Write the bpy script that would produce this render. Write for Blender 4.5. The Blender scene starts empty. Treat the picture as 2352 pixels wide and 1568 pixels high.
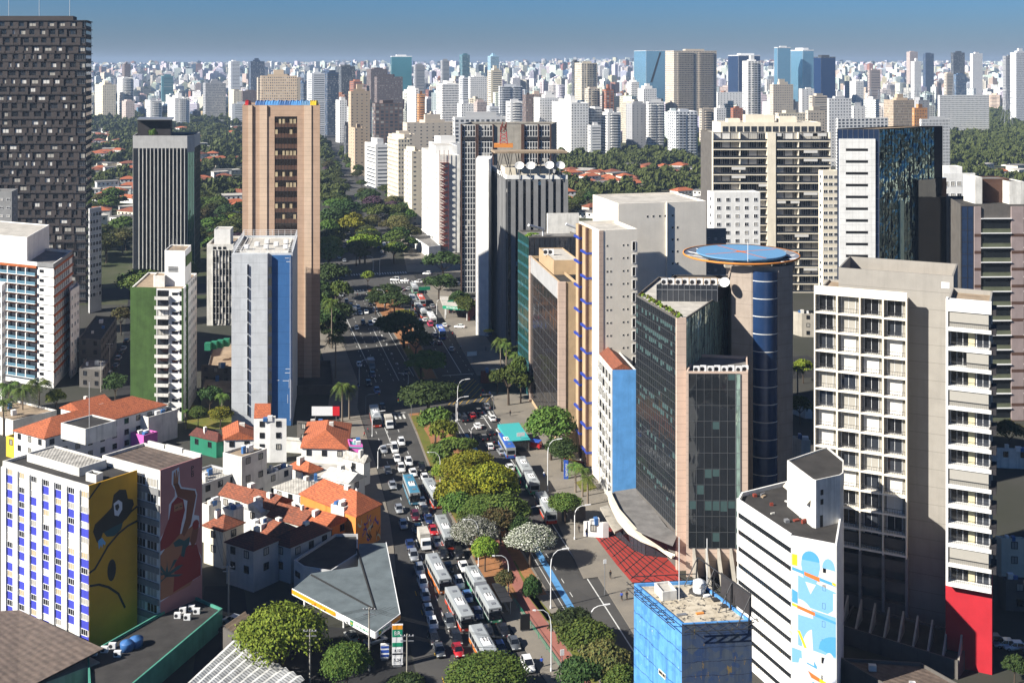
import bpy, bmesh, math, random
from mathutils import Vector, Matrix
R = math.radians
SC = bpy.context.scene
COL = SC.collection
random.seed(7)
# ---------------------------------------------------------------- camera
F_, HZ, CX, CH = 2550.0, 150.0, 1176.0, 105.0
cam = bpy.data.cameras.new('camera')
cam.sensor_width = 36.0
cam.lens = 36.0 * F_ / 2352.0
cam.shift_y = -(784.0 - HZ) / 2352.0
cam.clip_start = 1.0
cam.clip_end = 60000.0
camo = bpy.data.objects.new('camera', cam)
camo.location = (0, 0, CH)
camo.rotation_euler = (R(90), 0, 0)
COL.objects.link(camo)
SC.camera = camo
# ---------------------------------------------------------------- sky, sun, exposure
SUN_EL = R(34)
SUN_H = Vector((-0.90, -0.436))
world = bpy.data.worlds.new('World')
SC.world = world
world.use_nodes = True
wn = world.node_tree
bgn = wn.nodes['Background']
sky = wn.nodes.new('ShaderNodeTexSky')
sky.sky_type = 'NISHITA'
sky.sun_disc = False
sky.sun_elevation = SUN_EL
sky.sun_rotation = math.atan2(SUN_H.x, SUN_H.y)
sky.altitude = 800
sky.air_density = 1.0
sky.dust_density = 0.3
sky.ozone_density = 4.0
tint = wn.nodes.new('ShaderNodeMix')
tint.data_type, tint.blend_type = 'RGBA', 'MULTIPLY'
tint.inputs[0].default_value = 1.0
tc = wn.nodes.new('ShaderNodeTexCoord')
sz = wn.nodes.new('ShaderNodeSeparateXYZ')
rp = wn.nodes.new('ShaderNodeValToRGB')
rp.color_ramp.elements[0].color = (.275, .295, .425, 1)
rp.color_ramp.elements[1].color = (.25, .46, .70, 1)
rp.color_ramp.elements[1].position = .065
wn.links.new(tc.outputs['Generated'], sz.inputs[0])
wn.links.new(sz.outputs[2], rp.inputs[0])
wn.links.new(rp.outputs[0], tint.inputs[7])
wn.links.new(sky.outputs[0], tint.inputs[6])
wn.links.new(tint.outputs[2], bgn.inputs[0])
bgn.inputs[1].default_value = 0.05
sun = bpy.data.lights.new('sun', 'SUN')
sun.energy = 5.0
sun.angle = R(0.5)
sun.color = (1.0, 0.95, 0.86)
suno = bpy.data.objects.new('sun', sun)
COL.objects.link(suno)
sdir = Vector((SUN_H.x * math.cos(SUN_EL), SUN_H.y * math.cos(SUN_EL), math.sin(SUN_EL)))
suno.rotation_euler = sdir.to_track_quat('Z', 'Y').to_euler()
suno.location = (-300, -100, 400)
vs = SC.view_settings
vs.view_transform = 'Standard'
vs.look = 'None'
vs.exposure = 1.15
vs.gamma = 1.0
cy = SC.cycles
cy.max_bounces = 5
cy.diffuse_bounces = 2
cy.glossy_bounces = 3
cy.transmission_bounces = 2
cy.volume_bounces = 0
cy.transparent_max_bounces = 4
cy.caustics_reflective = False
cy.caustics_refractive = False
cy.sample_clamp_indirect = 4.0
# ---------------------------------------------------------------- picture <-> place
def G(px, py, z=0.0):
 "ground point (or point at height z) seen at picture position px, py"
 Y = F_ * (CH - z) / (py - HZ)
 return Vector(((px - CX) * Y / F_, Y, z))
def XA(px, Y): return (px - CX) * Y / F_
def ZA(py, Y): return CH - (py - HZ) * Y / F_
def YB(py, z=0.0): return F_ * (CH - z) / (py - HZ)
AV = Vector((-0.243, 0.970))
BV = Vector((0.970, 0.243))
def ST(s, t, z=0.0):
 return Vector((5.6 + s * AV.x + t * BV.x, 189 + s * AV.y + t * BV.y, z))
def along(p, d, px):
 "point on the line p + k d that is seen in column px"
 m = (px - CX) / F_
 k = (m * p[1] - p[0]) / (d[0] - m * d[1])
 return Vector((p[0] + k * d[0], p[1] + k * d[1]))
def perp(d): return Vector((-d[1], d[0]))
# ---------------------------------------------------------------- objects
def tag(o, label=None, cat=None, group=None, kind=None):
 if label: o['label'] = label
 if cat: o['category'] = cat
 if group: o['group'] = group
 if kind: o['kind'] = kind
 return o
def thing(name, label, cat, loc=(0, 0, 0), group=None, rz=0.0):
 o = bpy.data.objects.new(name, None)
 o.empty_display_size = 0.5
 COL.objects.link(o)
 o.location = loc
 o.rotation_euler = (0, 0, rz)
 return tag(o, label, cat, group)
def dup(o, parent=None):
 c = o.copy()
 COL.objects.link(c)
 if parent: c.parent = parent
 for ch in o.children: dup(ch, c)
 return c
class MB:
 "collects faces; build() links them as one mesh object"
 def __init__(s): s.v, s.f, s.m, s.uv, s.sm = [], [], [], {}, set()
 def face(s, pts, m=0, smooth=False):
  b = len(s.v)
  s.v += [tuple(p) for p in pts]
  s.f.append(tuple(range(b, b + len(pts))))
  s.m.append(m)
  if smooth: s.sm.add(len(s.f) - 1)
 def grid(s, rows, m=0, closed=False, smooth=True):
  b, n = len(s.v), len(rows[0])
  for r in rows: s.v += [tuple(p) for p in r]
  for i in range(len(rows) - 1):
   for j in range(n if closed else n - 1):
    k = (j + 1) % n
    s.f.append((b + i * n + j, b + i * n + k, b + (i + 1) * n + k, b + (i + 1) * n + j))
    s.m.append(m)
    if smooth: s.sm.add(len(s.f) - 1)
 def hexa(s, c, m=0):
  b = len(s.v)
  s.v += [tuple(p) for p in c]
  for q in ((0, 3, 2, 1), (4, 5, 6, 7), (0, 1, 5, 4), (1, 2, 6, 5), (2, 3, 7, 6), (3, 0, 4, 7)):
   s.f.append(tuple(b + i for i in q))
   s.m.append(m)
 def box(s, x0, x1, y0, y1, z0, z1, m=0):
  s.hexa([(x0, y0, z0), (x1, y0, z0), (x1, y1, z0), (x0, y1, z0), (x0, y0, z1), (x1, y0, z1), (x1, y1, z1), (x0, y1, z1)], m)
 def fb(s, F, u0, u1, v0, v1, d0, d1, m=0):
  s.hexa([F(u0, v0, d1), F(u1, v0, d1), F(u1, v0, d0), F(u0, v0, d0), F(u0, v1, d1), F(u1, v1, d1), F(u1, v1, d0), F(u0, v1, d0)], m)
 def fq(s, F, u0, u1, v0, v1, d, m=0):
  s.face([F(u0, v0, d), F(u1, v0, d), F(u1, v1, d), F(u0, v1, d)], m)
 def fpoly(s, F, pts, d, m=0):
  a = sum(pts[i][0] * pts[(i + 1) % len(pts)][1] - pts[(i + 1) % len(pts)][0] * pts[i][1] for i in range(len(pts)))
  if a < 0: pts = pts[::-1]
  s.face([F(u, v, d) for u, v in pts], m)
 def prism(s, poly, z0, z1, m=0, mt=None, mb_=False):
  n = len(poly)
  for i in range(n):
   a, b = poly[i], poly[(i + 1) % n]
   s.face([(a[0], a[1], z0), (b[0], b[1], z0), (b[0], b[1], z1), (a[0], a[1], z1)], m)
  s.face([(p[0], p[1], z1) for p in poly], m if mt is None else mt)
  if mb_: s.face([(p[0], p[1], z0) for p in poly][::-1], m)
 def tube(s, pts, r, n=6, m=0, r1=None, cap=True):
  rows = []
  for i, p in enumerate(pts):
   p = Vector(p)
   t = (Vector(pts[min(i + 1, len(pts) - 1)]) - Vector(pts[max(i - 1, 0)])).normalized()
   a = t.cross(Vector((0, 0, 1)) if abs(t.z) < .95 else Vector((1, 0, 0))).normalized()
   b = t.cross(a)
   rr = r if r1 is None else r + (r1 - r) * i / (len(pts) - 1)
   rows.append([p + (a * math.cos(6.28319 * k / n) + b * math.sin(6.28319 * k / n)) * rr for k in range(n)])
  s.grid(rows, m, True)
  if cap:
   s.face(rows[0][::-1], m)
   s.face(rows[-1], m)
 def lathe(s, c, prof, n=12, m=0, smooth=True):
  s.grid([[(c[0] + r * math.cos(6.28319 * k / n), c[1] + r * math.sin(6.28319 * k / n), c[2] + z) for k in range(n)] for r, z in prof], m, True, smooth)
 def build(s, name, mats, parent=None, rel=True, local=False):
  me = bpy.data.meshes.new(name)
  off = Vector((0, 0, 0))
  p = parent
  if not local:
   while p is not None:
    off += p.location
    p = p.parent
  me.from_pydata([(x - off.x, y - off.y, z - off.z) for x, y, z in s.v], [], s.f)
  if not isinstance(mats, (list, tuple)): mats = [mats]
  for m in mats: me.materials.append(m)
  if len(mats) > 1: me.polygons.foreach_set('material_index', s.m)
  if s.sm:
   me.polygons.foreach_set('use_smooth', [i in s.sm for i in range(len(s.f))])
  me.validate()
  o = bpy.data.objects.new(name, me)
  COL.objects.link(o)
  if parent: o.parent = parent
  return o
class Fr:
 "frame of an upright wall from a to b: u along it, v up, d outwards"
 def __init__(s, a, b, z=0.0):
  a, b = Vector(a[:2]), Vector(b[:2])
  s.a, s.z, s.L = a, z, (b - a).length
  s.u = (b - a) / s.L
  s.n = Vector((s.u.y, -s.u.x))
  s.rz = math.atan2(s.u.y, s.u.x)
 def __call__(s, u, v, d=0.0):
  return (s.a.x + s.u.x * u + s.n.x * d, s.a.y + s.u.y * u + s.n.y * d, s.z + v)
def inset(poly, w):
 n, out = len(poly), []
 for i in range(n):
  p0, p1, p2 = Vector(poly[i - 1][:2]), Vector(poly[i][:2]), Vector(poly[(i + 1) % n][:2])
  e1, e2 = (p1 - p0).normalized(), (p2 - p1).normalized()
  n1, n2 = Vector((-e1.y, e1.x)), Vector((-e2.y, e2.x))
  k = (n1 + n2)
  k = k / max(0.25, k.dot(n1))
  out.append(p1 + k * w)
 return out
def centroid(poly): return sum((Vector(p[:2]) for p in poly), Vector((0, 0))) / len(poly)
def body(mb, poly, z0, z1, par=0.9, th=0.3, m=0):
 "outer walls with a parapet; the roof is a part of its own"
 n = len(poly)
 inn = inset(poly, th)
 for i in range(n):
  a, b, c, d = poly[i], poly[(i + 1) % n], inn[(i + 1) % n], inn[i]
  mb.face([(a[0], a[1], z0), (b[0], b[1], z0), (b[0], b[1], z1), (a[0], a[1], z1)], m)
  if par > 0:
   mb.face([(a[0], a[1], z1), (b[0], b[1], z1), (c[0], c[1], z1), (d[0], d[1], z1)], m)
   mb.face([(d[0], d[1], z1), (c[0], c[1], z1), (c[0], c[1], z1 - par), (d[0], d[1], z1 - par)], m)
def roofslab(poly, z1, par=0.9, th=0.3):
 mb = MB()
 mb.prism(inset(poly, th - 0.002), z1 - par - 0.25, z1 - par)
 return mb
# ---------------------------------------------------------------- materials
class NT:
 def __init__(s, name):
  s.mat = bpy.data.materials.new(name)
  s.mat.use_nodes = True
  s.t = s.mat.node_tree
  s.b = s.t.nodes['Principled BSDF']
 def n(s, typ, **kw):
  x = s.t.nodes.new('ShaderNode' + typ)
  for k, v in kw.items():
   if k.startswith('i_'):
    key = k[2:]
    x.inputs[int(key) if key.isdigit() else key].default_value = v
   else: setattr(x, k, v)
  return x
 def l(s, a, b): s.t.links.new(a, b)
 def math(s, op, a, b=None):
  x = s.n('Math', operation=op)
  for i, q in enumerate((a, b)):
   if q is None: continue
   if isinstance(q, (int, float)): x.inputs[i].default_value = q
   else: s.l(q, x.inputs[i])
  return x.outputs[0]
 def mix(s, fac, a, b, mode='MIX'):
  x = s.n('Mix', data_type='RGBA', blend_type=mode)
  for i, q in ((0, fac), (6, a), (7, b)):
   if isinstance(q, (int, float)): x.inputs[i].default_value = q
   elif isinstance(q, tuple): x.inputs[i].default_value = q if len(q) == 4 else q + (1,)
   else: s.l(q, x.inputs[i])
  return x.outputs[2]
 def pos(s, scale=(1, 1, 1), obj=False):
  g = s.n('TexCoord').outputs['Object'] if obj else s.n('NewGeometry').outputs['Position']
  m = s.n('Mapping')
  m.inputs['Scale'].default_value = scale
  s.l(g, m.inputs[0])
  return m.outputs[0]
 def noise(s, vec, scale, detail=3, rough=.6):
  x = s.n('TexNoise')
  x.inputs['Scale'].default_value = scale
  x.inputs['Detail'].default_value = detail
  x.inputs['Roughness'].default_value = rough
  s.l(vec, x.inputs['Vector'])
  return x.outputs[0]
 def ramp(s, fac, stops):
  x = s.n('ValToRGB')
  e = x.color_ramp.elements
  while len(e) < len(stops): e.new(0.5)
  for k, (p, c) in zip(e, stops):
   k.position = p
   k.color = c if len(c) == 4 else c + (1,)
  s.l(fac, x.inputs[0])
  return x.outputs[0]
 def bump(s, hgt, strength=.3, dist=.05):
  x = s.n('Bump')
  x.inputs['Strength'].default_value = strength
  x.inputs['Distance'].default_value = dist
  s.l(hgt, x.inputs['Height'])
  s.l(x.outputs[0], s.b.inputs['Normal'])
M = {}
def plaster(name, c, stain=.25, rough=.85, streak=.25, joints=None, spec=.25):
 "painted or rendered wall: blotches, rain streaks, optional floor joints"
 k = NT(name)
 n1 = k.noise(k.pos(), .35, 4)
 n2 = k.noise(k.pos((1.1, 1.1, .06)), 1.0, 4, .65)
 n3 = k.noise(k.pos(), 3.5, 2)
 d = tuple(x * .45 for x in c)
 col = k.mix(k.ramp(n1, [(.35, (0, 0, 0)), (.75, (1, 1, 1))]), c, tuple(x * (1 - stain) for x in c))
 col = k.mix(k.math('MULTIPLY', k.ramp(n2, [(.5, (0, 0, 0)), (.72, (1, 1, 1))]), streak), col, d)
 col = k.mix(k.math('MULTIPLY', n3, .18), col, tuple(min(1, x * 1.12) for x in c))
 if joints:
  z = k.n('SeparateXYZ')
  k.l(k.n('NewGeometry').outputs['Position'], z.inputs[0])
  fr = k.math('FRACT', k.math('DIVIDE', z.outputs[2], joints))
  col = k.mix(k.math('MULTIPLY', k.math('LESS_THAN', fr, .12 / joints), .45), col, tuple(x * .4 for x in c))
 k.l(col, k.b.inputs['Base Color'])
 k.b.inputs['Roughness'].default_value = rough
 k.b.inputs['Specular IOR Level'].default_value = spec
 M[name] = k.mat
 return k.mat
def plain(name, c, rough=.6, metal=0., spec=.4):
 k = NT(name)
 n1 = k.noise(k.pos(obj=True), 2.0, 3)
 k.l(k.mix(k.math('MULTIPLY', n1, .5), c, tuple(x * .72 for x in c)), k.b.inputs['Base Color'])
 k.b.inputs['Roughness'].default_value = rough
 k.b.inputs['Metallic'].default_value = metal
 k.b.inputs['Specular IOR Level'].default_value = spec
 M[name] = k.mat
 return k.mat
def glass(name, c, metal=.55, rough=.05, wav=.5, ws=.35, var=.5, bd=.25):
 "mirror-like facade glass; panes are slightly buckled so reflections break up"
 k = NT(name)
 p = k.pos()
 n1 = k.noise(k.pos((1, 1, .6)), ws, 2, .5)
 n2 = k.noise(k.pos((.5, .5, 1.2)), .6, 1)
 k.l(k.mix(k.math('MULTIPLY', n2, var), c, tuple(min(1, x * 1.9) for x in c)), k.b.inputs['Base Color'])
 k.b.inputs['Metallic'].default_value = metal
 k.b.inputs['Roughness'].default_value = rough
 k.b.inputs['Specular IOR Level'].default_value = .8
 k.bump(n1, wav, bd)
 M[name] = k.mat
 return k.mat
for nm, c, kw in [
 ('white_paint', (.76, .75, .72), dict(stain=.22, streak=.28)),
 ('white_old', (.70, .68, .63), dict(stain=.35, streak=.75)),
 ('cream', (.72, .65, .52), dict(stain=.15, streak=.2)),
 ('offwhite', (.80, .74, .64), dict(stain=.12, streak=.12)),
 ('slab_white', (.50, .52, .54), dict(stain=.2, streak=.3, joints=3.4)),
 ('slab_blue', (.035, .12, .30), dict(stain=.2, streak=.2, joints=3.4)),
 ('light_grey', (.42, .42, .42), dict(stain=.2, streak=.3)),
 ('mid_grey', (.22, .22, .22), dict(stain=.2, streak=.3)),
 ('warm_grey', (.30, .28, .25), dict(stain=.15, streak=.2, joints=3.3)),
 ('concrete', (.36, .33, .28), dict(stain=.3, streak=.5)),
 ('concrete_band', (.36, .30, .25), dict(stain=.25, streak=.4, joints=3.0)),
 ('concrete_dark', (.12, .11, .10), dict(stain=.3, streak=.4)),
 ('charcoal', (.035, .032, .034), dict(stain=.3, streak=.1)),
 ('tower_brown', (.060, .050, .048), dict(stain=.25, streak=.1)),
 ('beige_stone', (.45, .31, .22), dict(stain=.2, streak=.15, joints=1.5)),
 ('beige_light', (.60, .45, .33), dict(stain=.15, streak=.12, joints=1.5)),
 ('pink_stone', (.55, .42, .34), dict(stain=.15, streak=.15, joints=1.6)),
 ('sand_stone', (.42, .30, .18), dict(stain=.25, streak=.2)),
 ('brick_brown', (.10, .055, .04), dict(stain=.3, streak=.2)),
 ('terracotta_paint', (.36, .10, .03), dict(stain=.2, streak=.1)),
 ('orange_paint', (.62, .23, .05), dict(stain=.2, streak=.2)),
 ('yellow_paint', (.72, .47, .05), dict(stain=.15, streak=.15)),
 ('mural_yellow', (.50, .27, .02), dict(stain=.15, streak=.1)),
 ('mural_pink', (.36, .17, .17), dict(stain=.15, streak=.1)),
 ('teal_wall', (.07, .27, .20), dict(stain=.35, streak=.4)),
 ('royal_blue', (.05, .06, .42), dict(stain=.2, streak=.2)),
 ('sky_blue_wall', (.075, .235, .52), dict(stain=.6, streak=.75)),
 ('pale_blue_wall', (.10, .30, .62), dict(stain=.3, streak=.3)),
 ('magenta_paint', (.55, .12, .40), dict(stain=.2, streak=.2)),
 ('red_paint', (.42, .02, .03), dict(stain=.2, streak=.1)),
 ('green_paint', (.02, .17, .10), dict(stain=.2, streak=.2)),
 ('olive_paint', (.06, .115, .03), dict(stain=.45, streak=.5)),
 ('roof_grey', (.20, .19, .18), dict(stain=.5, streak=.3)),
 ('roof_dark', (.045, .042, .04), dict(stain=.5, streak=.3)),
 ('roof_light', (.48, .45, .40), dict(stain=.4, streak=.4)),
 ('roof_tan', (.34, .26, .18), dict(stain=.5, streak=.5)),
 ('balcony_tint', (.52, .47, .30), dict(stain=.1, streak=.1)),
]: plaster(nm, c, **kw)
for nm, c, kw in [
 ('metal_white', (.72, .72, .72), dict(rough=.45)),
 ('metal_grey', (.30, .31, .33), dict(rough=.4, metal=.5)),
 ('metal_dark', (.03, .03, .033), dict(rough=.45)),
 ('bar_grey', (.09, .095, .10), dict(rough=.5)),
 ('rust_red', (.20, .035, .02), dict(rough=.7)),
 ('frame_dark', (.02, .02, .022), dict(rough=.5)),
 ('curtain', (.62, .60, .56), dict(rough=.8)),
 ('blind', (.36, .34, .30), dict(rough=.8)),
 ('blind_teal', (.05, .09, .09), dict(rough=.5)),
 ('warm_blind', (.45, .36, .22), dict(rough=.8)),
 ('dark_room', (.012, .013, .016), dict(rough=.15, spec=.8)),
 ('wood', (.42, .16, .02), dict(rough=.7)),
 ('plant', (.045, .085, .015), dict(rough=.9)),
 ('navy_band', (.02, .05, .32), dict(rough=.5)),
 ('rubber', (.012, .012, .012), dict(rough=.8)),
 ('tank_blue', (.04, .13, .33), dict(rough=.5)),
 ('bark', (.07, .05, .035), dict(rough=.95)),
 ('palm_bark', (.20, .16, .12), dict(rough=.95)),
 ('orange_sign', (.75, .28, .01), dict(rough=.5)),
 ('yellow_sign', (.80, .55, .02), dict(rough=.5)),
 ('white_sign', (.80, .80, .80), dict(rough=.5)),
 ('green_sign', (.01, .25, .13), dict(rough=.5)),
 ('blue_sign', (.03, .09, .42), dict(rough=.5)),
 ('red_sign', (.62, .02, .03), dict(rough=.5)),
 ('black_paint', (.008, .008, .009), dict(rough=.6)),
 ('teal_roof', (.05, .36, .36), dict(rough=.5)),
 ('helipad_blue', (.12, .27, .45), dict(rough=.6)),
 ('helipad_orange', (.62, .16, .03), dict(rough=.6)),
 ('skin_brown', (.17, .06, .035), dict(rough=.8)),
 ('skin_light', (.30, .13, .07), dict(rough=.8)),
 ('mural_red', (.22, .02, .02), dict(rough=.8)),
 ('mural_leaf', (.02, .07, .08), dict(rough=.8)),
 ('mural_pale', (.55, .58, .66), dict(rough=.8)),
 ('mural_light_blue', (.17, .38, .62), dict(rough=.8)),
 ('mural_mid_blue', (.07, .30, .50), dict(rough=.8)),
 ('mural_grey', (.55, .54, .52), dict(rough=.8)),
 ('purple_paint', (.10, .05, .22), dict(rough=.8)),
]: plain(nm, c, **kw)
glass('glass_dark', (.035, .04, .05), .35)
glass('glass_black', (.015, .018, .022), .25, wav=.3)
glass('glass_green', (.03, .11, .09), .55, wav=.8, ws=.25)
glass('glass_painted_mirror', (.40, .56, .47), .5, wav=1.0, ws=.25, var=.3, bd=1.2)  # pale diffuse green base paints in bright reflections
glass('glass_blue', (.030, .055, .12), .45, wav=.3)
glass('glass_navy', (.012, .035, .10), .30, wav=.1, rough=.25)
glass('glass_brown', (.018, .014, .013), .15, wav=.3)
glass('glass_teal', (.05, .20, .24), .5, wav=.3)
glass('glass_sky', (.22, .42, .58), .7, wav=.3)
glass('glass_fractured', (.16, .21, .19), .8, wav=1.0, ws=.3, var=.8, bd=2.5)
glass('car_glass', (.010, .012, .016), .2, wav=0.02)
def tile_mat(name, c, dark, per=.28):
 "clay tile: rows along the slope and colour from tile to tile"
 k = NT(name)
 p = k.pos()
 n1 = k.noise(p, 1.8, 3)
 n2 = k.noise(k.pos((.25, .25, .25)), 1.0, 2)
 col = k.mix(k.ramp(n1, [(.42, (0, 0, 0)), (.6, (1, 1, 1))]), c, dark)
 col = k.mix(k.math('MULTIPLY', k.ramp(k.noise(k.pos(), .5, 4, .7), [(.5, (0, 0, 0)), (.6, (1, 1, 1))]), .6), col, dark)
 col = k.mix(k.math('MULTIPLY', n2, .5), col, tuple(x * 1.25 for x in c))
 s = k.n('SeparateXYZ')
 k.l(p, s.inputs[0])
 row = k.math('FRACT', k.math('DIVIDE', s.outputs[2], per * .9))
 uu = k.math('ADD', k.math('MULTIPLY', s.outputs[0], .8), k.math('MULTIPLY', s.outputs[1], .6))
 cl = k.math('FRACT', k.math('DIVIDE', uu, .55))
 col = k.mix(k.math('MULTIPLY', k.math('LESS_THAN', row, .3), .55), col, tuple(x * .3 for x in c))
 col = k.mix(k.math('MULTIPLY', k.math('LESS_THAN', cl, .25), .35), col, tuple(x * .35 for x in c))
 k.l(col, k.b.inputs['Base Color'])
 k.b.inputs['Roughness'].default_value = .9
 M[name] = k.mat
tile_mat('clay_tile', (.44, .12, .045), (.20, .055, .025))
tile_mat('clay_tile_old', (.26, .075, .035), (.10, .04, .025))
tile_mat('clay_tile_dark', (.12, .03, .02), (.05, .018, .014))
def corrugated(name, c, ang, per=.6):
 k = NT(name)
 s = k.n('SeparateXYZ')
 k.l(k.pos(), s.inputs[0])
 uu = k.math('ADD', k.math('MULTIPLY', s.outputs[0], math.cos(ang)), k.math('MULTIPLY', s.outputs[1], math.sin(ang)))
 w = k.math('SINE', k.math('MULTIPLY', uu, 6.283 / per))
 n1 = k.noise(k.pos(), .8, 4)
 n2 = k.noise(k.pos(), 6, 2)
 col = k.mix(k.ramp(n1, [(.35, (0, 0, 0)), (.65, (1, 1, 1))]), c, tuple(x * .5 for x in c))
 col = k.mix(k.math('MULTIPLY', n2, .3), col, tuple(x * .6 for x in c))
 k.l(col, k.b.inputs['Base Color'])
 k.b.inputs['Roughness'].default_value = .8
 k.bump(w, .5, .05)
 M[name] = k.mat
corrugated('sheet_roof', (.42, .40, .36), .2)
corrugated('sheet_roof_brown', (.13, .095, .075), .9, 1.1)
corrugated('sheet_roof_white', (.60, .60, .58), 1.2)
plaster('canopy_sheet', (.12, .145, .155), stain=.4, streak=.2)
def ground_mat(name, c, c2, sc=.15, fine=4.0, rough=.92, crack=0.):
 k = NT(name)
 n1, n2 = k.noise(k.pos(), sc, 4), k.noise(k.pos(), fine, 3)
 col = k.mix(k.ramp(n1, [(.35, (0, 0, 0)), (.68, (1, 1, 1))]), c, c2)
 col = k.mix(k.math('MULTIPLY', n2, .35), col, tuple(x * .55 for x in c))
 if crack:
  v = k.n('TexVoronoi')
  v.inputs['Scale'].default_value = .16
  k.l(k.pos(), v.inputs['Vector'])
  col = k.mix(k.math('MULTIPLY', k.math('GREATER_THAN', v.outputs['Color'], .72), crack), col, tuple(x * .6 for x in c))
  n3 = k.noise(k.pos((.9, .03, 1)), 1.0, 3)
  col = k.mix(k.math('MULTIPLY', n3, .5), col, tuple(x * 1.45 for x in c))
 k.l(col, k.b.inputs['Base Color'])
 k.b.inputs['Roughness'].default_value = rough
 k.b.inputs['Specular IOR Level'].default_value = .2
 M[name] = k.mat
ground_mat('asphalt', (.052, .050, .048), (.074, .070, .065), crack=.4)
ground_mat('asphalt_dark', (.020, .020, .021), (.030, .029, .028), crack=.3)
ground_mat('city_ground', (.055, .052, .046), (.035, .038, .025), .02, .6)
ground_mat('suburb_ground', (.035, .048, .016), (.075, .070, .045), .06, .8)
ground_mat('pavement', (.22, .195, .16), (.16, .145, .125))
ground_mat('pavement_dark', (.12, .11, .10), (.09, .085, .08))
ground_mat('earth', (.33, .15, .065), (.22, .11, .05), .3)
ground_mat('lawn', (.10, .12, .022), (.16, .13, .03), .3)
ground_mat('brick_path', (.32, .13, .10), (.25, .10, .08), .3)
ground_mat('red_floor', (.34, .045, .035), (.26, .03, .025), .3)
ground_mat('line_white', (.62, .62, .60), (.42, .42, .40), 1.2)
ground_mat('line_yellow', (.60, .36, .03), (.40, .24, .03), 1.2)
ground_mat('line_blue', (.10, .28, .52), (.07, .20, .40), .5)
ground_mat('track_sand', (.34, .28, .20), (.28, .22, .15))
def foliage(name, c1, c2, c3, fine=2.6):
 "leaf colour varies from leaf clump to leaf clump and from tree to tree"
 k = NT(name)
 oi = k.n('ObjectInfo')
 n1 = k.noise(k.pos(), .45, 3)
 n2 = k.noise(k.pos(), fine, 2)
 col = k.mix(k.ramp(n1, [(.36, (0, 0, 0)), (.66, (1, 1, 1))]), c1, c2)
 col = k.mix(k.math('MULTIPLY', k.ramp(n2, [(.47, (0, 0, 0)), (.62, (1, 1, 1))]), .9), col, c3)
 hs = k.n('HueSaturation')
 k.l(k.math('ADD', k.math('MULTIPLY', oi.outputs['Random'], .05), .475), hs.inputs['Hue'])
 k.l(k.math('ADD', k.math('MULTIPLY', oi.outputs['Random'], .7), .65), hs.inputs['Value'])
 k.l(col, hs.inputs['Color'])
 k.l(hs.outputs[0], k.b.inputs['Base Color'])
 k.b.inputs['Roughness'].default_value = .75
 k.b.inputs['Specular IOR Level'].default_value = .2
 M[name] = k.mat
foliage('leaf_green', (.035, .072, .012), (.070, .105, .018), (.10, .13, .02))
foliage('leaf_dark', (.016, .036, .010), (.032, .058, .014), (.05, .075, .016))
foliage('leaf_yellow', (.07, .105, .010), (.17, .19, .012), (.30, .275, .014))
foliage('leaf_lime', (.09, .15, .015), (.14, .19, .02), (.18, .21, .02))
foliage('leaf_brownish', (.07, .065, .02), (.12, .09, .03), (.05, .07, .02))
foliage('leaf_purple', (.05, .025, .05), (.08, .03, .07), (.05, .045, .03))
foliage('leaf_white', (.045, .07, .02), (.09, .11, .04), (.80, .78, .72), 4.5)
foliage('leaf_far', (.026, .042, .010), (.050, .062, .013), (.085, .082, .018))
def city_mat():
 "generic far facade: wall colour and window rhythm come from mesh attributes"
 k = NT('city_facade')
 a = k.n('Attribute', attribute_name='wall_colour').outputs['Color']
 w = k.n('Attribute', attribute_name='window_rhythm').outputs['Vector']
 uv = k.n('Attribute', attribute_name='wall_metres').outputs['Vector']
 s1, s2 = k.n('SeparateXYZ'), k.n('SeparateXYZ')
 k.l(w, s1.inputs[0])
 k.l(uv, s2.inputs[0])
 fu = k.math('FRACT', k.math('DIVIDE', s2.outputs[0], s1.outputs[0]))
 fv = k.math('FRACT', k.math('DIVIDE', s2.outputs[1], 3.1))
 inu = k.math('MULTIPLY', k.math('GREATER_THAN', fu, .18), k.math('LESS_THAN', fu, s1.outputs[1]))
 inv = k.math('MULTIPLY', k.math('GREATER_THAN', fv, .30), k.math('LESS_THAN', fv, s1.outputs[2]))
 win = k.math('MULTIPLY', k.math('MULTIPLY', inu, inv), k.math('GREATER_THAN', s2.outputs[2], .5))
 wc = k.n('TexWhiteNoise', noise_dimensions='3D')
 fl = k.n('Combine' + 'XYZ')
 k.l(k.math('FLOOR', k.math('DIVIDE', s2.outputs[0], s1.outputs[0])), fl.inputs[0])
 k.l(k.math('FLOOR', k.math('DIVIDE', s2.outputs[1], 3.1)), fl.inputs[1])
 k.l(s1.outputs[1], fl.inputs[2])
 k.l(fl.outputs[0], wc.inputs['Vector'])
 gl = k.ramp(wc.outputs[0], [(0, (.04, .05, .065)), (.6, (.09, .10, .12)), (.8, (.18, .18, .18)), (1, (.4, .39, .36))])
 n1 = k.noise(k.pos((1, 1, .15)), .25, 3)
 a2 = k.mix(k.math('MULTIPLY', n1, .35), a, k.mix(1.0, a, (.55, .55, .55), 'MULTIPLY'))
 k.l(k.mix(win, a2, gl), k.b.inputs['Base Color'])
 k.l(k.math('SUBTRACT', .85, k.math('MULTIPLY', win, .6)), k.b.inputs['Roughness'])
 M['city_facade'] = k.mat
city_mat()
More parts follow.
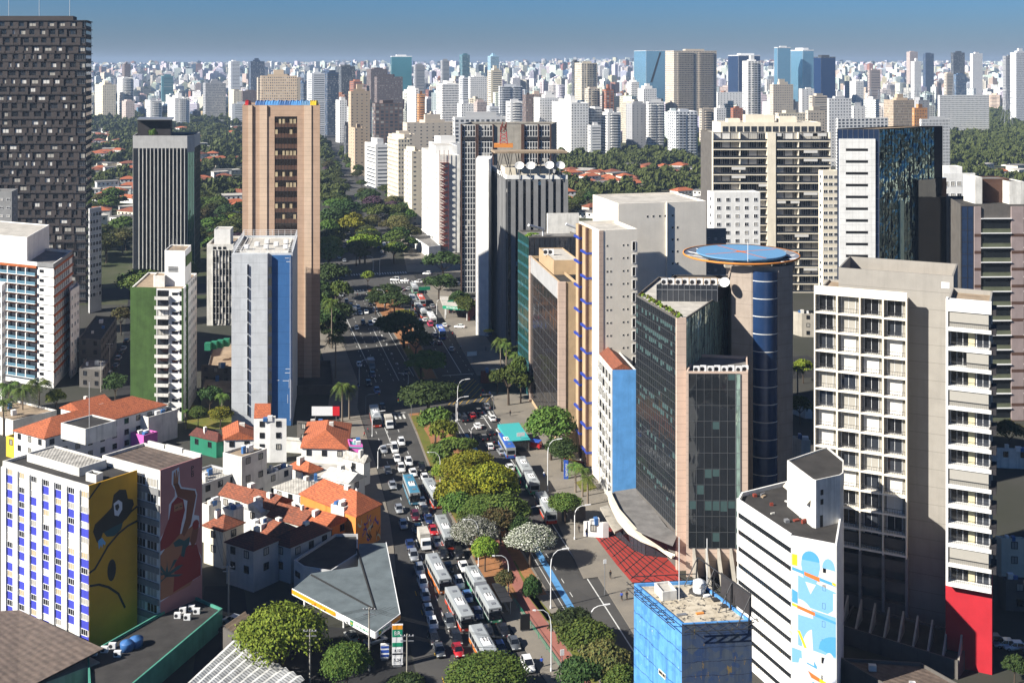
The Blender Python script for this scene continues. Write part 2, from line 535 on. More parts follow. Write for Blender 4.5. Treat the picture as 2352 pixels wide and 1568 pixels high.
# ---------------------------------------------------------------- ground, roads, markings
def smooth(a, b, x):
 t = max(0., min(1., (x - a) / (b - a)))
 return t * t * (3 - 2 * t)
def TZ(x, y):
 "height of the ground: flat by the avenue, rising to a broad far ridge"
 r = 78 * smooth(2300, 6500, y)
 return r * (1 + .12 * math.sin(x / 900. + y / 1500.) + .10 * math.sin(x / 410. - 1)) + 30 * smooth(7000, 10500, y) * (1 + .3 * math.sin(x / 700.))
g = MB()
ys = [-6000, -1500, -400, 0, 150, 400, 800, 1300, 1800, 2300] + [2300 + 420 * i for i in range(1, 22)] + [13500, 16000]
rows = []
for y in ys:
 w = 700 + abs(y) * .62
 rows.append([(w * (i / 20. - 1), y, TZ(w * (i / 20. - 1), y)) for i in range(41)])
g.grid(rows[::-1], 0, False, True)
for i, f in enumerate(g.f): g.f[i] = f[::-1]
go = g.build('ground', M['city_ground'])
if go.data.polygons[0].normal.z < 0: go.data.flip_normals()
tag(go, kind='structure')
def strip(mb, pts, z, m=0):
 "sheet between two edge lines given as (s, t_left, t_right)"
 for (s0, a0, b0), (s1, a1, b1) in zip(pts, pts[1:]):
  mb.face([ST(s0, a0, z), ST(s0, b0, z), ST(s1, b1, z), ST(s1, a1, z)], m)
def lerp_tab(tab, s):
 for (s0, v0), (s1, v1) in zip(tab, tab[1:]):
  if s <= s1: return v0 + (v1 - v0) * max(0, (s - s0)) / (s1 - s0)
 return tab[-1][1]
LL = [(-140, -24), (0, -21), (40, -19.5), (70, -16.5), (110, -15.2), (160, -14.6), (185, -11.5), (340, -11), (400, -11)]
LR = [(-140, 6), (-40, 2.0), (0, .3), (30, -2.2), (90, -2.6), (128, -1.1), (150, -.6), (153, -.6), (185, 8.3), (240, 9.2), (290, 8.4), (400, 9.0)]
RL = [(-140, 10), (0, 9.6), (50, 9.2), (100, 9.4), (150, 11), (185, 15), (240, 17.5), (290, 20), (400, 21.5)]  # median, east kerb
RR = [(-140, 19.3), (0, 19.8), (40, 21.3), (80, 22.2), (150, 25.5), (185, 28.5), (290, 34), (400, 36)]
SS = [-140, -100, -60, -40, -20, 0, 15, 30, 45, 60, 75, 90, 110, 130, 150, 160, 185, 200, 240, 265, 290, 315, 340, 370, 400]
av = MB()
strip(av, [(s, lerp_tab(LL, s) - .1, lerp_tab(RR, s) + .1) for s in SS], .02)
FARC = [(400, ST(400, 13)), (520, Vector((-88, 690, 0))), (640, Vector((-105, 811, 0))), (900, Vector((-150, 1060, 0))), (1200, Vector((-205, 1339, 0))), (1800, Vector((-330, 1900, 0)))]
for (s0, a), (s1, b) in zip(FARC, FARC[1:]):
 d = (b - a).normalized()
 n = Vector((d.y, -d.x, 0))
 w0, w1 = (17 if s0 < 500 else 14), 14
 av.face([a - n * w0 + Vector((0, 0, .02)), a + n * w0 + Vector((0, 0, .02)), b + n * w1 + Vector((0, 0, .02)), b - n * w1 + Vector((0, 0, .02))])
tag(av.build('road', M['asphalt']), kind='structure')
cs = MB()
strip(cs, [(156, 25.7, 150), (182, 28.6, 150)], .016)
strip(cs, [(345, -170, -11.2), (372, -170, -11.2)], .016)
strip(cs, [(345, 36, 190), (372, 36, 190)], .016)
for pts in ([(320, 1000), (268, 905), (300, 640), (332, 640)], [(470, 1345), (560, 1345), (590, 1568), (440, 1568)], [(505, 1568), (960, 1568), (925, 1440), (560, 1440)]):
 q = [G(*p) for p in pts]
 cs.face([(p.x, p.y, .016 + .004 * (pts[0][0] != 320)) for p in q])
so = cs.build('side_street', M['asphalt_dark'])
tag(so, kind='structure')
pv = MB()
def kerbed(mb, pts, z=.14, m=0):
 strip(mb, pts, z, m)
 for (s0, a0, b0), (s1, a1, b1) in zip(pts, pts[1:]):
  mb.face([ST(s0, b0, z), ST(s0, b0, 0), ST(s1, b1, 0), ST(s1, b1, z)], m)
  mb.face([ST(s0, a0, 0), ST(s0, a0, z), ST(s1, a1, z), ST(s1, a1, 0)], m)
 for s0, a0, b0 in (pts[0], pts[-1]):
  mb.face([ST(s0, a0, 0), ST(s0, b0, 0), ST(s0, b0, z), ST(s0, a0, z)], m)
kerbed(pv, [(s, lerp_tab(LL, s) - (9 if s > 150 else 6), lerp_tab(LL, s)) for s in SS if s < 340 and s > 32])
kerbed(pv, [(s, lerp_tab(RR, s), lerp_tab(RR, s) + (8 if s < 90 else 13)) for s in SS if s <= 155])
kerbed(pv, [(s, lerp_tab(RR, s), lerp_tab(RR, s) + 12) for s in SS if 185 <= s < 345])
kerbed(pv, [(s, lerp_tab(LL, s) - 8, lerp_tab(LL, s)) for s in SS if s > 372])
kerbed(pv, [(s, lerp_tab(RR, s), lerp_tab(RR, s) + 10) for s in SS if s > 372])
pv.face([tuple(G(*p)[:2]) + (.05,) for p in [(935, 625), (1075, 625), (985, 470), (905, 470)]])
tag(pv.build('pavement', M['pavement']), kind='structure')
md = MB()
kerbed(md, [(s, lerp_tab(LR, s), lerp_tab(RL, s)) for s in SS if s <= 150], .13)
kerbed(md, [(s, lerp_tab(LR, s), lerp_tab(RL, s)) for s in SS if 185 <= s <= 340], .13)
tag(md.build('median_kerb', M['pavement']), kind='structure')
me_ = MB()
strip(me_, [(s, lerp_tab(LR, s) + .5, lerp_tab(RL, s) - .5) for s in SS if 20 <= s <= 150], .135)
strip(me_, [(s, lerp_tab(LR, s) + .5, lerp_tab(RL, s) - .5) for s in SS if 185 <= s <= 340], .135)
tag(me_.build('bare_earth', M['earth']), kind='structure')
lw = MB()
for s0, s1, k0, k1 in [(95, 148, .5, 3.2), (62, 94, .5, 2.6), (-30, 30, 7.2, 9.2), (20, 46, 7.0, 9.0), (188, 230, .6, 4.5), (50, 60, 8, 9)]:
 pts = [s0 + (s1 - s0) * i / 8 for i in range(9)]
 w = lambda s, k: lerp_tab(LR, s) + k * min(1, (lerp_tab(RL, s) - lerp_tab(LR, s)) / 9.6)
 strip(lw, [(s, w(s, k0) + .3 * random.random(), w(s, k1) - .5 * random.random()) for s in pts], .142)
tag(lw.build('grass_verge', M['lawn']), kind='structure')
bp = MB()
strip(bp, [(s, lerp_tab(LR, s) + 4.6, lerp_tab(LR, s) + 7.2) for s in SS if -60 <= s <= 30], .15)
strip(bp, [(s, lerp_tab(LR, s) + 5.2, lerp_tab(LR, s) + 8.2) for s in SS if 90 <= s <= 130], .15)
strip(bp, [(30, 3, 5.4), (45, 3.6, 6), (60, 4, 6.2)], .15)
tag(bp.build('cycle_path', M['brick_path']), kind='structure')
mk, my, mbl = MB(), MB(), MB()
def dash(mb, s0, s1, t0, t1, w, on, off, z=.025):
 n, s = 0, s0
 while s < s1:
  e = min(s + on, s1)
  f0, f1 = (s - s0) / (s1 - s0), (e - s0) / (s1 - s0)
  a, b = t0 + (t1 - t0) * f0, t0 + (t1 - t0) * f1
  mb.face([ST(s, a - w / 2, z), ST(s, a + w / 2, z), ST(e, b + w / 2, z), ST(e, b - w / 2, z)])
  s += on + off
for t in (-12.4, -9.1, -5.9): dash(mk, -60, 60, t - 1.5 + .6, t, .16, 2.2, 4)
for t in (-12.2, -9.0, -5.8): dash(mk, 60, 146, t, t + .4, .16, 2.2, 4)
dash(mk, 50, 146, -9.6, -8.9, .2, 96, 1)
dash(my, -60, 40, -17.6, -16.2, .16, 2, 6)
dash(mk, -60, 28, -12.6, -11.6, .2, 90, 1)
for t in (-7.2, -3.6, .2, 3.8): dash(mk, 186, 335, t, t + 1, .17, 2.2, 4.5)
dash(mk, 186, 335, -5.6, -6.4, .24, 200, 1)
dash(mk, 186, 260, 2.0, 2.4, .22, 200, 1)
dash(mk, 190, 330, 7.6, 7.8, .18, 200, 1)
dash(mk, -80, 150, 16.4, 21.2, .24, 300, 1)
dash(mk, -80, 150, 12.8, 14.5, .15, 2, 4)
dash(mk, -80, 150, 19.2, 24.8, .14, 300, 1)
dash(mk, 186, 335, 19.5, 25.5, .15, 2, 4)
dash(mk, 190, 335, 23.9, 29.0, .24, 300, 1)
dash(mk, 186, 335, 27, 32, .14, 2, 4)
dash(mk, -80, 150, 9.9, 11.4, .14, 300, 1)
dash(mk, 60, 140, 11.2, 12.6, .12, 300, 1)
def zebra(mb, s0, s1, t0, t1, step=1.3, w=.6):
 t = t0
 while t < t1:
  mb.face([ST(s0, t, .027), ST(s0, t + w, .027), ST(s1, t + w, .027), ST(s1, t, .027)])
  t += step
zebra(mk, 146, 150.5, -8.8, -1.2)
zebra(mk, 142.5, 147.5, 11.2, 24.6, 1.5, .7)
zebra(mk, 335, 339.5, -10, 8)
zebra(mk, 350, 354.5, 22, 34)
zebra(mk, 375, 379.5, -10, 34)
for s0, t0, t1 in ((151.6, -8.9, -1), (140.8, 11, 24.8), (332.5, -10.5, 8), (188, 17, 28)):
 mk.face([ST(s0, t0, .027), ST(s0, t1, .027), ST(s0 + .45, t1, .027), ST(s0 + .45, t0, .027)])
for k in range(7):
 for a, b in (((156 + k * 4, 13), (182, 13 + (6.5 - k) * 2.1)), ((156 + k * 4, 27), (156, 27 - k * 2.1))):
  p, q = ST(*a, .026), ST(*b, .026)
  d = (q - p)
  if d.length < .5: continue
  d.normalize()
  n = Vector((d.y, -d.x, 0)) * .09
  my.face([p - n, p + n, q + n, q - n])
for k in range(5): dash(mk, 192 + 14 * k, 194.4 + 14 * k, 4.5, 4.5, .5, 3, 1)
strip(mbl, [(s, 11.0 + .012 * s, 12.4 + .012 * s) for s in (-30, 0, 30, 56)], .026)
strip(mbl, [(s, 12.3, 13.3) for s in (96, 110, 128)], .026)
tag(mk.build('road_marking', M['line_white']), kind='structure')
tag(my.build('road_marking', M['line_yellow']), kind='structure')
tag(mbl.build('cycle_lane', M['line_blue']), kind='structure')
sg = MB()
for q in ([(150, 700), (560, 700), (560, 262), (190, 262)], [(735, 470), (800, 470), (800, 262), (600, 262)], [(1300, 520), (1640, 520), (1680, 300), (1285, 330)], [(2170, 430), (2400, 430), (2400, 235), (2170, 235)]):
 sg.face([tuple(G(*p)[:2]) + (.012,) for p in q])
tag(sg.build('suburb_ground', M['suburb_ground']), kind='structure')
pl = MB()
def plot(mb, pts, z):
 q = [G(*p) for p in pts]
 mb.face([(p.x, p.y, z) for p in q[::-1]])
 if mb.f and (q[1] - q[0]).cross(q[2] - q[1]).z > 0:
  pass
plot(pl, [(1240, 905), (1330, 1010), (1500, 1310), (1340, 1330), (1270, 1180), (1120, 900)], .15)
po = pl.build('plaza', M['pavement'])
tag(po, kind='structure')
rf = MB()
q = [(1350, 1212), (1372, 1200), (1442, 1232), (1548, 1280), (1566, 1345), (1470, 1360), (1418, 1300)]
pp = [G(*p) for p in q]
rf.face([(p.x, p.y, .165) for p in pp])
tag(rf.build('red_terrace', M['red_floor']), kind='structure')
rl = MB()
for k in range(1, 9):
 for a, b in (((1351 + 14 * k, 1212 + 17 * k), (1372 + 21 * k, 1202 + 10 * k)), ((1352 + 4 * k + 3 * (k > 4), 1211 - k), (1440 + 14 * k, 1330 - 2 * k))):
  p, r = G(*a), G(*b)
  d = (r - p).normalized()
  n = Vector((d.y, -d.x, 0)) * .13
  rl.face([(p.x - n.x, p.y - n.y, .17), (p.x + n.x, p.y + n.y, .17), (r.x + n.x, r.y + n.y, .17), (r.x - n.x, r.y - n.y, .17)])
tag(rl.build('paving_joint', M['asphalt_dark']), kind='structure')
lp = MB()
lp.face([tuple(G(*p)[:2]) + (.17,) for p in [(1322, 1108), (1352, 1098), (1372, 1122), (1338, 1132)]])
lp.face([tuple(G(*p)[:2]) + (.17,) for p in [(1245, 958), (1258, 955), (1276, 985), (1262, 990)]])
lp.face([tuple(G(*p)[:2]) + (.05,) for p in [(420, 930), (540, 930), (560, 985), (425, 985)]])
tag(lp.build('grass_plot', M['lawn']), kind='structure')
for o in (po,):
 if o.data.polygons[0].normal.z < 0: o.data.flip_normals()
# ---------------------------------------------------------------- vehicles
def carpaint(name, c, metal=.2):
 k = NT('car_paint_' + name)
 k.b.inputs['Base Color'].default_value = c + (1,)
 k.b.inputs['Metallic'].default_value = metal
 k.b.inputs['Roughness'].default_value = .28
 k.b.inputs['Coat Weight'].default_value = .6
 M['car_' + name] = k.mat
PAINT = dict(white=(.78, .78, .77), silver=(.42, .44, .46), grey=(.14, .15, .16), black=(.012, .012, .014), red=(.38, .015, .02), maroon=(.09, .01, .018),
    navy=(.015, .03, .10), blue=(.05, .13, .32), teal=(.02, .10, .12), pink=(.62, .07, .15))
for k_, c_ in PAINT.items(): carpaint(k_, c_, .5 if k_ in ('silver', 'grey') else .05)
plain('lamp_clear', (.75, .75, .72), .15)
plain('lamp_red', (.45, .01, .01), .2)
CARS = dict(hatchback=(3.95, 1.72, 1.48, 1.05, -1.75, .62, .95), sedan=(4.45, 1.76, 1.45, 1.15, -1.45, .55, .92), suv=(4.35, 1.84, 1.68, 1.15, -1.95, .75, 1.02), van=(4.9, 1.9, 2.1, 1.75, -2.35, 1.2, 1.1))
def car_shapes(kind, rear=True):
 "nose towards +y; returns body, glass, wheel, lamp meshes"
 L, W, Hh, cf, cr, rf_, belt = CARS[kind]
 h, w = L / 2, W / 2
 b = MB()
 st = [(-h, .45, belt - .12, .80), (-h + .12, .25, belt, .93), (-h + .7, .22, belt + .02, 1), (cr + .1, .22, belt + .02, 1), (cf, .22, belt, 1), (h - .75, .22, belt - .12, .97), (h - .15, .25, belt - .26, .88), (h, .38, belt - .42, .72)]
 rings = []
 for y, zb, zt, k in st:
  q = w * k
  rings.append([(-q * .9, y, zb), (-q, y, zb + .15), (-q, y, zt - .16), (-q * .9, y, zt), (q * .9, y, zt), (q, y, zt - .16), (q, y, zb + .15), (q * .9, y, zb)])
 b.grid(rings, 0, True, True)
 b.face(rings[0][::-1]); b.face(rings[-1])
 rb, rt, rw = belt - .02, Hh, w * .76
 top = [(-rw, cr + .45, rt - .04), (rw, cr + .45, rt - .04), (rw * .97, cf - rf_ - .1, rt), (-rw * .97, cf - rf_ - .1, rt)]
 b.face(top)
 b.hexa([(-rw, cr + .45, rt - .06), (rw, cr + .45, rt - .06), (rw * .97, cf - rf_ - .1, rt - .05), (-rw * .97, cf - rf_ - .1, rt - .05), (-rw, cr + .5, rt + .015), (rw, cr + .5, rt + .015), (rw * .96, cf - rf_ - .15, rt + .02), (-rw * .96, cf - rf_ - .15, rt + .02)])
 for sx in (-1, 1):
  b.box(sx * (w + .02) - .09, sx * (w + .02) + .09, cf - .45, cf - .3, belt - .02, belt + .12)
  for (ya, yb) in ((cr, cr + .45), (cf, cf - rf_ - .1), (-.25, -.22)):
   b.hexa([(sx * w * .9 - .03, ya - .05, rb), (sx * w * .9 + .03, ya - .05, rb), (sx * w * .9 + .03, ya + .05, rb), (sx * w * .9 - .03, ya + .05, rb),
     (sx * rw - .02, yb - .05, rt - .02), (sx * rw + .04, yb - .05, rt - .02), (sx * rw + .04, yb + .05, rt - .02), (sx * rw - .02, yb + .05, rt - .02)])
 gl = MB()
 q = w * .89
 base = [(-q, cr, rb), (q, cr, rb), (q, cf, rb), (-q, cf, rb)]
 for i in range(4): gl.face([base[i], base[(i + 1) % 4], top[(i + 1) % 4], top[i]])
 wh = MB()
 n = 12
 for rr, ww, m in ((.31, .10, 0), (.18, .11, 1)):
  ra = [(-ww, rr * math.cos(6.2832 * k / n), rr * math.sin(6.2832 * k / n)) for k in range(n)]
  rb2 = [(ww, y, z) for _, y, z in ra]
  wh.grid([ra, rb2], m, True); wh.face(ra, m); wh.face(rb2[::-1], m)
 hl, tl = MB(), MB()
 hl.box(-.2, .2, -.06, .06, -.08, .08)
 tl.box(-.14, .14, -.05, .05, -.12, .12)
 return b, gl, wh, hl, tl, (L, W, belt, cf)
CAR_DATA = {}
def mesh_of(mb, name, mats):
 o = mb.build(name, mats, None, local=True)
 me = o.data
 bpy.data.objects.remove(o)
 return me
def link(name, me, parent, loc=(0, 0, 0), rz=0.0):
 o = bpy.data.objects.new(name, me)
 COL.objects.link(o)
 o.parent = parent
 o.location = loc
 o.rotation_euler = (0, 0, rz)
 return o
def join(mbs):
 r = MB()
 for mb, off, m in mbs:
  b = len(r.v)
  r.v += [(x + off[0], y + off[1], z + off[2]) for x, y, z in mb.v]
  r.f += [tuple(i + b for i in f) for f in mb.f]
  r.m += [m] * len(mb.f)
  r.sm |= set()
 return r
def car_data(kind, col):
 k = (kind, col)
 if k not in CAR_DATA:
  b, gl, wh, hl, tl, (L, W, belt, cf) = car_shapes(kind)
  W2 = [(sx * (W / 2 - .1), sy, .31) for sx in (-1, 1) for sy in (-L * .31, L * .31)]
  sh = CAR_DATA.get(kind)
  if not sh:
   sh = CAR_DATA[kind] = (mesh_of(gl, 'cabin_glass', M['car_glass']), mesh_of(wh, 'wheel', [M['rubber'], M['metal_grey']]), mesh_of(hl, 'headlight', M['lamp_clear']), mesh_of(tl, 'tail_light', M['lamp_red']))
  one = join([(b, (0, 0, 0), 0), (gl, (0, 0, 0), 1)] + [(wh, p, 2) for p in W2] + [(hl, (sx * W * .33, L / 2 - .08, belt - .36), 3) for sx in (-1, 1)] + [(tl, (sx * W * .38, -L / 2 + .02, belt - .2), 4) for sx in (-1, 1)])
  CAR_DATA[k] = (mesh_of(b, 'body', M['car_' + col]), mesh_of(one, kind, [M['car_' + col], M['car_glass'], M['rubber'], M['lamp_clear'], M['lamp_red']]), W2, L, W, belt)
 return CAR_DATA[k], CAR_DATA[kind]
VEH = []
def sts(p):
 v = Vector((p.x - 5.6, p.y - 189))
 return v.dot(AV), v.dot(BV)
AVR = math.atan2(AV.y, AV.x) - R(90)
def car(px, py, kind, col, toward=True, rz=None, grp=None):
 p = G(px, py, .7)
 p.z = .025
 (body_, one, W2, L, W, belt), (gl, wh, hl, tl) = car_data(kind, col)
 rz = (AVR + (math.pi if toward else 0) + random.uniform(-.02, .02)) if rz is None else rz
 nm = {'suv': 'sport_utility_car', 'sedan': 'sedan_car', 'hatchback': 'hatchback_car', 'van': 'van'}[kind]
 if p.y < 410:
  o = thing(nm, 'x', 'car' if kind != 'van' else 'van', p, grp, rz)
  link('body', body_, o); link('cabin_glass', gl, o)
  for w in W2: link('wheel', wh, o, w)
  for sx in (-1, 1):
   link('headlight', hl, o, (sx * W * .33, L / 2 - .08, belt - .36))
   link('tail_light', tl, o, (sx * W * .38, -L / 2 + .02, belt - .2))
 else:
  o = bpy.data.objects.new(nm, one)
  COL.objects.link(o)
  o.location = p
  o.rotation_euler = (0, 0, rz)
  tag(o, 'x', 'car' if kind != 'van' else 'van', grp)
 s, t = sts(p)
 VEH.append([o, col, kind, s, t, toward, L])
 return o
def bus_mats():
 for n, c in (('bus_silver', (.36, .38, .38)), ('bus_roof', (.30, .32, .33)), ('bus_red', (.50, .05, .02)), ('bus_orange', (.62, .17, .03)), ('bus_green', (.08, .30, .16)), ('bus_blue', (.03, .10, .40)), ('bus_teal', (.06, .20, .30)), ('bus_pale', (.62, .62, .60))):
  plain(n, c, .35)
bus_mats()
def bus_section(root, L, W, Hh, stripe, y0, front=True, rear=True, roofm='bus_roof'):
 b = MB()
 w = W / 2
 y1 = y0 + L
 for z0, z1, m in ((.35, 1.05, 1), (1.05, 1.25, 0), (2.35, Hh, 0)):
  b.box(-w, w, y0, y1, z0, z1, m)
 for k in range(int(L // 1.6) + 1):
  y = y0 + .1 + (L - .3) * k / (L // 1.6)
  b.box(-w + .02, w - .02, y, y + .12, 1.2, 2.4, 0)
 b.box(-w, w, y0, y0 + .25, 1.2, 2.4, 0)
 b.hexa([(-w + .02, y0 + .02, Hh), (w - .02, y0 + .02, Hh), (w - .02, y1 - .02, Hh), (-w + .02, y1 - .02, Hh), (-w + .22, y0 + .25, Hh + .12), (w - .22, y0 + .25, Hh + .12), (w - .22, y1 - .3, Hh + .12), (-w + .22, y1 - .3, Hh + .12)], 2)
 b.build('body', [M['bus_silver'], M[stripe], M[roofm]], root, local=True)
 g_ = MB()
 g_.box(-w + .04, w - .04, y0 + .2, y1 - .06, 1.2, 2.4)
 g_.build('side_window', M['car_glass'], root, local=True)
 if front:
  f = MB()
  f.hexa([(-w + .1, y1 - .02, 1.0), (w - .1, y1 - .02, 1.0), (w - .1, y1 + .05, 1.0), (-w + .1, y1 + .05, 1.0), (-w + .12, y1 - .1, 2.5), (w - .12, y1 - .1, 2.5), (w - .12, y1 + .03, 2.5), (-w + .12, y1 + .03, 2.5)])
  f.build('windscreen', M['car_glass'], root, local=True)
  d = MB()
  d.box(-w + .35, w - .35, y1, y1 + .05, 2.6, 2.95)
  ds = d.build('destination_board', M['black_paint'], root, local=True)
  t = MB()
  for i in range(6): t.box(-.62 + i * .2, -.50 + i * .2, y1 + .055, y1 + .06, 2.68, 2.88)
  t.build('display_digit', M['white_sign'], ds, local=True)
  for sx in (-1, 1):
   hl = MB()
   hl.box(sx * .85 - .2, sx * .85 + .2, y1, y1 + .04, .55, .75)
   hl.build('headlight', M['lamp_clear'], root, local=True)
   mr = MB()
   mr.tube([(sx * (w - .1), y1, 2.3), (sx * (w + .3), y1 + .25, 2.2), (sx * (w + .3), y1 + .25, 1.9)], .06, 5)
   mr.build('mirror', M['black_paint'], root, local=True)
 if rear:
  f = MB()
  f.box(-w + .25, w - .25, y0 - .03, y0, 1.4, 2.4)
  f.build('rear_window', M['car_glass'], root, local=True)
  for sx in (-1, 1):
   tl = MB()
   tl.box(sx * 1.0 - .12, sx * 1.0 + .12, y0 - .03, y0, .7, 1.2)
   tl.build('tail_light', M['lamp_red'], root, local=True)
 ac = MB()
 yc = y0 + L * .55
 ac.hexa([(-.75, yc - 1.3, Hh + .1), (.75, yc - 1.3, Hh + .1), (.75, yc + 1.3, Hh + .1), (-.75, yc + 1.3, Hh + .1), (-.6, yc - 1.1, Hh + .34), (.6, yc - 1.1, Hh + .34), (.6, yc + 1.1, Hh + .34), (-.6, yc + 1.1, Hh + .34)])
 a_ = ac.build('air_conditioner', M['metal_white'], root, local=True)
 fn = MB()
 for i in range(2):
  for j in range(3): fn.lathe((-.28 + .56 * i, yc - .7 + .5 * j - .3, Hh + .345), [(.17, 0), (.17, .03), (.001, .031)], 8)
 fn.build('fan', M['black_paint'], a_, local=True)
 for yy in (y0 + L * .2, y0 + L * .85):
  ht = MB()
  ht.box(-.4, .4, yy - .35, yy + .35, Hh + .1, Hh + .22)
  ht.build('roof_hatch', M['metal_grey'], root, local=True)
 for yy in ([y0 + 2.0, y1 - 2.6] if L > 9.5 else [y0 + L * .5]):
  for sx in (-1, 1):
   wl = MB()
   n = 12
   ra = [(sx * (w + .01), yy + .48 * math.cos(6.2832 * k / n), .48 + .48 * math.sin(6.2832 * k / n)) for k in range(n)]
   rb = [(sx * (w - .3), y, z) for _, y, z in ra]
   wl.grid([ra, rb], 0, True); wl.face(ra)
   wl.build('wheel', M['rubber'], root, local=True)
BUSP = {}
def bus(rear, front, label, stripe='bus_red', toward=True, artic=False, roofm='bus_roof'):
 "rear / front: roof ends in the picture; the roof is 3.3 m up"
 pr, pf = G(*rear, 3.3), G(*front, 3.3)
 mid = (pr + pf) / 2
 key = (stripe, artic, roofm)
 if key not in BUSP:
  o = thing('articulated_bus' if artic else 'city_bus', label, 'bus', (0, 0, 0), 'buses on the avenue')
  if artic:
   bus_section(o, 9.6, 2.55, 3.2, stripe, -.4, True, False, roofm)
   bus_section(o, 7.4, 2.55, 3.2, stripe, -9.2, False, True, roofm)
   bl = MB()
   for k in range(5):
    y = -1.8 + k * .29
    bl.box(-1.15 - .06 * (k % 2), 1.15 + .06 * (k % 2), y, y + .28, .5, 3.05 + .05 * (k % 2))
   bl.build('bellows', M['metal_grey'], o, local=True)
  else: bus_section(o, 12.2, 2.55, 3.2, stripe, -6.1, True, True, roofm)
  BUSP[key] = o
 else:
  o = dup(BUSP[key])
  o['label'] = label
 o.location = (mid.x, mid.y, .025)
 d = (pf - pr).normalized()
 base = AVR + (math.pi if toward else 0)
 ang = math.atan2(d.y, d.x) - R(90)
 dd = (ang - base + math.pi) % (2 * math.pi) - math.pi
 o.rotation_euler = (0, 0, base + max(-.06, min(.06, dd)))
 s, t = sts(mid)
 VEH.append([o, None, 'bus', s, t, toward, 18 if artic else 12])
bus((937, 1089), (953, 1129), 'teal blue city bus in the shade beside the orange tiled house', 'bus_teal', roofm='bus_teal')
bus((982, 1096), (1008, 1139), 'silver city bus nearest the median, level with the teal bus', 'bus_red')
bus((1010, 1177), (1036, 1235), 'silver and red bus passing the white flowering trees', 'bus_red')
bus((990, 1267), (1024, 1330), 'grey bus with orange stripe behind the white box truck', 'bus_orange')
bus((1036, 1345), (1074, 1412), 'grey bus with red stripe between two queues of cars', 'bus_red')
bus((1091, 1433), (1138, 1508), 'orange striped bus half hidden by the tree at the bottom', 'bus_orange')
bus((1082, 1298), (1137, 1393), 'long silver and green articulated bus beside the bus stop', 'bus_green', artic=True)
bus((858, 928), (866, 957), 'dark bus waiting at the zebra crossing beside the kerb', 'bus_red')
bus((1170, 1020), (1158, 999), 'blue coach with orange flashes behind the teal roofed kiosk', 'bus_blue', False, roofm='bus_blue')
bus((1228, 1112), (1196, 1042), 'silver articulated bus stopped at the kerb opposite the yellow trees', 'bus_green', False, True)
bus((1262, 1172), (1246, 1128), 'silver bus with red tail behind the articulated one, by the weeping tree', 'bus_red', False)
bus((953, 690), (945, 671), 'red and silver bus in the middle of the far stop', 'bus_red', False)
bus((973, 690), (962, 671), 'red bus in the outer lane of the far stop', 'bus_red', False, roofm='bus_red')
bus((977, 716), (957, 692), 'articulated red and silver bus in the far queue', 'bus_red', False, True)
bus((998, 733), (985, 711), 'pale green sided bus pulling out opposite the green petrol station', 'bus_green', False, roofm='bus_pale')
bus((1019, 764), (1007, 742), 'dark blue bus beside the kerb near the white column tower', 'bus_blue', False, roofm='bus_blue')
bus((955, 660), (949, 647), 'grey bus just past the far crossing', 'bus_green', False)
bus((867, 560), (863, 547), 'blue bus far up the avenue beyond the crossing', 'bus_blue', False, roofm='bus_blue')
bus((884, 566), (879, 552), 'pale bus far up the avenue between two others', 'bus_green', False, roofm='bus_pale')
bus((901, 566), (895, 553), 'silver bus far up the avenue beside the white canopy', 'bus_red', False)
def box_truck(px, py, label, col='white', toward=True, blen=4.2):
 p = G(px, py, 1.2)
 o = thing('box_truck', label, 'truck', (p.x, p.y, .025), 'trucks on the avenue', AVR + (math.pi if toward else 0))
 b = MB()
 b.box(-1.1, 1.1, -blen + .9, .9, .95, 3.1)
 b.build('cargo_box', M['roof_light'] if col == 'white' else M['metal_grey'], o, local=True)
 c = MB()
 c.hexa([(-1.02, 1.0, .5), (1.02, 1.0, .5), (1.02, 2.75, .5), (-1.02, 2.75, .5), (-1.0, 1.0, 2.3), (1.0, 1.0, 2.3), (.95, 2.3, 2.3), (-.95, 2.3, 2.3)])
 cab = c.build('cab', M['car_white'] if col == 'white' else M['car_grey'], o, local=True)
 g_ = MB()
 g_.hexa([(-.9, 2.55, 1.4), (.9, 2.55, 1.4), (.9, 2.62, 1.4), (-.9, 2.62, 1.4), (-.85, 2.3, 2.15), (.85, 2.3, 2.15), (.85, 2.42, 2.15), (-.85, 2.42, 2.15)])
 g_.build('windscreen', M['car_glass'], cab, local=True)
 ch = MB()
 ch.box(-.5, .5, -blen + 1, 2.6, .45, .95)
 ch.build('chassis', M['black_paint'], o, local=True)
 for yy in (-blen + 2, 1.9):
  for sx in (-1, 1):
   wl = MB()
   ra = [(sx * 1.02, yy + .42 * math.cos(.5236 * k), .42 + .42 * math.sin(.5236 * k)) for k in range(12)]
   wl.grid([ra, [(sx * .75, y, z) for _, y, z in ra]], 0, True); wl.face(ra)
   wl.build('wheel', M['rubber'], o, local=True)
 s, t = sts(p)
 VEH.append([o, None, 'truck', s, t, toward, 6])
box_truck(975, 1242, 'white box truck ahead of the orange striped bus')
box_truck(893, 971, 'small white delivery truck just past the zebra crossing', blen=3.4)
box_truck(853, 838, 'grey box truck alone in the shaded lane', 'grey')
box_truck(813, 716, 'grey truck in the shaded far lane beside the dark trees', 'grey')
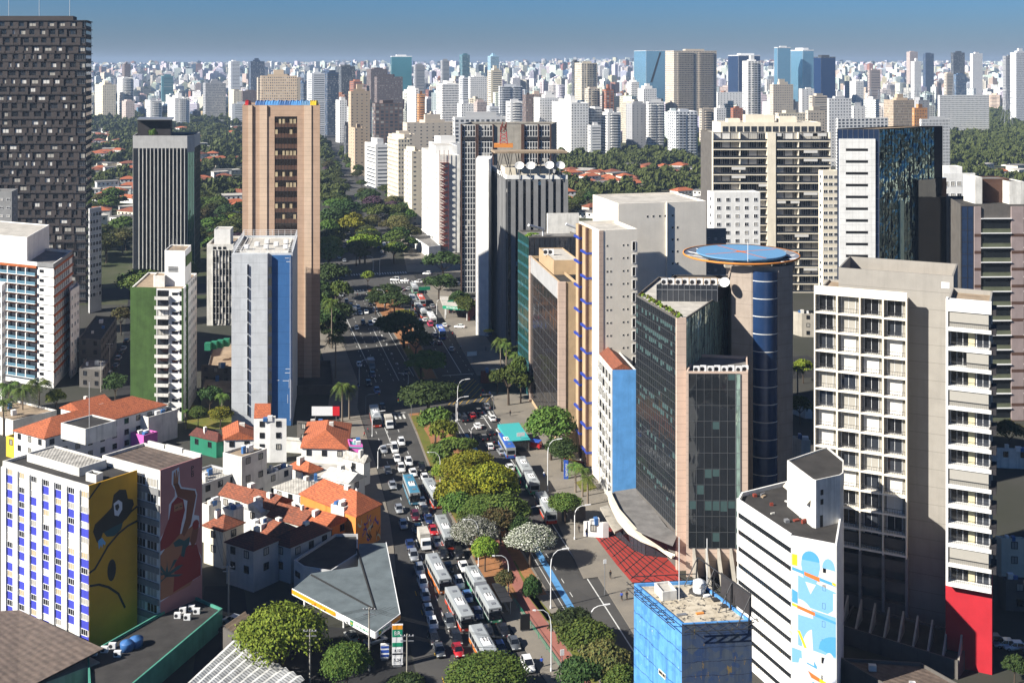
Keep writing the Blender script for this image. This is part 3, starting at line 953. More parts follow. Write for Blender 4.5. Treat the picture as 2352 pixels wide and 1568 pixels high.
for px, py, k_, c_ in [
 (922, 1014, 'suv', 'white'), (906, 1030, 'van', 'white'), (881, 1031, 'sedan', 'silver'), (912, 1051, 'sedan', 'white'), (939, 1060, 'suv', 'white'), (921.5, 1074, 'suv', 'white'),
 (890.6, 1079, 'sedan', 'grey'), (969, 1073, 'suv', 'black'), (949, 1084, 'sedan', 'white'), (976, 1096, 'hatchback', 'white'), (901.5, 1113, 'sedan', 'silver'), (969, 1150, 'sedan', 'silver'),
 (916.5, 1168, 'hatchback', 'silver'), (976, 1170, 'sedan', 'black'), (954, 1184, 'suv', 'maroon'), (985, 1191, 'sedan', 'navy'), (926.5, 1203, 'hatchback', 'silver'),
 (959, 1212, 'sedan', 'teal'), (995, 1217, 'hatchback', 'red'), (942, 1249, 'sedan', 'navy'), (1003.7, 1242, 'sedan', 'silver'), (1018.7, 1270, 'suv', 'black'), (1054, 1270, 'suv', 'black'), (950, 1275, 'suv', 'silver'),
 (1029, 1301, 'sedan', 'black'), (1065, 1299, 'sedan', 'white'), (963.6, 1307, 'suv', 'silver'), (1054, 1337, 'suv', 'white'), (971, 1337, 'suv', 'white'), (977, 1366, 'hatchback', 'silver'), (1074, 1369, 'hatchback', 'blue'),
 (983.7, 1398, 'sedan', 'silver'), (1097, 1405.6, 'sedan', 'navy'), (993.7, 1428, 'sedan', 'white'), (1033, 1427, 'suv', 'grey'), (1155.6, 1444, 'sedan', 'black'), (1120.6, 1447, 'sedan', 'black'), (996, 1464, 'suv', 'black'),
 (1048, 1464, 'suv', 'black'), (1180.6, 1474, 'sedan', 'grey'), (1149, 1486, 'hatchback', 'navy'), (1008.7, 1490, 'sedan', 'grey'), (1052, 1492, 'hatchback', 'red'), (1212.5, 1524, 'suv', 'white'),
 (796, 668, 'suv', 'white'), (784, 677, 'sedan', 'silver'), (796, 692, 'suv', 'grey'), (806, 700, 'sedan', 'black'), (842.6, 687, 'sedan', 'silver'), (851, 698, 'sedan', 'black'), (861.6, 711.7, 'sedan', 'white'), (841, 716, 'sedan', 'white'),
 (823, 706, 'hatchback', 'white'), (827, 718, 'sedan', 'silver'), (834, 741, 'suv', 'black'), (851, 743, 'suv', 'silver'), (861, 738, 'suv', 'white'), (818.7, 752.6, 'sedan', 'white'), (796, 719.6, 'suv', 'grey'), (784, 655, 'sedan', 'black'),
 (791.5, 631, 'sedan', 'white'), (803, 623, 'sedan', 'white'), (785.7, 624.6, 'suv', 'white'), (825, 836, 'sedan', 'white'), (856, 861, 'suv', 'navy'), (846.4, 880, 'suv', 'black'), (866, 897, 'suv', 'blue'), (877.7, 932, 'sedan', 'black'), (934.6, 854, 'sedan', 'black')]:
 car(px, py, k_, c_, True)
for px, py, k_, c_ in [
 (1097, 977, 'sedan', 'white'), (1127, 993, 'suv', 'black'), (1148.5, 989.5, 'sedan', 'white'), (1111, 1003, 'sedan', 'black'), (1137, 1009.5, 'suv', 'black'), (1125, 1024, 'hatchback', 'white'), (1151, 1036, 'sedan', 'silver'), (1171, 1072, 'sedan', 'white'),
 (1116.6, 933, 'suv', 'silver'), (1084.5, 952, 'sedan', 'red'), (1065.5, 961, 'suv', 'black'), (1099, 943, 'sedan', 'black'), (1130.7, 959.4, 'sedan', 'white'),
 (988, 744, 'van', 'pink'), (999, 769, 'suv', 'silver'), (1009, 787, 'sedan', 'maroon'), (991.6, 785, 'sedan', 'silver'), (1037, 801, 'sedan', 'silver'), (937.6, 692, 'sedan', 'white'), (953.6, 722.5, 'sedan', 'silver'), (975.6, 734, 'hatchback', 'white'),
 (965, 738.6, 'suv', 'navy'), (953.6, 735.6, 'sedan', 'silver'), (1021, 746, 'sedan', 'white'), (993, 702, 'sedan', 'silver'), (937.6, 662.6, 'hatchback', 'silver'), (925, 664, 'sedan', 'maroon')]:
 car(px, py, k_, c_, False)
for px, py, k_, c_, rz in [(930, 643.6, 'sedan', 'white', 1.3), (961, 646.5, 'suv', 'white', 1.5), (981, 627.5, 'suv', 'white', 1.4), (1047, 652, 'suv', 'silver', 1.3), (908, 642, 'van', 'white', 1.3), (1056, 748.8, 'sedan', 'white', 1.35), (1035.5, 713.7, 'suv', 'black', .1),
       (535, 1424, 'suv', 'silver', 1.1), (522, 1444, 'sedan', 'black', 1.1), (807, 1459, 'hatchback', 'silver', .5), (862, 1467, 'sedan', 'silver', -1.0), (1332, 1540, 'hatchback', 'white', 1.2),
       (284, 799, 'sedan', 'silver', .12), (272, 822, 'suv', 'silver', .12), (266, 839, 'sedan', 'grey', .12), (251, 861, 'van', 'white', .12), (246, 875, 'suv', 'white', .12), (291, 782, 'sedan', 'black', .12), (277, 810, 'sedan', 'black', .12),
       (2310, 1476, 'sedan', 'silver', 1.5), (2275, 1468, 'suv', 'grey', 1.5), (2330, 1482, 'hatchback', 'white', 1.5)]:
 car(px, py, k_, c_, True, rz)
rr = random.Random(3)
for i in range(44):
 k = rr.random()
 a, b = (FARC[0][1], FARC[1][1]) if k < .5 else (FARC[1][1], FARC[2][1])
 f = rr.random()
 d = (b - a).normalized()
 n = Vector((d.y, -d.x, 0))
 tw = rr.random() < .5
 lane = rr.choice([6, 9.5, 13]) * (-1 if tw else 1)
 p = a + (b - a) * f + n * lane
 if any((o.location - p).length < 6.5 for o, *_ in VEH): continue
 px, py = CX + F_ * p.x / p.y, HZ + F_ * (CH - .7) / p.y
 car(px, py, rr.choice(['sedan', 'hatchback', 'suv']), rr.choice(['white', 'white', 'silver', 'silver', 'black', 'grey', 'red']), tw)
def lane_words(s, t, tw):
 if s > 400: return 'far up the avenue'
 if tw:
  if s > 340: return 'at the far crossing'
  if s > 186: return 'on the wide shaded road past the crossing'
  if s > 110: return 'on the sunlit road beside the magenta house'
  if s > 62: return 'beside the orange tiled house'
  if s > 25: return 'by the grey canopy roof'
  return 'near the bus stop'
 if s > 340: return 'at the far crossing'
 if s > 186: return 'in the queue driving away past the median trees'
 if s > 130: return 'on the zebra crossing before the tree island'
 return 'on the road beside the teal roofed kiosk'
CNAME = dict(suv='sport utility car', sedan='sedan', hatchback='hatchback', van='van', bus='bus', truck='truck')
def vname(v): return ((v[1] + ' ') if v[1] else '') + CNAME[v[2]]
def finish_vehicles():
 used = {}
 for v in VEH: used.setdefault(v[0]['label'], 0)
 for v in VEH:
  if v[0]['label'] != 'x': continue
  o, c, k, s, t, tw, L = v
  sg = -1 if tw else 1
  near = sorted(((w[3] - s) * sg, w) for w in VEH if w is not v and abs(w[4] - t) < 1.9 and w[5] == tw)
  ah = [w for d, w in near if 0 < d < 22]
  bh = [w for d, w in near[::-1] if -22 < d < 0]
  side = sorted((abs(w[3] - s), w[0].name, w) for w in VEH if w is not v and 1.9 < abs(w[4] - t) < 5 and abs(w[3] - s) < 6)
  opts = []
  lw_ = lane_words(s, t, tw)
  if abs(t) > 45 or t < -25 or o.rotation_euler.z in (0.12, 1.5):
   x = o.location
   lw_ = 'parked on the narrow dark side street' if x.x < -80 and x.y > 300 else 'parked in the dark yard at the edge' if x.x > 60 else 'standing by the fuel station' if x.y < 240 else 'crossing the junction'
  if ah: opts.append(f'{vname(v)} behind a {vname(ah[0])}, {lw_}')
  opts.append(f'{vname(v)} {lw_}')
  if bh: opts.append(f'{vname(v)} ahead of a {vname(bh[0])}, {lw_}')
  if ah and bh: opts.append(f'{vname(v)} between a {vname(ah[0])} and a {vname(bh[0])}, {lw_}')
  if side: opts.append(f'{vname(v)} alongside a {vname(side[0][2])}, {lw_}')
  if side and ah: opts.append(f'{vname(v)} alongside a {vname(side[0][2])} and behind a {vname(ah[0])}')
  if side and bh: opts.append(f'{vname(v)} alongside a {vname(side[0][2])} and ahead of a {vname(bh[0])}')
  pick = next((q for q in opts if q not in used and len(q.split()) <= 16), None)
  o['label'] = pick or opts[-1]
  used[o['label']] = 1
  o['group'] = 'cars in the avenue traffic' if not (t < -25) else 'cars standing off the avenue'
finish_vehicles()
def moto(px, py, label, rz):
 p = G(px, py, .5)
 o = thing('motorcycle', label, 'motorcycle', (p.x, p.y, .15), 'motorcycles', rz)
 if 'moto' in BUSP:
  for ch in BUSP['moto'].children: dup(ch, o)
  return
 BUSP['moto'] = o
 b = MB()
 b.tube([(0, -.55, .62), (0, -.1, .72), (0, .3, .82), (0, .55, .75)], .13, 6, 0)
 b.build('body', M['red_sign'], o, local=True)
 s = MB()
 s.box(-.14, .14, -.7, .05, .74, .84)
 s.build('seat', M['black_paint'], o, local=True)
 for yy in (-.6, .68):
  w = MB()
  w.tube([(0, yy + .3 * math.cos(.5236 * k), .3 + .3 * math.sin(.5236 * k)) for k in range(13)], .06, 5)
  w.build('wheel', M['rubber'], o, local=True)
 h = MB()
 h.tube([(-.36, .35, 1.05), (0, .45, .98), (.36, .35, 1.05)], .025, 5)
 h.tube([(0, .45, .98), (0, .68, .3)], .03, 5)
 h.build('handlebar', M['metal_grey'], o, local=True)
for i in range(8): moto(1301 + i * 5.2, 1057 + i * 1.0, 'parked motorcycle in the row of bikes before the blue totem sign', 1.2)
for i in range(6): moto(1312 + i * 5, 1076 + i * 1.1, 'parked motorcycle in the second row of bikes before the blue totem sign', 1.2)
moto(845, 987, 'motorcycle at the kerb beside the dark bus', AVR + math.pi)
moto(820.7, 677, 'lone motorcycle in the shaded far lanes', AVR + math.pi)
moto(1052, 1545, 'red motorcycle at the bottom beside the tree', AVR + math.pi)
# ---------------------------------------------------------------- trees
def rnd_unit(r):
 while True:
  v = Vector((r.uniform(-1, 1), r.uniform(-1, 1), r.uniform(-1, 1)))
  if .05 < v.length < 1: return v.normalized()
def leaf_quad(mb, c, n, s, r, m=0):
 a = n.cross(Vector((r.random(), r.random(), r.random() + .1))).normalized()
 b = n.cross(a)
 w = s * r.uniform(.6, 1.1)
 l = s * r.uniform(.8, 1.5)
 mb.face([c - a * w * .5 - b * l * .2, c + b * l * -.6, c + a * w * .5 - b * l * .1, c + b * l * .6], m)
def crown_mesh(seed, shape, nleaf, leaf, lobes):
 "unit crown (radius 1, from z=0 up to about 1.2): limbs' ends carry clumps, clumps carry leaves"
 r = random.Random(seed)
 mb = MB()
 cl = []
 for i in range(lobes):
  a = 6.2832 * (i + r.random() * .6) * .381966
  if shape == 'flat':
   q = math.sqrt((i + .5) / lobes)
   cl.append((Vector((q * .8 * math.cos(a * 2.63), q * .8 * math.sin(a * 2.63), .62 - .34 * q * q + r.uniform(-.08, .08))), r.uniform(.24, .36), .55))
  elif shape == 'tall':
   z = (i + .5) / lobes
   q = .55 * math.sin(math.pi * min(.95, z * .8 + .15))
   cl.append((Vector((q * math.cos(a * 2.63), q * math.sin(a * 2.63), z * 1.5 + .1)), r.uniform(.26, .38), .8))
  else:
   d = rnd_unit(r)
   d.z = abs(d.z) * 1.1 - .25
   cl.append((Vector((d.x * .66, d.y * .66, .55 + d.z * .5)), r.uniform(.28, .44), .75))
 per = nleaf // lobes
 for c, rad, fz in cl:
  for k in range(per):
   d = rnd_unit(r)
   if d.z < -.35: d.z *= -.6
   rr_ = rad * (1 - .45 * r.random() ** 2.2) * (1 + .25 * r.random() ** 6)
   p = c + Vector((d.x * rr_, d.y * rr_, d.z * rr_ * fz))
   n = (d + Vector((r.uniform(-1.1, 1.1), r.uniform(-1.1, 1.1), r.uniform(-.5, 1.1)))).normalized()
   leaf_quad(mb, p, n, leaf, r)
 return mb
def trunk_mesh(seed, tall, spread, limbs=6):
 "unit trunk: foot at z=-1 (scaled), fork at 0, limbs into the crown"
 r = random.Random(seed)
 mb = MB()
 mb.tube([(0, 0, -1), (.02, .01, -.5), (.03, -.02, .05)], .075, 7, 0, .05)
 for i in range(limbs):
  a = 6.2832 * i / limbs + r.random()
  q = spread * r.uniform(.5, .8)
  mb.tube([(.03, -.02, 0), (q * .5 * math.cos(a), q * .5 * math.sin(a), .22 * tall), (q * math.cos(a), q * math.sin(a), .55 * tall * r.uniform(.8, 1.1))], .04, 5, 0, .012)
 return mb
CROWN, TRUNK = {}, {}
TREE_N = [0]
def crown_data(shape, lod, var, leaf):
 k = (shape, lod, var, leaf)
 if k not in CROWN:
  nl, ls, lb = {3: (17000, .055, 64), 0: (6500, .095, 40), 1: (2200, .13, 26), 2: (620, .20, 14)}[lod]
  CROWN[k] = mesh_of(crown_mesh(hash((shape, lod, var)) % 999 if False else len(CROWN) + 11, shape, nl, ls, lb), 'crown', M[leaf])
 return CROWN[k]
def trunk_data(shape, var, bark='bark'):
 k = (shape, var)
 if k not in TRUNK: TRUNK[k] = mesh_of(trunk_mesh(len(TRUNK), 1.6 if shape == 'tall' else 1., .7), 'trunk', M[bark])
 return TRUNK[k]
def tree_at(p, rad, hgt, label, shape='round', leaf='leaf_green', lod=1, group=None, name='tree', ch=None):
 "rad: crown radius, hgt: total height, ch: height of the crown alone"
 r = random.Random(TREE_N[0] * 7 + 1)
 TREE_N[0] += 1
 o = thing(name, label, 'tree', p, group)
 ch = ch or hgt * .62
 fork = hgt - ch
 var = TREE_N[0] % 3
 c = link('crown', crown_data(shape, lod, var, leaf), o, (0, 0, fork), r.random() * 6.28)
 top = {'flat': .95, 'tall': 1.75, 'round': 1.4}[shape]
 c.scale = (rad * r.uniform(.95, 1.08), rad * r.uniform(.95, 1.08), ch / top)
 t = link('trunk', trunk_data(shape, var), o, (0, 0, fork), c.rotation_euler.z)
 t.scale = (rad * .8, rad * .8, max(fork, .3))
 return o
def tree(cx, top, base, w, label, **kw):
 "picture column, rows of crown top and trunk foot, crown width"
 p = G(cx, base, .1)
 s = F_ / p.y
 h = (base - top) / s
 return tree_at(p, w / s / 2, h, label, **kw)
def palm_mesh(seed, n=22, L=1.0, droop=.9):
 r = random.Random(seed)
 mb = MB()
 for i in range(n):
  a = 6.2832 * i / n + r.random() * .3
  el = r.uniform(.1, 1.1)
  d, up = Vector((math.cos(a), math.sin(a), 0)), Vector((0, 0, 1))
  side = Vector((-math.sin(a), math.cos(a), 0))
  pts = []
  for k in range(7):
   t = k / 6
   pts.append(d * (t * L * (1 - .25 * t)) * math.cos(el * .6) + up * (math.sin(el) * t * L * .9 - droop * t * t * L * .9))
  for k in range(6):
   for sgn in (-1, 1):
    for j in range(2):
     q = pts[k] + (pts[k + 1] - pts[k]) * (j / 2)
     e = (pts[k + 1] - pts[k]).normalized()
     l = L * .30 * (1 - .1 * k) * (0.5 + .5 * math.sin(math.pi * (k + 1) / 7))
     tip = q + side * sgn * l * .8 + e * l * .5 - up * l * .45
     mb.face([q, q + e * L * .055, tip])
 return mb
PALM = {}
def palm(cx, top, base, w, label, group='palms along the avenue', fan=False, leaf='leaf_green'):
 p = G(cx, base, .1)
 s = F_ / p.y
 h, rad = (base - top) / s, w / s / 2
 o = thing('palm_tree', label, 'palm tree', p, group)
 k = (leaf, fan, TREE_N[0] % 2)
 TREE_N[0] += 1
 if k not in PALM:
  PALM[k] = mesh_of(palm_mesh(len(PALM) + 3, 34 if fan else 24, 1.0, .55 if fan else .95), 'crown', M[leaf])
 c = link('crown', PALM[k], o, (0, 0, h - rad * .75), random.random() * 6)
 c.scale = (rad * 1.25,) * 3
 if 'trunk' not in PALM:
  t = MB()
  t.lathe((0, 0, 0), [(1.5, 0), (1.05, .06), (.95, .5), (.85, .9), (1.0, .95), (.5, 1.0)], 8)
  PALM['trunk'] = mesh_of(t, 'trunk', M['palm_bark'])
 t = link('trunk', PALM['trunk'], o)
 t.scale = (.24, .24, h - rad * .7)
 return o
MG = 'trees on the planted median'
for a in [
 (1000, 932, 1018, 84, 'small green tree at the median nose beside the zebra crossing', dict(leaf='leaf_green', lod=1)),
 (1018, 958, 1040, 74, 'mid green tree just behind the median nose tree', dict(leaf='leaf_lime', lod=1)),
 (1048, 1004.0, 1086, 134, 'flat dark green tree at the start of the yellow canopy', dict(shape='flat', leaf='leaf_green', lod=0)),
 (1082, 1030.0, 1135, 139, 'yellow green tree in the middle of the median, upper of the bright ones', dict(shape='flat', leaf='leaf_yellow', lod=3)),
 (1118, 1057.0, 1172, 145, 'brightest yellow flowering tree on the median', dict(shape='flat', leaf='leaf_yellow', lod=3)),
 (1062, 1087.0, 1190, 118, 'yellow and green tree over the west side of the median', dict(shape='flat', leaf='leaf_yellow', lod=0)),
 (1052, 1123.0, 1215, 92, 'dull green tree leaning over the silver bus', dict(leaf='leaf_green', lod=0)),
 (1112, 1133.0, 1228, 108, 'dull green tree below the yellow canopy', dict(leaf='leaf_green', lod=3)),
 (1165, 1130.0, 1235, 113, 'olive green tree at the east edge of the median', dict(leaf='leaf_green', lod=0)),
 (1150, 1155.0, 1250, 92, 'lime tinged tree between the white flowering trees', dict(leaf='leaf_brownish', lod=0)),
 (1093, 1184.0, 1285, 118, 'white flowering tree beside the silver and red bus', dict(leaf='leaf_white', lod=3)),
 (1217, 1200.0, 1302, 113, 'round white flowering tree by the east road', dict(leaf='leaf_white', lod=3)),
 (1114, 1226, 1312, 66, 'small bright green tree in front of the white flowering one', dict(leaf='leaf_lime', lod=0)),
 (1222, 1312, 1375, 46, 'round dark green bush on the grass verge', dict(leaf='leaf_dark', lod=0, ch=6.2)),
 (1160, 1304, 1372, 52, 'brownish sparse shrub behind the bus stop', dict(leaf='leaf_brownish', lod=0)),
 (1035, 1000, 1062, 60, 'small lime tree before the yellow canopy on the median', dict(leaf='leaf_lime', lod=0)),
 (1022, 1060, 1120, 62, 'fresh green tree by the bright verge of the median', dict(leaf='leaf_lime', lod=0)),
 (1160, 1092, 1178, 78, 'lime tree on the east flank of the yellow canopy, median', dict(leaf='leaf_lime', lod=0)),
 (1088, 1160, 1238, 80, 'green tree above the first white flowering tree, median', dict(leaf='leaf_green', lod=0)),
 (1192, 1180, 1262, 64, 'dark tree at the east kerb above the round white tree, median', dict(leaf='leaf_dark', lod=0)),
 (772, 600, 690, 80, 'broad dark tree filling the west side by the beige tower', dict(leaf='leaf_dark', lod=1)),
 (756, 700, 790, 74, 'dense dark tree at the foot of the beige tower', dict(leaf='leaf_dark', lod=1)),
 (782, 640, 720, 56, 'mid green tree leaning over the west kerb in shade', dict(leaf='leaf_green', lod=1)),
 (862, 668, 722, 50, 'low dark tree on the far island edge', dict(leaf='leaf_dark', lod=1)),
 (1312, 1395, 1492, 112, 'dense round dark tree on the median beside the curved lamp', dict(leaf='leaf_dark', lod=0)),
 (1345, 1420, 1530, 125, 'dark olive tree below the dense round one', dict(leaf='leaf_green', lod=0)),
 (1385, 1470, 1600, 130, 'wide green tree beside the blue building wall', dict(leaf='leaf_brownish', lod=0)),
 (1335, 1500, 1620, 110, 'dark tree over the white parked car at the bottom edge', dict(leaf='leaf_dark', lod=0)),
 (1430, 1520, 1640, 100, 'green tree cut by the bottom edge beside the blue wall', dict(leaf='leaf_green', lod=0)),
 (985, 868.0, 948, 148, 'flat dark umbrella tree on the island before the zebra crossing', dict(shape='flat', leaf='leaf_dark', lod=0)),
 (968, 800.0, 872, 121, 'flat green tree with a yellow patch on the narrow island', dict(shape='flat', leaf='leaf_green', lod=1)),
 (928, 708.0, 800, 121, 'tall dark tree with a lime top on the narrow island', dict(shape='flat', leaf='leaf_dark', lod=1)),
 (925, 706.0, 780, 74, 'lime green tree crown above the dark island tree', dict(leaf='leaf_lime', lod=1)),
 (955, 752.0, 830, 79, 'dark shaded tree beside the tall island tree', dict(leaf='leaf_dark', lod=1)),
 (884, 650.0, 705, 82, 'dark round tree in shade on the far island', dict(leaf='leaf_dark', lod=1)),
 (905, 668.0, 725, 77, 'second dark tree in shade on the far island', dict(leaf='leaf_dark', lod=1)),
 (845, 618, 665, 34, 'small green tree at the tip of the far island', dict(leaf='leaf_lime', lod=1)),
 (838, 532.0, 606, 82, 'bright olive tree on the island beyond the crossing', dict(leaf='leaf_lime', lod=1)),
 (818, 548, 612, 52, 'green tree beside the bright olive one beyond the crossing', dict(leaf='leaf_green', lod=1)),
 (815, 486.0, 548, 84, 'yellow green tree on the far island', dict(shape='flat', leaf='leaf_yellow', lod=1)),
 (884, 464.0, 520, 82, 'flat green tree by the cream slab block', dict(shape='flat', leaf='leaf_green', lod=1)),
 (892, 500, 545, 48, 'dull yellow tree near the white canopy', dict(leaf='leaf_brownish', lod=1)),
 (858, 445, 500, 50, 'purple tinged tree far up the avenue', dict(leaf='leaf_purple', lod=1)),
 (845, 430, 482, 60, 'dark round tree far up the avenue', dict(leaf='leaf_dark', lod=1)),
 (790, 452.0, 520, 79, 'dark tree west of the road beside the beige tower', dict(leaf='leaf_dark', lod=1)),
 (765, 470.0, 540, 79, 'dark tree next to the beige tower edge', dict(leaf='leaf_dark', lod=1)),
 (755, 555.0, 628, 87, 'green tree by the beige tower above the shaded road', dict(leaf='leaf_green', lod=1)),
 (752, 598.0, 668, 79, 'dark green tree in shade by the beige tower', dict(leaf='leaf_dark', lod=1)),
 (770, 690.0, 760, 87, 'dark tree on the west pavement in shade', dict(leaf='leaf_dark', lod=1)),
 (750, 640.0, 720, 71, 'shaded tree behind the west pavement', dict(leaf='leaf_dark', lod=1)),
 (1265, 928, 1056, 118, 'large dense green tree before the white slab with blue straps', dict(leaf='leaf_green', lod=0)),
 (1290, 1000, 1082, 84, 'darker green tree below the large dense one', dict(leaf='leaf_dark', lod=0)),
 (1168, 832, 930, 100, 'tall slender trunked tree before the mirror glass wall', dict(shape='flat', leaf='leaf_green', lod=0, ch=8)),
 (1196, 812, 925, 66, 'second slender trunked tree before the mirror glass wall', dict(shape='flat', leaf='leaf_green', lod=0, ch=8)),
 (1142, 842, 905, 50, 'short dark tree by the brick shop', dict(leaf='leaf_dark', lod=1)),
 (1298, 1128, 1200, 78, 'weeping green tree over the kerb near the red terrace', dict(leaf='leaf_green', lod=0)),
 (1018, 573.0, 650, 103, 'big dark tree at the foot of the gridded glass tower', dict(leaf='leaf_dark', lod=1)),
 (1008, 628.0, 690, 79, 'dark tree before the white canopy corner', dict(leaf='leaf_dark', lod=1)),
 (330, 610, 705, 120, 'large dark green tree beside the green walled block', dict(leaf='leaf_green', lod=0)),
 (420, 592, 690, 70, 'dark tree behind the green walled block', dict(leaf='leaf_dark', lod=1)),
 (278, 700, 770, 50, 'bare brownish tree by the dark street', dict(leaf='leaf_brownish', lod=1)),
 (455, 928, 982, 42, 'small round garden tree below the green walled block', dict(leaf='leaf_green', lod=0)),
 (506, 930, 985, 56, 'yellow green garden tree beside the white and blue slab', dict(leaf='leaf_yellow', lod=0)),
 (482, 880, 960, 60, 'dark garden tree in shade beside the white and blue slab', dict(leaf='leaf_dark', lod=1)),
 (128, 890, 950, 48, 'bright green street tree near the balcony block', dict(leaf='leaf_lime', lod=0)),
 (265, 850, 930, 60, 'dark tree in shade along the side street', dict(leaf='leaf_dark', lod=1)),
 (650, 1385, 1545, 205, 'wide leafy green tree at the bottom by the canopy roof', dict(leaf='leaf_lime', lod=3, ch=9)),
 (795, 1470, 1610, 120, 'green tree below the fuel station canopy', dict(leaf='leaf_green', lod=3)),
 (1118, 1508, 1625, 190, 'dark green tree at the bottom edge over the cars', dict(leaf='leaf_green', lod=3)),
 (935, 1545, 1640, 100, 'dark low tree at the bottom edge beside the price sign', dict(leaf='leaf_dark', lod=0)),
 (1838, 905, 975, 56, 'green tree between the cylinder tower and the hotel', dict(leaf='leaf_green', lod=1)),
 (1845, 820, 880, 46, 'small tree behind the cylinder tower', dict(leaf='leaf_lime', lod=1)),
 (2318, 960, 1040, 70, 'yellowish tree at the picture edge behind the balcony tower', dict(leaf='leaf_brownish', lod=1)),
 (2330, 1500, 1570, 60, 'dark tree in the shaded yard', dict(leaf='leaf_dark', lod=1)),
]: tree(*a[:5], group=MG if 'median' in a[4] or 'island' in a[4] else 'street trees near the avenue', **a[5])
for a in [(771, 752, 868, 60, 'tall lit palm on the west pavement with a pale trunk'), (762, 672, 800, 56, 'dark tall palm behind the lit palm'), (786, 862, 968, 62, 'dark palm in shade at the west pavement corner'), (802, 872, 962, 52, 'second dark palm in shade at the west pavement corner'),
   (1150, 762, 850, 52, 'fan palm with a wide crown by the brick shop'), (1186, 798, 870, 46, 'smaller fan palm beside the mirror glass wall'), (1163, 775, 856, 40, 'slim fan palm between the two others'),
   (1305, 1028, 1092, 50, 'palm near the blue totem sign'), (1322, 1048, 1130, 56, 'palm by the old white and blue block'), (1338, 1060, 1140, 50, 'slim palm nearest the old white and blue block'), (1350, 1078, 1160, 50, 'palm with drooping fronds beside the red terrace'),
   (20, 858, 960, 76, 'tall dark palm at the far edge below the balcony block'), (52, 868, 975, 70, 'palm with lit fronds below the balcony block'), (90, 850, 955, 80, 'dark bushy palm below the balcony block'), (8, 900, 1000, 60, 'short palm at the picture edge'),
   (510, 892, 965, 44, 'palm in the garden beside the white and blue slab'), (427, 935, 985, 18, 'slim young palm at the corner of the green walled block'), (1832, 830, 905, 44, 'palm behind the cylinder tower')]:
 palm(*a)
BUILT = []
def free(p, rad): return all((p[0] - x) ** 2 + (p[1] - y) ** 2 > (r + rad) ** 2 for x, y, r in BUILT)
ZONES = [([(200, 640), (200, 262), (560, 262), (560, 640)], 'in the wood between dark and beige towers'),
   ([(735, 480), (735, 275), (800, 285), (830, 480)], 'west of the avenue past the beige tower'),
   ([(1285, 500), (1285, 350), (1640, 330), (1640, 500)], 'in the wood behind the white slab'),
   ([(2160, 440), (2160, 240), (2360, 225), (2360, 440)], 'beside the oval track'),
   ([(600, 330), (600, 262), (735, 262), (735, 330)], 'past the beige tower')]
def in_poly(x, y, poly):
 c = False
 for (x0, y0), (x1, y1) in zip(poly, poly[1:] + poly[:1]):
  if (y0 > y) != (y1 > y) and x < x0 + (y - y0) / (y1 - y0) * (x1 - x0): c = not c
 return c
KINDS = [('round', 'leaf_far', 'dark green'), ('flat', 'leaf_dark', 'flat topped dark'), ('round', 'leaf_green', 'mid green'), ('round', 'leaf_brownish', 'dull olive'), ('flat', 'leaf_green', 'flat topped green'), ('round', 'leaf_lime', 'light green'), ('round', 'leaf_purple', 'purplish')]
KW = [10, 6, 6, 3, 4, 2, 1]
def glade(p): return math.sin(p.x * .047 + 1) * math.sin(p.y * .023 + p.x * .011)
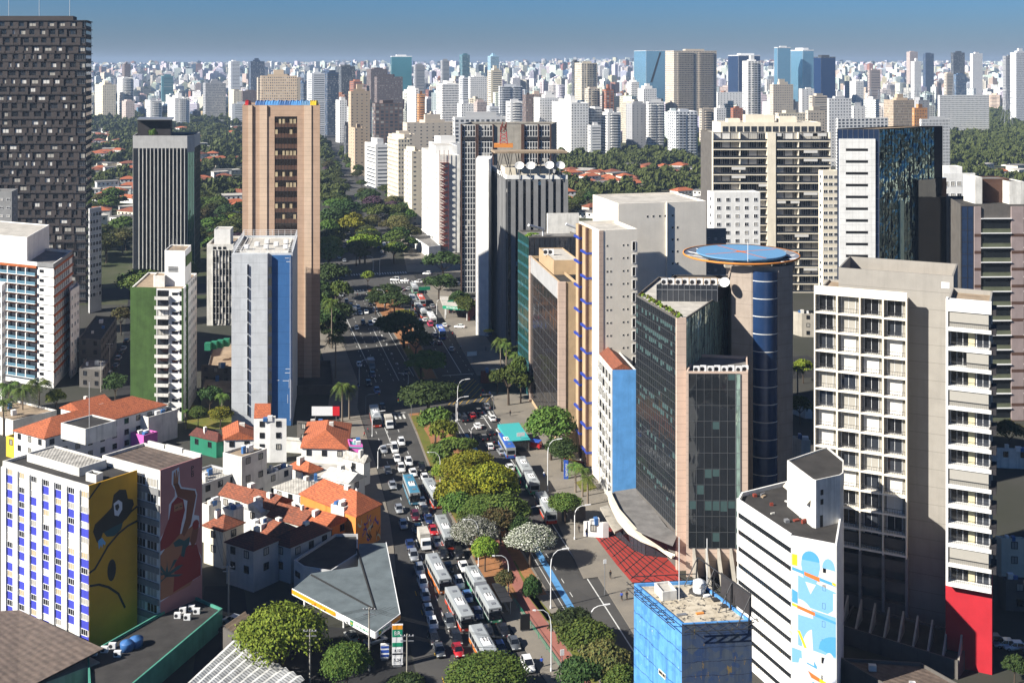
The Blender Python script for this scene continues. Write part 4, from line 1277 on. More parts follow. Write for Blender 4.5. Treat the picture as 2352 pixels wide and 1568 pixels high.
def plant_suburb():
 r = random.Random(12)
 cand = []
 cell = {}
 for x, y, q in BUILT: cell.setdefault((int(x // 60), int(y // 60)), []).append((x, y, q))
 def clear(p, rad): return all((p.x - x) ** 2 + (p.y - y) ** 2 > (q + rad) ** 2 for i in (-1, 0, 1) for j in (-1, 0, 1) for x, y, q in cell.get((int(p.x // 60) + i, int(p.y // 60) + j), []))
 for poly, where in ZONES:
  Ya, Yb = YB(max(p[1] for p in poly)), min(2400, YB(min(p[1] for p in poly)))
  x0, x1 = min(p[0] for p in poly), max(p[0] for p in poly)
  Y = Ya
  while Y < Yb:
   X = XA(x0, Y)
   while X < XA(x1, Y):
    p = Vector((X + r.uniform(-4, 4), Y + r.uniform(-4, 4), 0))
    X += 10.5
    rad = r.uniform(4.2, 8.6)
    if r.random() < .1 or not in_poly(CX + F_ * p.x / p.y, HZ + F_ * CH / p.y, poly): continue
    s, t = sts(p)
    if s < 420 and -24 < t < 48: continue
    if any(abs((p - a).cross((b - a).normalized()).z) < 17 and -5 < (p - a).dot((b - a).normalized()) < (b - a).length for (_, a), (_, b) in zip(FARC, FARC[1:])): continue
    if glade(p) > .3 or (glade(p) > .0 and r.random() < .45): continue
    if clear(p, rad * .8): cand.append((p.y, p, rad, where))
   Y += 10.5
 fr = random.Random(77)
 for i in range(150):
  f = fr.random()
  (_, a), (_, b) = zip(FARC, FARC[1:]).__iter__().__next__() if f < .25 else (FARC[1], FARC[2]) if f < .5 else (FARC[2], FARC[3]) if f < .75 else (FARC[3], FARC[4])
  d = (b - a).normalized()
  p = a + (b - a) * fr.random() + Vector((d.y, -d.x, 0)) * fr.choice([-24, -19, -17, -1, 1, 17, 19, 24])
  cand.append((p.y - 300, p, fr.uniform(4.5, 8), 'lining the far avenue'))
 for i in range(34):
  p = ST(fr.uniform(186, 345), fr.choice([-15, -19, -23, -27, 42, 46]) + fr.uniform(-1, 1))
  if clear(p, 3): cand.append((p.y - 300, p, fr.uniform(3, 5.5), 'beside the shaded road past the crossing'))
 cand.sort(key=lambda c: c[0])
 far = MB()
 for i, (Y, p, rad, where) in enumerate(cand):
  shp, lf, wd = r.choices(KINDS, KW)[0]
  h = rad * r.uniform(1.15, 1.7) + 2
  if i < 285:
   size = 'broad' if rad > 7.2 else 'small' if rad < 5.4 else 'medium'
   d = 'near' if Y < 700 else 'midway' if Y < 900 else 'deep'
   tree_at(p, rad, h, f'{size} {wd} tree {d} {where}', shp, lf, 1 if Y < 850 else 2, 'suburb trees ' + where)
  else:
   c = crown_mesh(i, shp, 150 if Y < 1300 else 70, .36 if Y < 1300 else .5, 7)
   b = len(far.v)
   far.v += [(p.x + v[0] * rad, p.y + v[1] * rad, p.z + TZ(p.x, p.y) + 1.5 + v[2] * h * .75) for v in c.v]
   far.f += [tuple(k + b for k in f) for f in c.f]
   far.m += [0] * len(c.f)
 for _ in range(700):
  Y = r.uniform(2000, 4200)
  X = r.uniform(-.5, .5) * Y
  if X < -.1 * Y or X > .38 * Y or r.random() < .25:
   rad = r.uniform(7, 14)
   c = crown_mesh(_ + 5000, 'round', 60, .5, 5)
   b = len(far.v)
   far.v += [(X + v[0] * rad, Y + v[1] * rad, TZ(X, Y) + v[2] * rad) for v in c.v]
   far.f += [tuple(k + b for k in f) for f in c.f]
   far.m += [0] * len(c.f)
 o = far.build('distant_wood', M['leaf_far'])
 tag(o, 'far dark green woodland between the distant blocks', 'woodland', kind='stuff')
# ---------------------------------------------------------------- street furniture
LAMP = {}
def lamp(base, top, side, label, double=False):
 p = G(*base, .14)
 h = (base[1] - top[1]) * p.y / F_
 o = thing('street_lamp', label, 'street lamp', (p.x, p.y, .14), 'street lamps of the avenue')
 reach = 2.6
 b = MB()
 pts = [(0, 0, 0), (0, 0, h * .72), (side * .15, 0, h * .84), (side * .6, 0, h * .93), (side * 1.4, 0, h * .985), (side * reach, 0, h)]
 b.tube(pts, .11, 6, 0, .06)
 b.tube([(0, 0, 0), (0, 0, .5)], .2, 6)
 b.build('pole', M['metal_white'], o, local=True)
 l = MB()
 l.hexa([(side * reach - .2, -.18, h - .1), (side * reach + .9 * side + .2, -.14, h), (side * reach + .9 * side + .2, .14, h), (side * reach - .2, .18, h - .1), (side * reach - .2, -.14, h + .1), (side * reach + .9 * side + .2, -.1, h + .12), (side * reach + .9 * side + .2, .1, h + .12), (side * reach - .2, .14, h + .1)])
 l.build('lamp_head', M['metal_white'], o, local=True)
 o.rotation_euler = (0, 0, math.atan2(BV.y, BV.x))
for b, t, sd, lb in [((1099, 1300), (1072, 1189), -1, 'curved lamp post between the white flowering trees, arm over the buses'), ((1168, 1372), (1140, 1272), -1, 'curved lamp post behind the bus stop'), ((1266, 1540), (1236, 1396), -1, 'tall curved lamp post beside the median path at the bottom'),
      ((1210, 1222), (1240, 1164), 1, 'curved lamp post rising out of the median trees over the east road'), ((1265, 1396), (1304, 1263), 1, 'tall curved lamp post beside the blue cycle lane'), ((1357, 1466), (1388, 1392), 1, 'lamp post half hidden by the dense round tree'),
      ((1320, 1238), (1325, 1162), 1, 'straight lamp post on the pavement by the red terrace'), ((1258, 1128), (1262, 1010), 1, 'lamp post on the pavement by the row of motorcycles'), ((1011, 1120), (986, 1036), -1, 'curved lamp post beside the bright median verge'),
      ((868, 1075), (896, 1022), 1, 'white lamp post at the west kerb by the magenta house'), ((1082, 1022), (1086, 978), 1, 'lamp post on the median beside the east zebra queue'), ((1051, 965), (1064, 872), 1, 'curved lamp post at the end of the east zebra crossing'),
      ((1048, 968), (1072, 912), 1, 'shorter curved lamp post at the end of the east zebra crossing'), ((825, 886), (823, 826), 1, 'lamp post at the west pavement in tree shade'), ((939, 800), (925, 756), -1, 'curved lamp post by the dark island tree'), ((921, 706), (931, 664), 1, 'tall curved lamp post by the far bus queue'),
      ((883, 712), (870, 664), -1, 'curved lamp post in front of the dark far island trees'), ((905, 718), (892, 693), -1, 'short curved lamp post on the far island'), ((945, 720), (955, 692), 1, 'curved lamp post arching over the articulated far bus'), ((1003, 722), (1005, 687), 1, 'lamp post before the green petrol station'),
      ((938, 882), (921, 855), -1, 'curved lamp post on the island by the flat dark tree'), ((855, 1002), (853, 945), 1, 'thin lamp post beside the waiting dark bus'), ((872, 632), (880, 588), 1, 'lamp post beyond the far crossing'), ((857, 622), (852, 588), -1, 'lamp post by the bright olive far tree')]:
 lamp(b, t, sd, lb)
def sign_post(base, h, w, hh, mat, label, name='road_sign', post='metal_grey', text=None, cat='sign', rz=None):
 p = G(*base, .14)
 rz = math.atan2(BV.y, BV.x) if rz is None else rz
 o = thing(name, label, cat, (p.x, p.y, .14), None, rz)
 b = MB()
 b.tube([(0, 0, 0), (0, 0, h)], .07, 6)
 b.build('post', M[post], o, local=True)
 s = MB()
 s.box(-w / 2, w / 2, -.12, -.04, h - hh, h)
 f = s.build('sign_panel', M[mat], o, local=True)
 if text: lettering(text, f, (0, -.125, h - hh / 2), hh * .55, 'white_sign' if mat != 'white_sign' else 'black_paint')
 return o
def lettering(txt, parent, loc, size, mat, rot=(R(90), 0, 0), name='lettering', align='CENTER'):
 cu = bpy.data.curves.new(name, 'FONT')
 cu.body = txt
 cu.size = size
 cu.align_x = align
 cu.align_y = 'CENTER'
 cu.extrude = .015
 cu.resolution_u = 2
 cu.materials.append(M[mat])
 t = bpy.data.objects.new(name, cu)
 COL.objects.link(t)
 me = bpy.data.meshes.new_from_object(t.evaluated_get(bpy.context.evaluated_depsgraph_get()))
 bpy.data.objects.remove(t)
 o = bpy.data.objects.new(name, me)
 COL.objects.link(o)
 o.parent = parent
 o.location = loc
 o.rotation_euler = rot
 return o
sign_post((975, 690), 6.2, 5.2, 1.6, 'green_sign', 'green hanging road sign over the far bus queue')
sign_post((1040, 722), 6.0, 4.6, 1.6, 'green_sign', 'green road sign by the side street before the petrol station')
sign_post((1084, 850), 6.4, 3.4, 1.4, 'white_sign', 'white street name sign by the brick shop')
sign_post((1196, 1035), 5.0, 2.2, 1.0, 'white_sign', 'white notice panel on a post before the teal roofed kiosk')
sign_post((1389, 1365), 7.0, .6, .8, 'white_sign', 'small white bus stop sign on the pavement by the red terrace')
sign_post((1291, 1560), 5.2, .7, 1.0, 'white_sign', 'small white bus stop sign at the bottom by the median path')
sign_post((1003, 1480), .8, .5, .5, 'white_sign', 'low white marker at the fuel station exit')
def traffic_light(base, h, side, label):
 p = G(*base, .14)
 o = thing('traffic_light', label, 'traffic light', (p.x, p.y, .14), 'traffic lights of the junction', math.atan2(BV.y, BV.x))
 b = MB()
 b.tube([(0, 0, 0), (0, 0, h), (side * .8, 0, h + .5), (side * 4, 0, h + .7)], .09, 6)
 b.build('pole', M['metal_grey'], o, local=True)
 k = MB()
 k.box(side * 4 - .2, side * 4 + .2, -.2, .2, h - .2, h + .8)
 hs = k.build('signal_head', M['black_paint'], o, local=True)
 l = MB()
 l.lathe((0, 0, 0), [(.12, 0), (.12, .03), (.001, .04)], 8)
 for i, m in enumerate(('lamp_red', 'line_yellow', 'green_sign')):
  q = MB()
  q.box(side * 4 - .12, side * 4 + .12, -.23, -.2, h + .52 - .32 * i, h + .76 - .32 * i)
  q.build('lens', M[m], hs, local=True)
traffic_light((945, 955), 4.6, -1, 'traffic light with its arm over the west zebra crossing')
traffic_light((1134, 955), 6.0, -1, 'traffic light at the corner by the mirror glass wall')
traffic_light((840, 948), 5.0, 1, 'traffic light on the west kerb before the zebra crossing')
traffic_light((898, 722), 5.0, -1, 'traffic light with its arm on the far island')
def bus_stop():
 p = G(1153, 1390, .14)
 o = thing('bus_shelter', 'dark roofed bus shelter on the median beside the articulated bus', 'bus stop', (p.x, p.y, .14), None, AVR)
 r_ = MB()
 r_.box(-1.1, 1.1, -4, 4, 2.5, 2.62)
 for y in (-2, 0, 2): r_.box(-1.0, 1.0, y - .05, y + .05, 2.62, 2.68)
 r_.build('roof', M['metal_dark'], o, local=True)
 for y in (-3.6, 0, 3.6):
  c = MB()
  c.box(.7, .85, y - .08, y + .08, 0, 2.5)
  c.build('post', M['metal_grey'], o, local=True)
 b = MB()
 b.box(.3, .75, -3, 3, .45, .52)
 b.box(.6, .7, -2.9, -2.8, 0, .45); b.box(.6, .7, 2.8, 2.9, 0, .45)
 b.build('bench', M['metal_grey'], o, local=True)
 p = G(1206, 1448, .14)
 o = thing('advertising_column', 'black upright advertising panel beside the bus shelter', 'advertising panel', (p.x, p.y, .14), None, AVR)
 b = MB()
 b.box(-.9, .9, -.16, .16, .25, 3.1)
 b.build('panel', M['black_paint'], o, local=True)
 b = MB()
 b.box(-.7, .7, -.1, .1, 0, .25)
 b.build('foot', M['metal_grey'], o, local=True)
 o = thing('railing', 'thin green railing along the median path at the bottom', 'railing', ST(18, 3.6, .14))
 b = MB()
 for z in (.55, 1.0): b.tube([tuple(ST(s, lerp_tab(LR, s) + 3.6, .14 + z)) for s in (-26, -10, 5, 20, 34)], .035, 5)
 b.build('rail', M['green_sign'], o)
 for i in range(16):
  s = -26 + 4 * i
  q = MB()
  q.tube([tuple(ST(s, lerp_tab(LR, s) + 3.6, .14)), tuple(ST(s, lerp_tab(LR, s) + 3.6, 1.2))], .04, 5)
  q.build('post', M['green_sign'], o)
bus_stop()
def utility_pole(base, h, label, wires=(), yellow=False):
 p = G(*base, 0)
 o = thing('utility_pole', label, 'utility pole', (p.x, p.y, 0), 'poles at the fuel station corner')
 b = MB()
 b.tube([(0, 0, 0), (0, 0, h)], .17, 8, 0, .12)
 b.build('pole', M['concrete'], o, local=True)
 if yellow:
  q = MB()
  q.tube([(0, 0, 0), (0, 0, 1.8)], .185, 8)
  q.build('painted_band', M['line_yellow'], o, local=True)
 q = MB()
 for z in (h - .4, h - 1.2): q.box(-1.1, 1.1, -.06, .06, z, z + .12)
 q.build('crossarm', M['metal_grey'], o, local=True)
 for k in (-1, -.4, .4, 1):
  q = MB()
  q.lathe((k, 0, h - .28), [(.05, 0), (.08, .1), (.04, .2)], 6)
  q.build('insulator', M['metal_white'], o, local=True)
 for (dx, dy, dz) in wires:
  for k in (-.9, 0, .9):
   q = MB()
   n = 6
   q.tube([(k + dx * i / n, dy * i / n, h - .2 + dz * i / n - 2.2 * (i / n) * (1 - i / n)) for i in range(n + 1)], .022, 4)
   q.build('cable', M['black_paint'], o, local=True)
utility_pole((848, 1540), 11, 'grey utility pole with crossarms in front of the canopy roof', ((-18, -4, 0), (24, -8, -1)))
utility_pole((935, 1600), 10.5, 'tall pole with a yellow foot beside the price sign', ((14, -2, -1),), True)
utility_pole((712, 1580), 10, 'utility pole with a round transformer among the bottom trees', ((-20, 8, 0), (13, 6, 1)))
utility_pole((525, 1412), 9.5, 'utility pole at the corner by the teal wall', ((-6, 16, 0),))
utility_pole((252, 855), 10, 'utility pole along the dark side street', ((2, 40, 0),))
utility_pole((232, 900), 10, 'utility pole nearer on the dark side street', ((2, 30, 0),))
# ---------------------------------------------------------------- people
def person_meshes():
 out = []
 for walk in (0, 1):
  sk = MB()
  V = [(0, 0, .94), (0, .01, 1.15), (0, .02, 1.38), (0, .03, 1.50), (0, .05, 1.63), (0, .06, 1.72),
    (-.1, 0, .90), (-.11, .16 * walk, .50), (-.11, .10 * walk, .10), (-.11, .2 * walk + .12, .04),
    (.1, 0, .90), (.11, -.10 * walk, .50), (.11, -.30 * walk, .12), (.11, -.22 * walk + .12, .04),
    (-.19, .02, 1.40), (-.24, -.10 * walk, 1.14), (-.25, .02 * walk, .90), (.19, .02, 1.40), (.24, .10 * walk, 1.14), (.25, .22 * walk, .93)]
  E = [(0, 1), (1, 2), (2, 3), (3, 4), (4, 5), (0, 6), (6, 7), (7, 8), (8, 9), (0, 10), (10, 11), (11, 12), (12, 13), (2, 14), (14, 15), (15, 16), (2, 17), (17, 18), (18, 19)]
  rad = [.14, .13, .15, .06, .10, .08, .10, .07, .045, .04, .10, .07, .045, .04, .065, .05, .04, .065, .05, .04]
  me = bpy.data.meshes.new('person')
  me.from_pydata(V, E, [])
  o = bpy.data.objects.new('person', me)
  COL.objects.link(o)
  mod = o.modifiers.new('skin', 'SKIN')
  for i, r_ in enumerate(rad):
   me.skin_vertices[0].data[i].radius = (r_, r_ * .8)
  me.skin_vertices[0].data[0].use_root = True
  o.modifiers.new('sub', 'SUBSURF').levels = 1
  dg = bpy.context.evaluated_depsgraph_get()
  m2 = bpy.data.meshes.new_from_object(o.evaluated_get(dg))
  bpy.data.objects.remove(o)
  def part(lo, hi, nm, arms):
   b = bmesh.new()
   b.from_mesh(m2)
   kill = [f for f in b.faces if not (lo < f.calc_center_median().z < hi and (arms or abs(f.calc_center_median().x) < .2))]
   bmesh.ops.delete(b, geom=kill, context='FACES')
   b.normal_update()
   for v in b.verts: v.co += v.normal * .014
   m = bpy.data.meshes.new(nm)
   b.to_mesh(m)
   b.free()
   return m
  hair = MB()
  hair.lathe((0, .04, 1.62), [(.10, 0), (.115, .06), (.10, .12), (.05, .155), (.001, .16)], 8)
  out.append((m2, part(1.0, 1.47, 'shirt', True), part(.12, 1.0, 'trousers', False), mesh_of(hair, 'hair', M['black_paint'])))
 return out
PM = person_meshes()
PSET = {}
def person(px, py, shirt, trs, label, rz, walk=1, sc=1.0):
 p = G(px, py, .15)
 m2, sh, tr, hr = PM[walk]
 k = (walk, shirt, trs)
 if k not in PSET:
  a, b, c = m2.copy(), sh.copy(), tr.copy()
  for m, mm in ((a, 'skin_light'), (b, shirt), (c, trs)):
   m.materials.clear(); m.materials.append(M[mm])
  PSET[k] = (a, b, c)
 a, b, c = PSET[k]
 o = bpy.data.objects.new('person', a)
 COL.objects.link(o)
 o.location = (p.x, p.y, .15)
 o.rotation_euler = (0, 0, rz)
 tag(o, label, 'person', 'people on the pavements')
 link('shirt', b, o); link('trousers', c, o); link('hair', hr, o)
for a in [(1330, 1222, 'black_paint', 'black_paint', 'person in dark clothes walking beside the straight lamp post', 2.5), (1347, 1232, 'black_paint', 'blue_sign', 'person in a black top standing at the corner of the red terrace', 0, 0), (1402, 1328, 'black_paint', 'black_paint', 'person in black walking past the bus stop sign', 3.0),
   (1428, 1378, 'blue_sign', 'black_paint', 'person in a blue top walking below the red terrace', 2.9), (1440, 1376, 'black_paint', 'black_paint', 'person in black walking beside the one in blue', 2.9), (1244, 1530, 'blue_sign', 'black_paint', 'person in a blue shirt standing on the median pavement at the bottom', 0, 0),
   (1196, 1118, 'red_sign', 'black_paint', 'person in a red top crossing behind the articulated bus', 1.2), (1250, 1096, 'white_sign', 'blue_sign', 'person in a white shirt on the pavement by the motorcycles', .3, 0),
   (1116, 806, 'black_paint', 'black_paint', 'person in black on the shaded pavement past the brick shop', 1), (1058, 802, 'white_sign', 'black_paint', 'person in a white shirt on the shaded pavement past the brick shop', 2),
   (1033, 766, 'black_paint', 'blue_sign', 'person in dark clothes near the blue bus', 2), (1040, 772, 'red_sign', 'black_paint', 'person in a red top near the blue bus', .5), (1047, 778, 'purple_paint', 'black_paint', 'person in a purple top near the market stall', 1), (1172, 955, 'black_paint', 'black_paint', 'person standing by the clipped hedge', 0, 0),
   (1118, 915, 'black_paint', 'black_paint', 'person in black at the corner crossing', .4), (1125, 910, 'blue_sign', 'black_paint', 'person in a blue top at the corner crossing', 2), (1131, 918, 'white_sign', 'black_paint', 'person in a white shirt at the corner crossing', 1), (1109, 905, 'red_sign', 'blue_sign', 'person in a red top waiting by the corner crossing', 0, 0),
   (963, 650, 'black_paint', 'black_paint', 'person in black crossing at the far junction', 1.2), (968, 647, 'white_sign', 'blue_sign', 'person in a white shirt crossing at the far junction', 1.4), (974, 650, 'red_sign', 'black_paint', 'person in a red top crossing at the far junction', 1.2), (981, 646, 'blue_sign', 'black_paint', 'person in a blue top crossing at the far junction', 1.1),
   (823, 890, 'black_paint', 'blue_sign', 'person walking on the west pavement in tree shade', 2.8), (837, 1004, 'red_sign', 'black_paint', 'person in a red top by the magenta house', 1.1), (912, 1082, 'black_paint', 'black_paint', 'person in black standing at the kerb by the white lamp post', 0, 0)]:
 if a[5] and a[0] == 912: a = (872, 1078) + a[2:]
 person(*a)
# ---------------------------------------------------------------- buildings near the avenue
WIN = {}
def win_mesh(w, h, frame, pane, mull):
 k = (round(w, 2), round(h, 2), frame, pane, mull)
 if k not in WIN:
  b = MB()
  t = min(.09, w * .1)
  b.hexa([(0, -.02, 0), (w, -.02, 0), (w, .06, 0), (0, .06, 0), (0, -.02, h), (w, -.02, h), (w, .06, h), (0, .06, h)], 1)
  for x0, x1, z0, z1 in [(-t, 0, -t, h + t), (w, w + t, -t, h + t), (0, w, -t, 0), (0, w, h, h + t)]: b.box(x0, x1, -.12 if w > .6 else -.03, .05, z0, z1, 0)
  for i in range(mull): b.box(w * (i + 1) / (mull + 1) - .03, w * (i + 1) / (mull + 1) + .03, -.06, -.01, 0, h, 0)
  WIN[k] = (mesh_of(b, 'window', [M[frame], M[pane]]), b)
 return WIN[k]
class Bd:
 "a building: root, walls, roof; windows are parts (the hundred nearest; the rest one mesh)"
 def __init__(s, name, label, poly, z0, z1, wall, roof='roof_grey', par=.9, cat='building', group=None, th=.3):
  c = centroid(poly)
  s.o = thing(name, label, cat, (c.x, c.y, z0), group)
  s.poly, s.z0, s.z1, s.w = poly, z0, z1, []
  m = MB()
  body(m, poly, z0, z1, par, th)
  s.wall = m.build('wall', M[wall], s.o)
  s.roof = roofslab(poly, z1, par, th).build('roof', M[roof], s.o)
  s.rz = z1 - par
  BUILT.append((c.x, c.y, max((Vector(p[:2]) - c).length for p in poly)))
 def F(s, i, z=None): return Fr(s.poly[i], s.poly[(i + 1) % len(s.poly)], s.z0 if z is None else z)
 def add(s, mb, name, mat, parent=None):
  return mb.build(name, [M[x] for x in mat] if isinstance(mat, (list, tuple)) else M[mat], parent or s.o)
 def win(s, F, u, v, w, h, frame='metal_white', pane='dark_room', mull=1): s.w.append((F, u, v, w, h, frame, pane, mull))
 def winrow(s, F, us, vs_, w, h, frame='metal_white', panes=('dark_room',), mull=1, r=random.Random(5)):
  for v in vs_:
   for u in us: s.win(F, u, v, w, h, frame, r.choice(panes), mull)
 def flush(s, name='window'):
  cam_ = Vector((0, 0, CH))
  s.w.sort(key=lambda q: (Vector(q[0](q[1], q[2], 0)) - cam_).length)
  rest, mats = {}, []
  for i, (F, u, v, w, h, fr, pn, mu) in enumerate(s.w):
   me, mb = win_mesh(w, h, fr, pn, mu)
   p = F(u, v, 0)
   if i < 100:
    o = link(name, me, s.o, tuple(a - b for a, b in zip(p, s.o.location)), F.rz)
   else:
    r = rest.setdefault((fr, pn), MB())
    b = len(r.v)
    r.v += [(p[0] + F.u.x * x - F.n.x * y, p[1] + F.u.y * x - F.n.y * y, p[2] + z) for x, y, z in mb.v]
    r.f += [tuple(q + b for q in f) for f in mb.f]
    r.m += mb.m
  if rest:
   big, names = MB(), []
   for (fr, pn), r in rest.items():
    ids = []
    for x in (fr, pn):
     if x not in names: names.append(x)
     ids.append(names.index(x))
    b = len(big.v)
    big.v += r.v
    big.f += [tuple(q + b for q in f) for f in r.f]
    big.m += [ids[m] for m in r.m]
   o = s.add(big, name, names + (['metal_white'] if len(names) < 2 else []))
   o['kind'] = 'stuff'
  s.w = []
  return s
 def curtain(s, F, u0, u1, v0, v1, fh, pw, glass_, bar='metal_dark', spandrel=None, sp_h=1.0, d=.05, name='curtain_wall', bw=.05, lit=None):
  g_ = MB()
  n = max(1, round((v1 - v0) / fh))
  fh = (v1 - v0) / n
  k = max(1, round((u1 - u0) / pw))
  pw = (u1 - u0) / k
  for i in range(n): g_.fq(F, u0, u1, v0 + i * fh, v0 + (i + 1) * fh, d)
  a = s.add(g_, name, glass_)
  m = MB()
  for i in range(k + 1): m.fb(F, u0 + i * pw - bw, u0 + i * pw + bw, v0, v1, d, d + .08)
  for i in range(n + 1): m.fb(F, u0, u1, v0 + i * fh - bw, v0 + i * fh + bw, d, d + .06)
  s.add(m, 'mullion', bar, a)
  if spandrel:
   p = MB()
   for i in range(n): p.fb(F, u0, u1, v0 + i * fh + .06, v0 + i * fh + sp_h, d - .02, d + .03)
   s.add(p, 'spandrel', spandrel, a)
  if lit:
   r = random.Random(int(u1 * 13 + v1))
   bl, cnt = MB(), 0
   for i in range(n):
    q = r.choice([0, 0, .3, 2.8])
    for j in range(k):
     if r.random() < lit[0] * q: bl.fq(F, u0 + j * pw + .1, u0 + (j + 1) * pw - .1, v0 + i * fh + fh * .3 + r.random() * fh * .3, v0 + (i + 1) * fh - .12, d + .012)
     if bl.f and cnt < 100:
      s.add(bl, 'blind', lit[1], a)
      bl, cnt = MB(), cnt + 1
   if bl.f: s.add(bl, 'blind', lit[1], a)['kind'] = 'stuff'
  return a
 def roofbox(s, poly, h, wall, roof='roof_grey', name='roof_house', z=None, par=.3):
  z = s.rz if z is None else z
  m = MB()
  body(m, poly, z, z + h, par, .2)
  a = s.add(m, name, wall)
  s.add(roofslab(poly, z + h, par, .2), 'roof', roof, a)
  return a
def tri(pxL, pxC, pxR, Y, dL, dR):
 C = Vector((XA(pxC, Y), Y))
 m = (pxC - CX) / F_
 if dL[1] > 0 and dL[0] / dL[1] > m - .04: dL = (m - .3, 1)
 L, R_ = along(C, dL, pxL), along(C, dR, pxR)
 w = (R_ - C).length + 1
 if (L - C).length > 60: L = C + (L - C).normalized() * max(60, min((L - C).length, w))
 return [L, C, R_, L + R_ - C]
def frontal(pxL, pxR, Y, d=(1, 0), depth=20, back=None):
 L = Vector((XA(pxL, Y), Y))
 R_ = along(L, d, pxR)
 b = Vector(back or perp(Vector(d).normalized()))
 b = b.normalized() * depth
 return [L, R_, R_ + b, L + b]
def box_at(c, w, d, dirx=(1, 0)):
 u = Vector(dirx).normalized()
 v = perp(u)
 c = Vector(c[:2])
 return [c - u * w / 2 - v * d / 2, c + u * w / 2 - v * d / 2, c + u * w / 2 + v * d / 2, c - u * w / 2 + v * d / 2]
def units(b, pts, z, parent=None, w=1.1, h=1.0, dirx=(1, 0)):
 "air conditioning units standing on a roof: things of their own kind, parts of the building"
 u = Vector(dirx).normalized()
 for p in pts:
  m = MB()
  q = box_at(p, w, .55, u)
  m.prism(q, z, z + h)
  a = b.add(m, 'air_conditioner', 'metal_white')
  f = Fr(q[0], q[1], z)
  k = MB()
  k.face([f(w * .32 + h * .34 * math.cos(t * .7854), h * .5 + h * .34 * math.sin(t * .7854), .012) for t in range(8)])
  b.add(k, 'fan', 'metal_dark', a)
def weathered(name, base, alt, peel, amt, rows=0., sc=.9):
 "old paint: crumbling patches, panel seams, flakes of the undercoat"
 k = NT(name)
 p = k.pos()
 v = k.n('TexVoronoi', distance='MANHATTAN')
 v.inputs['Scale'].default_value = sc
 k.l(k.pos((1, 1, 1.3)), v.inputs['Vector'])
 col = k.mix(k.math('MULTIPLY', v.outputs['Color'], 1.0), base, alt)
 col = k.mix(k.math('MULTIPLY', k.ramp(k.noise(k.pos((1, 1, .12)), 1.2, 4, .7), [(.45, (0, 0, 0)), (.7, (1, 1, 1))]), .6), col, tuple(x * .45 for x in base))
 col = k.mix(k.ramp(k.noise(k.pos((1.3, 1.3, .5)), .8, 5, .75), [(amt, (0, 0, 0)), (amt + .03, (1, 1, 1))]), col, peel)
 if rows:
  s = k.n('SeparateXYZ')
  k.l(p, s.inputs[0])
  d = k.math('ADD', s.outputs[2], k.math('MULTIPLY', k.noise(p, .7, 3), .8))
  col = k.mix(k.math('MULTIPLY', k.math('LESS_THAN', k.math('FRACT', k.math('DIVIDE', d, rows)), .05), .8), col, tuple(x * .25 for x in base))
 k.l(col, k.b.inputs['Base Color'])
 k.b.inputs['Roughness'].default_value = .8
 M[name] = k.mat
weathered('shade_patchy', (.012, .04, .12), (.06, .075, .09), (.16, .11, .035), .62, 1.9)  # dark blue base paints in the wall's shade; patches and seams are old paint
weathered('sky_blue_wall', (.05, .20, .50), (.10, .30, .60), (.62, .64, .66), .66, 2.6)
weathered('old_roof', (.40, .34, .25), (.52, .46, .36), (.05, .045, .04), .56)
weathered('spandrel_white', (.74, .73, .70), (.78, .77, .74), (.55, .45, .26), .60)
def dark_tower():
 C = Vector((XA(197, 490), 490))
 poly = [Vector((XA(-70, 490), 490)), C, C + AV * 20, Vector((XA(-70, 490), 490)) + AV * 20]
 zt = ZA(47, 490)
 b = Bd('apartment_tower', 'very tall dark brown residential tower with shifted window boxes', poly, 0, zt, 'tower_brown', 'roof_dark', 1.0)
 F = b.F(0)
 r = random.Random(4)
 fh = 3.62
 n = int(zt // fh)
 sl, pn = MB(), MB()
 for i in range(n + 1):
  v = zt - i * fh
  sl.fb(F, 0, F.L + .5, v - .28, v, -.1, .55 if i % 3 else .75)
 b.add(sl, 'floor_slab', 'charcoal')
 for i in range(n):
  v = zt - (i + 1) * fh
  u = .5 + r.uniform(0, 1)
  while u < F.L - 5:
   w = r.choice([2.2, 2.2, 3.0, 1.6])
   hh = fh - .5
   if i > n - 8:
    for q in range(3): pn.fb(F, u + w + q * .5, u + w + q * .5 + .16, v, v + hh, .05, .5)
   else:
    pn.fb(F, u + w + .05, u + w + r.uniform(1.2, 2.6), v + .05, v + hh, .02, .42)
    pn.fb(F, u, u + w, v + .05, v + 1.0, .02, .42)
   b.win(F, u, v + 1.05, w, 1.75, 'frame_dark', r.choice(['dark_room', 'dark_room', 'glass_dark', 'curtain', 'blind']), 1)
   u += w + r.uniform(1.3, 2.8)
  b.win(F, F.L - 4.6, v + .9, 4.2, 2.0, 'metal_grey', r.choice(['glass_dark', 'dark_room', 'blind']), 3)
 b.add(pn, 'cladding_panel', 'tower_brown')
 S = b.F(1)
 k = MB()
 for i in range(n + 1):
  v = zt - i * fh
  k.fb(S, -.4, S.L, v - .25, v, -.1, .7)
  k.fb(S, 0, S.L, v - 2.4, v - 1.0, .0, .1, 1)
 b.add(k, 'side_balcony', ['charcoal', 'glass_black'])
 q = [Vector((XA(-60, 492), 492)), Vector((XA(168, 492), 492))]
 b.roofbox([q[0], q[1], q[1] + AV * 12, q[0] + AV * 12], 3.0, 'tower_brown', 'roof_dark', 'penthouse')
 m = MB()
 for x in (20, 90, 160): m.tube([(XA(x, 496), 496, zt), (XA(x, 496), 496, zt + 6 + x % 7)], .09, 5)
 b.add(m, 'antenna', 'metal_white')
 b.flush()
dark_tower()
